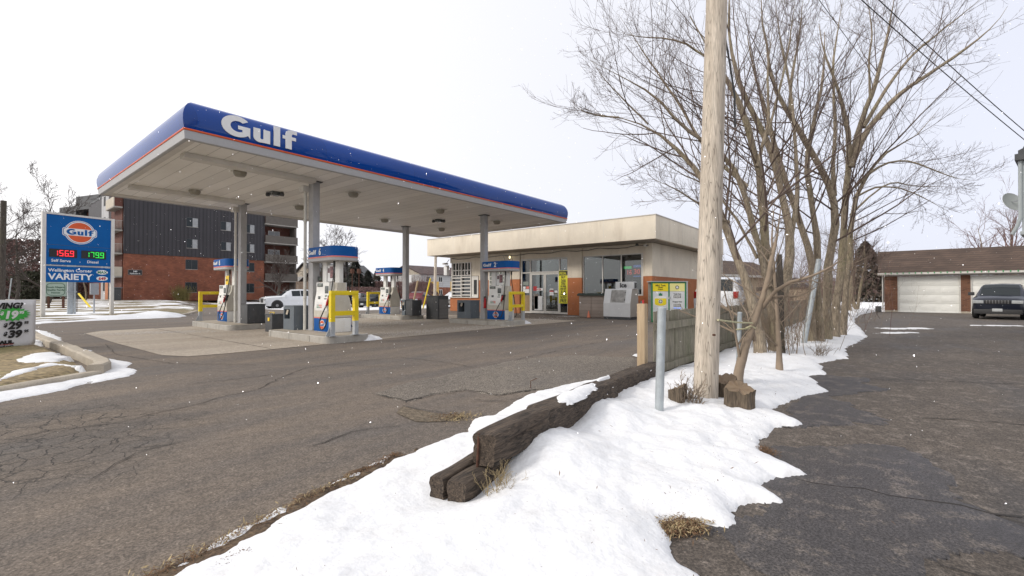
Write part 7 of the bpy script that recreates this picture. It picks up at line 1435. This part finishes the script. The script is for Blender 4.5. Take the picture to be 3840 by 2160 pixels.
p = D(812, 770, 62); freetree('bare_tree', 'bare tree rising behind the nearest pump column', (p.x, p.y, 0), 11.5, 1.0, 95, 'barkd', 'twigd', 4, rmin=.013, ch=(13, 8, 5, 3), fork=.22, ang=45, group='bare trees across the street')
p = D(868, 770, 75); freetree('bare_tree', 'bare tree standing among the spruces across the street', (p.x, p.y, 0), 11.5, 1.0, 96, 'barkd', 'twigd', 3, rmin=.02, ch=(16, 10, 6), fork=.22, ang=45, group='bare trees across the street')
for i, (u, d, h, w_, l) in enumerate([(893, 70, 6.6, 2.6, 'tallest dark spruce between pumps 6 and 4'), (853, 74, 5.8, 2.2, 'dark spruce just right of pump 6'), (925, 78, 5.2, 2.3, 'shorter spruce right of the tallest one'), (948, 86, 5.6, 2.0, 'narrow spruce behind the hood of pump 4'), (912, 90, 4.6, 2.2, 'small far spruce low between the others')]):
    p = D(u, 770, d); spruce(l, (p.x, p.y, 0), h, w_, 20 + i, 'spruces across the street', 2200, 'needle' if i % 2 == 0 else 'needleg')
for i, (u, d, w_, h, mt, l) in enumerate([(45, 66, 9, 9.0, 'twigred', 'dark hedge mass at the far left behind the bare trees'), (975, 84, 6, 3.4, 'twigred', 'brown scrub behind pump 4'), (905, 66, 4.5, 2.2, 'twigred', 'brown scrub behind the parked cars'), (840, 66, 3, 2.4, 'twigd', 'scrub beyond the pickup'), (1060, 70, 2.2, 3.0, 'twigred', 'bare brown bush before the townhouses')]):
    p = D(u, 760, d); bush(l, (p.x, p.y, .0), w_, h, 30 + i, mt, 5200 if h < 8 else 22000, 'scrub across the street')
scrub('shrub', 'bare bush with upright twigs before the townhouses', D(1052, 750, 60).x, D(1052, 750, 60).y, 110, 4.0, .9, 'twigred', 88, None, 0, .35, .02)
# distant tree line
def treeline(name, u0, u1, d, h, seed, n=16000):
    r = np.random.RandomState(seed); us = u0 + (u1 - u0) * r.rand(n); A = D(u0, 737, d); B = D(u1, 737, d); t = r.rand(n); hh = h * (.55 + .35 * fbm(t * 14, t * 0 + seed) * 2 + .25 * fbm(t * 45, t * 0 + seed + 3)); z = hh * r.rand(n) ** .7
    P = np.stack([A.x + (B.x - A.x) * t + r.randn(n) * 3, A.y + (B.y - A.y) * t + r.randn(n) * 3, z], 1); s_ = .45 * r.uniform(.4, 1.5, (n, 1)); d_ = np.stack([r.randn(n) * .5, r.randn(n) * .5, np.ones(n)], 1); e = np.stack([np.full(n, .629), np.full(n, -.777), np.zeros(n)], 1)
    o = npmesh(name, np.stack([P - d_ * s_, P - e * s_ * .14, P + d_ * s_, P + e * s_ * .14], 1).reshape(-1, 3), np.arange(4 * n).reshape(-1, 4), MT['twigred'] if seed % 2 else MT['twigd'], smooth=False); o['kind'] = 'stuff'
treeline('distant_trees', -200, 200, 105, 10, 2, 20000); treeline('distant_trees', 740, 1500, 130, 8, 3, 20000); treeline('distant_trees', 1850, 2620, 110, 7.5, 5, 26000); treeline('distant_trees', 140, 760, 140, 9, 4, 8000)
# ================================================================== ACROSS THE STREET
t = thing('board_fence', 'tan board fence before the balconies behind the white pickup', 'fence', (27, 57, 0)); A = D(744, 752, 58); B = D(853, 752, 60); ex = B - A; ex.z = 0; L5 = ex.length; T = frameT((A.x, A.y, -.2), ex, (0, 0, 1)); m = MB(); MT['tanw'] = M('fence_tan', (.30, .225, .165), .9, .15, 3)
for i in range(int(L5 / .24)): m.box(i * .24, i * .24 + .21, 0, 3.0, -.04, (i % 2) * .06, 'tanw', T=T)
wb(m, 'boards', t)
def house(label, corner, L, Wd, ze, zr, wallm, lowm, roofm, name='townhouse', wins=True, base=0.0):
    """ridge along world X, gable end to -X"""
    x, y = corner; t = thing(name, label, 'house', (x + L / 2, y + Wd / 2, base)); zm = base + (ze - base) * .50
    wb(MB().box(x, x + L, y, y + Wd, base, zm, lowm), 'lower_wall', t); wb(MB().box(x - .03, x + L + .03, y - .03, y + Wd + .03, zm, ze, wallm), 'upper_wall', t)
    wb(MB().prism([(y - .03, ze), (y + Wd + .03, ze), (y + Wd / 2, zr - .15)], 'x', x - .03, x + .25, 'acream'), 'gable', t)
    m = MB(); o_ = .45; m.add([(x - .4, y - o_, ze - .1), (x + L + .4, y - o_, ze - .1), (x + L + .4, y + Wd / 2, zr), (x - .4, y + Wd / 2, zr), (x + L + .4, y + Wd + o_, ze - .1), (x - .4, y + Wd + o_, ze - .1), (x - .4, y - o_, ze + .08), (x + L + .4, y - o_, ze + .08), (x + L + .4, y + Wd / 2, zr + .18), (x - .4, y + Wd / 2, zr + .18), (x + L + .4, y + Wd + o_, ze + .08), (x - .4, y + Wd + o_, ze + .08)], [(3, 2, 1, 0), (6, 7, 8, 9), (0, 1, 7, 6), (9, 8, 10, 11), (0, 6, 9, 3), (3, 9, 11, 5), (5, 4, 2, 3), (1, 2, 8, 7)], roofm); wb(m, 'roof', t)
    if wins:
        for i in range(int(L / 3.3)):
            for z0 in ((ze - 1.5), base + .9):
                xx = x + 1.2 + i * 3.3; f = wb(MB().box(xx, xx + 1.1, y - .08, y - .03, z0, z0 + 1.15, 'frame'), 'window', t); MB().box(xx + .1, xx + .5, y - .09, y - .08, z0 + .1, z0 + 1.05, 'carglass').box(xx + .58, xx + 1.0, y - .09, y - .08, z0 + .1, z0 + 1.05, 'carglass').build('pane', None, f)
    return t
MT['apale2'] = seams(M('siding_pale', (.42, .42, .42), .7, .05), 'z', .2, .1, .8, .3); MT['shd'] = brickmat('shingle_dark', (.105, .072, .068), (.07, .05, .048), (.04, .03, .03), 1.0, .9, .2, .012)
house('long pale two-storey townhouse row with brick ground floor, right of pump 4', (58.6, 70.6), 30, 10, 5.05, 6.9, 'apale2', 'abrick', 'shd')
house('pale house with a dark roof peeping out between the flats and pump 6', (44, 84), 13, 9, 4.6, 7.2, 'apale2', 'apale2', 'char', 'house')
house('low brown-roofed garage house behind the tan board fence', (38, 70), 9, 8, 2.9, 4.7, 'tan', 'tan', 'shd', 'house', False)
t = thing('yellow_fence_panel', 'yellow new-wood fence panels before the townhouses', 'fence', (55, 66, 0)); m = MB(); MT['ywood'] = M('fresh_wood', (.52, .34, .09), .8, .1, 3)
for (u0, u1) in ((1076, 1104), (1133, 1158)):
    A = D(u0, 740, 82); B = D(u1, 740, 82); m.box(0, (B - A).length, 0, 3.4, -.1, 0, 'ywood', T=frameT((A.x, A.y, 0), B - A, (0, 0, 1)))
wb(m, 'panel', t)
t = thing('utility_pole', 'brown utility pole with a street lamp, standing before the townhouses', 'pole', (30.3, 34.1, 0)); a = D(1093, 770, 45); b_ = D(1097, 605, 45); a.z = -.2; wb(MB().tube([a, b_], [.16, .13], 10, 'pole'), 'shaft', t, smooth=True)
c = D(1097, 647, 45); e = D(1124, 645, 45); m = MB(); m.tube([c, c.lerp(e, .5) + Vector((0, 0, .15)), e], .04, 6, 'galv'); ln = D(1118, 644, 45); m.box(ln.x - .4, ln.x + .4, ln.y - .5, ln.y + .1, ln.z - .08, ln.z + .05, 'frame', .03); wb(m, 'lamp_arm', t, smooth=True)
for i, (u0, v0, u1, v1, w_, mt, l) in enumerate([(1083, 700, 1064, 757, .07, 'yellow', 'thin yellow leaning marker post behind the black bins'), (1025, 706, 1010, 727, .09, 'newwood', 'leaning pale timber stake left of the small street sign'), (1051, 706, 1037, 727, .09, 'newwood', 'leaning pale timber stake right of the small street sign')]):
    a = D(u0, v0, 40); b_ = D(u1, v1, 40); b_.z = min(b_.z, .0); t = thing('leaning_stake', l, 'stake', tuple(b_), 0, 'leaning stakes across the lot'); wb(MB().tube([b_, a], w_, 6, mt), 'stake', t)
t = thing('street_sign', 'small white street sign on a post between the leaning stakes', 'sign', tuple(D(1029, 740, 42))); c = D(1029, 701, 42); wb(MB().box(-.22, .22, -.35, .35, -.02, .02, 'letter', T=frameT(c, (.63, -.777, 0), (0, 0, 1))), 'plate', t); wb(MB().tube([(c.x, c.y + .05, -.2), (c.x, c.y + .05, c.z)], .03, 6, 'galv'), 'post', t)
# vehicles across
z = float(hz(24, 48)); p = D(765, 760, 47)
car('pickup_truck', 'white pickup truck with black wheels parked beyond the canopy, facing left', 'pickup truck', (22.5, 47.0, -.36), R(-10), 'cwhite', PICK, (1.05, 4.6), .44, dict(mir=1.75, hl=.92, tl=.85, th=.4, bp='cwhite', mp=True, gh=.22), k=1.08)
def pcar(label, u, d, rz, paint, st, cat='car', k=1.0, wr=.33, **kw):
    p = D(u, 760, d); zz = float(hz(p.x, p.y)); kk = dict(mir=1.35, hl=.60, tl=.72, th=.25); kk.update(kw)
    return car('parked_car', label, cat, (p.x, p.y, zz), R(rz), paint, st, (.86, st[-1][0] - .95), wr, kk, 'cars parked across the street', k)
pcar('pale blue wagon seen from behind between the yellow rails', 893, 52, 225, 'csilver', WAG, k=1.1)
pcar('dark red car half hidden beside the pale blue wagon', 912, 54, 225, 'cred', SEDAN, k=1.1)
pcar('black sport utility car behind the rail of pump 4', 945, 48, 20, 'cblack', SUV, wr=.36, hl=.76, tl=.8)
pcar('dark red car between the two black bins', 1050, 50, 30, 'cred', SEDAN, k=1.1)
pcar('white car beside the far end of the shop', 1150, 44, 10, 'cwhite', SEDAN, k=1.1)
for i, u in enumerate((955 - 2, 970)):
    pass
for i, (u, v) in enumerate(((886, 686), (903, 686))):
    t = thing('red_marker', ('red roadside marker left of' if i == 0 else 'red roadside marker right in') + (' its twin behind pump 6' if i == 0 else ' the pair behind pump 6'), 'marker', tuple(D(u, 740, 60))); c = D(u, v, 60); wb(MB().box(c.x - .2, c.x + .2, c.y - .2, c.y + .2, c.z - .1, c.z + .5, 'rust', .05), 'head', t); wb(MB().tube([(c.x, c.y, 0), (c.x, c.y, c.z)], .05, 6, 'rust'), 'post', t)
# ================================================================== FALLING SNOW
def flakes(n=11000, seed=8):
    r = np.random.RandomState(seed); d = 2.8 + 26 * r.rand(n) ** .75; az = R(39) + R(62) * r.uniform(-1, 1, n); P = np.stack([np.cos(az) * d, np.sin(az) * d, .1 + (1.6 + d * .75) * r.rand(n)], 1)
    P = P[(P[:, 2] > .25) & ~((P[:, 0] > 3.1) & (P[:, 0] < 19) & (P[:, 1] > 11.7) & (P[:, 1] < 21.2) & (P[:, 2] > 4.6))]
    s_ = .0018 * np.exp(.55 * r.randn(len(P)))[:, None]
    o = np.array([[1, 0, 0], [-1, 0, 0], [0, 1, 0], [0, -1, 0], [0, 0, 1], [0, 0, -1]], float); F = np.array([[0, 2, 4], [2, 1, 4], [1, 3, 4], [3, 0, 4], [2, 0, 5], [1, 2, 5], [3, 1, 5], [0, 3, 5]])
    V = (P[:, None] + (o[None] + r.randn(len(P), 6, 3) * .35) * s_[:, None] * np.array([1, 1, 1.3])).reshape(-1, 3); FF = (F[None] + (np.arange(len(P)) * 6)[:, None, None]).reshape(-1, 3)
    ob = npmesh('falling_snow', V, FF, MT['snowflake'], smooth=False); ob['kind'] = 'stuff'
MT['snowflake'] = M('snowflake', (.92, .92, .93), .8, .0)
n, L, b_ = nodes(MT['snowflake']); tr_ = n.new('ShaderNodeBsdfTranslucent'); tr_.inputs[0].default_value = (.95, .95, .96, 1); ad_ = n.new('ShaderNodeAddShader'); L.new(b_.outputs[0], ad_.inputs[0]); L.new(tr_.outputs[0], ad_.inputs[1]); L.new(ad_.outputs[0], n['Material Output'].inputs[0]); b_.inputs['Specular IOR Level'].default_value = 0
flakes()

# trees and a house on the camera's side of the street, which the shop windows mirror
for i, (x, y, h, l) in enumerate([(-26, 2, 12, 'bare tree across the street behind the viewer, leftmost'), (-30, 14, 14, 'tall bare tree across the street behind the viewer'), (-24, 24, 11, 'bare tree across the street behind the viewer, beside the far kerb')]): freetree('bare_tree', l, (x, y, 0), h, 1.0, 130 + i, 'barkd', 'twigd', 3, group='bare trees across the street behind the viewer', rmin=.012, ch=(13, 8, 5), fork=.2, ang=45)
house('pale house across the street behind the viewer', (-58, 12), 12, 12, 4.8, 7.5, 'apale2', 'abrick', 'shd', 'house')
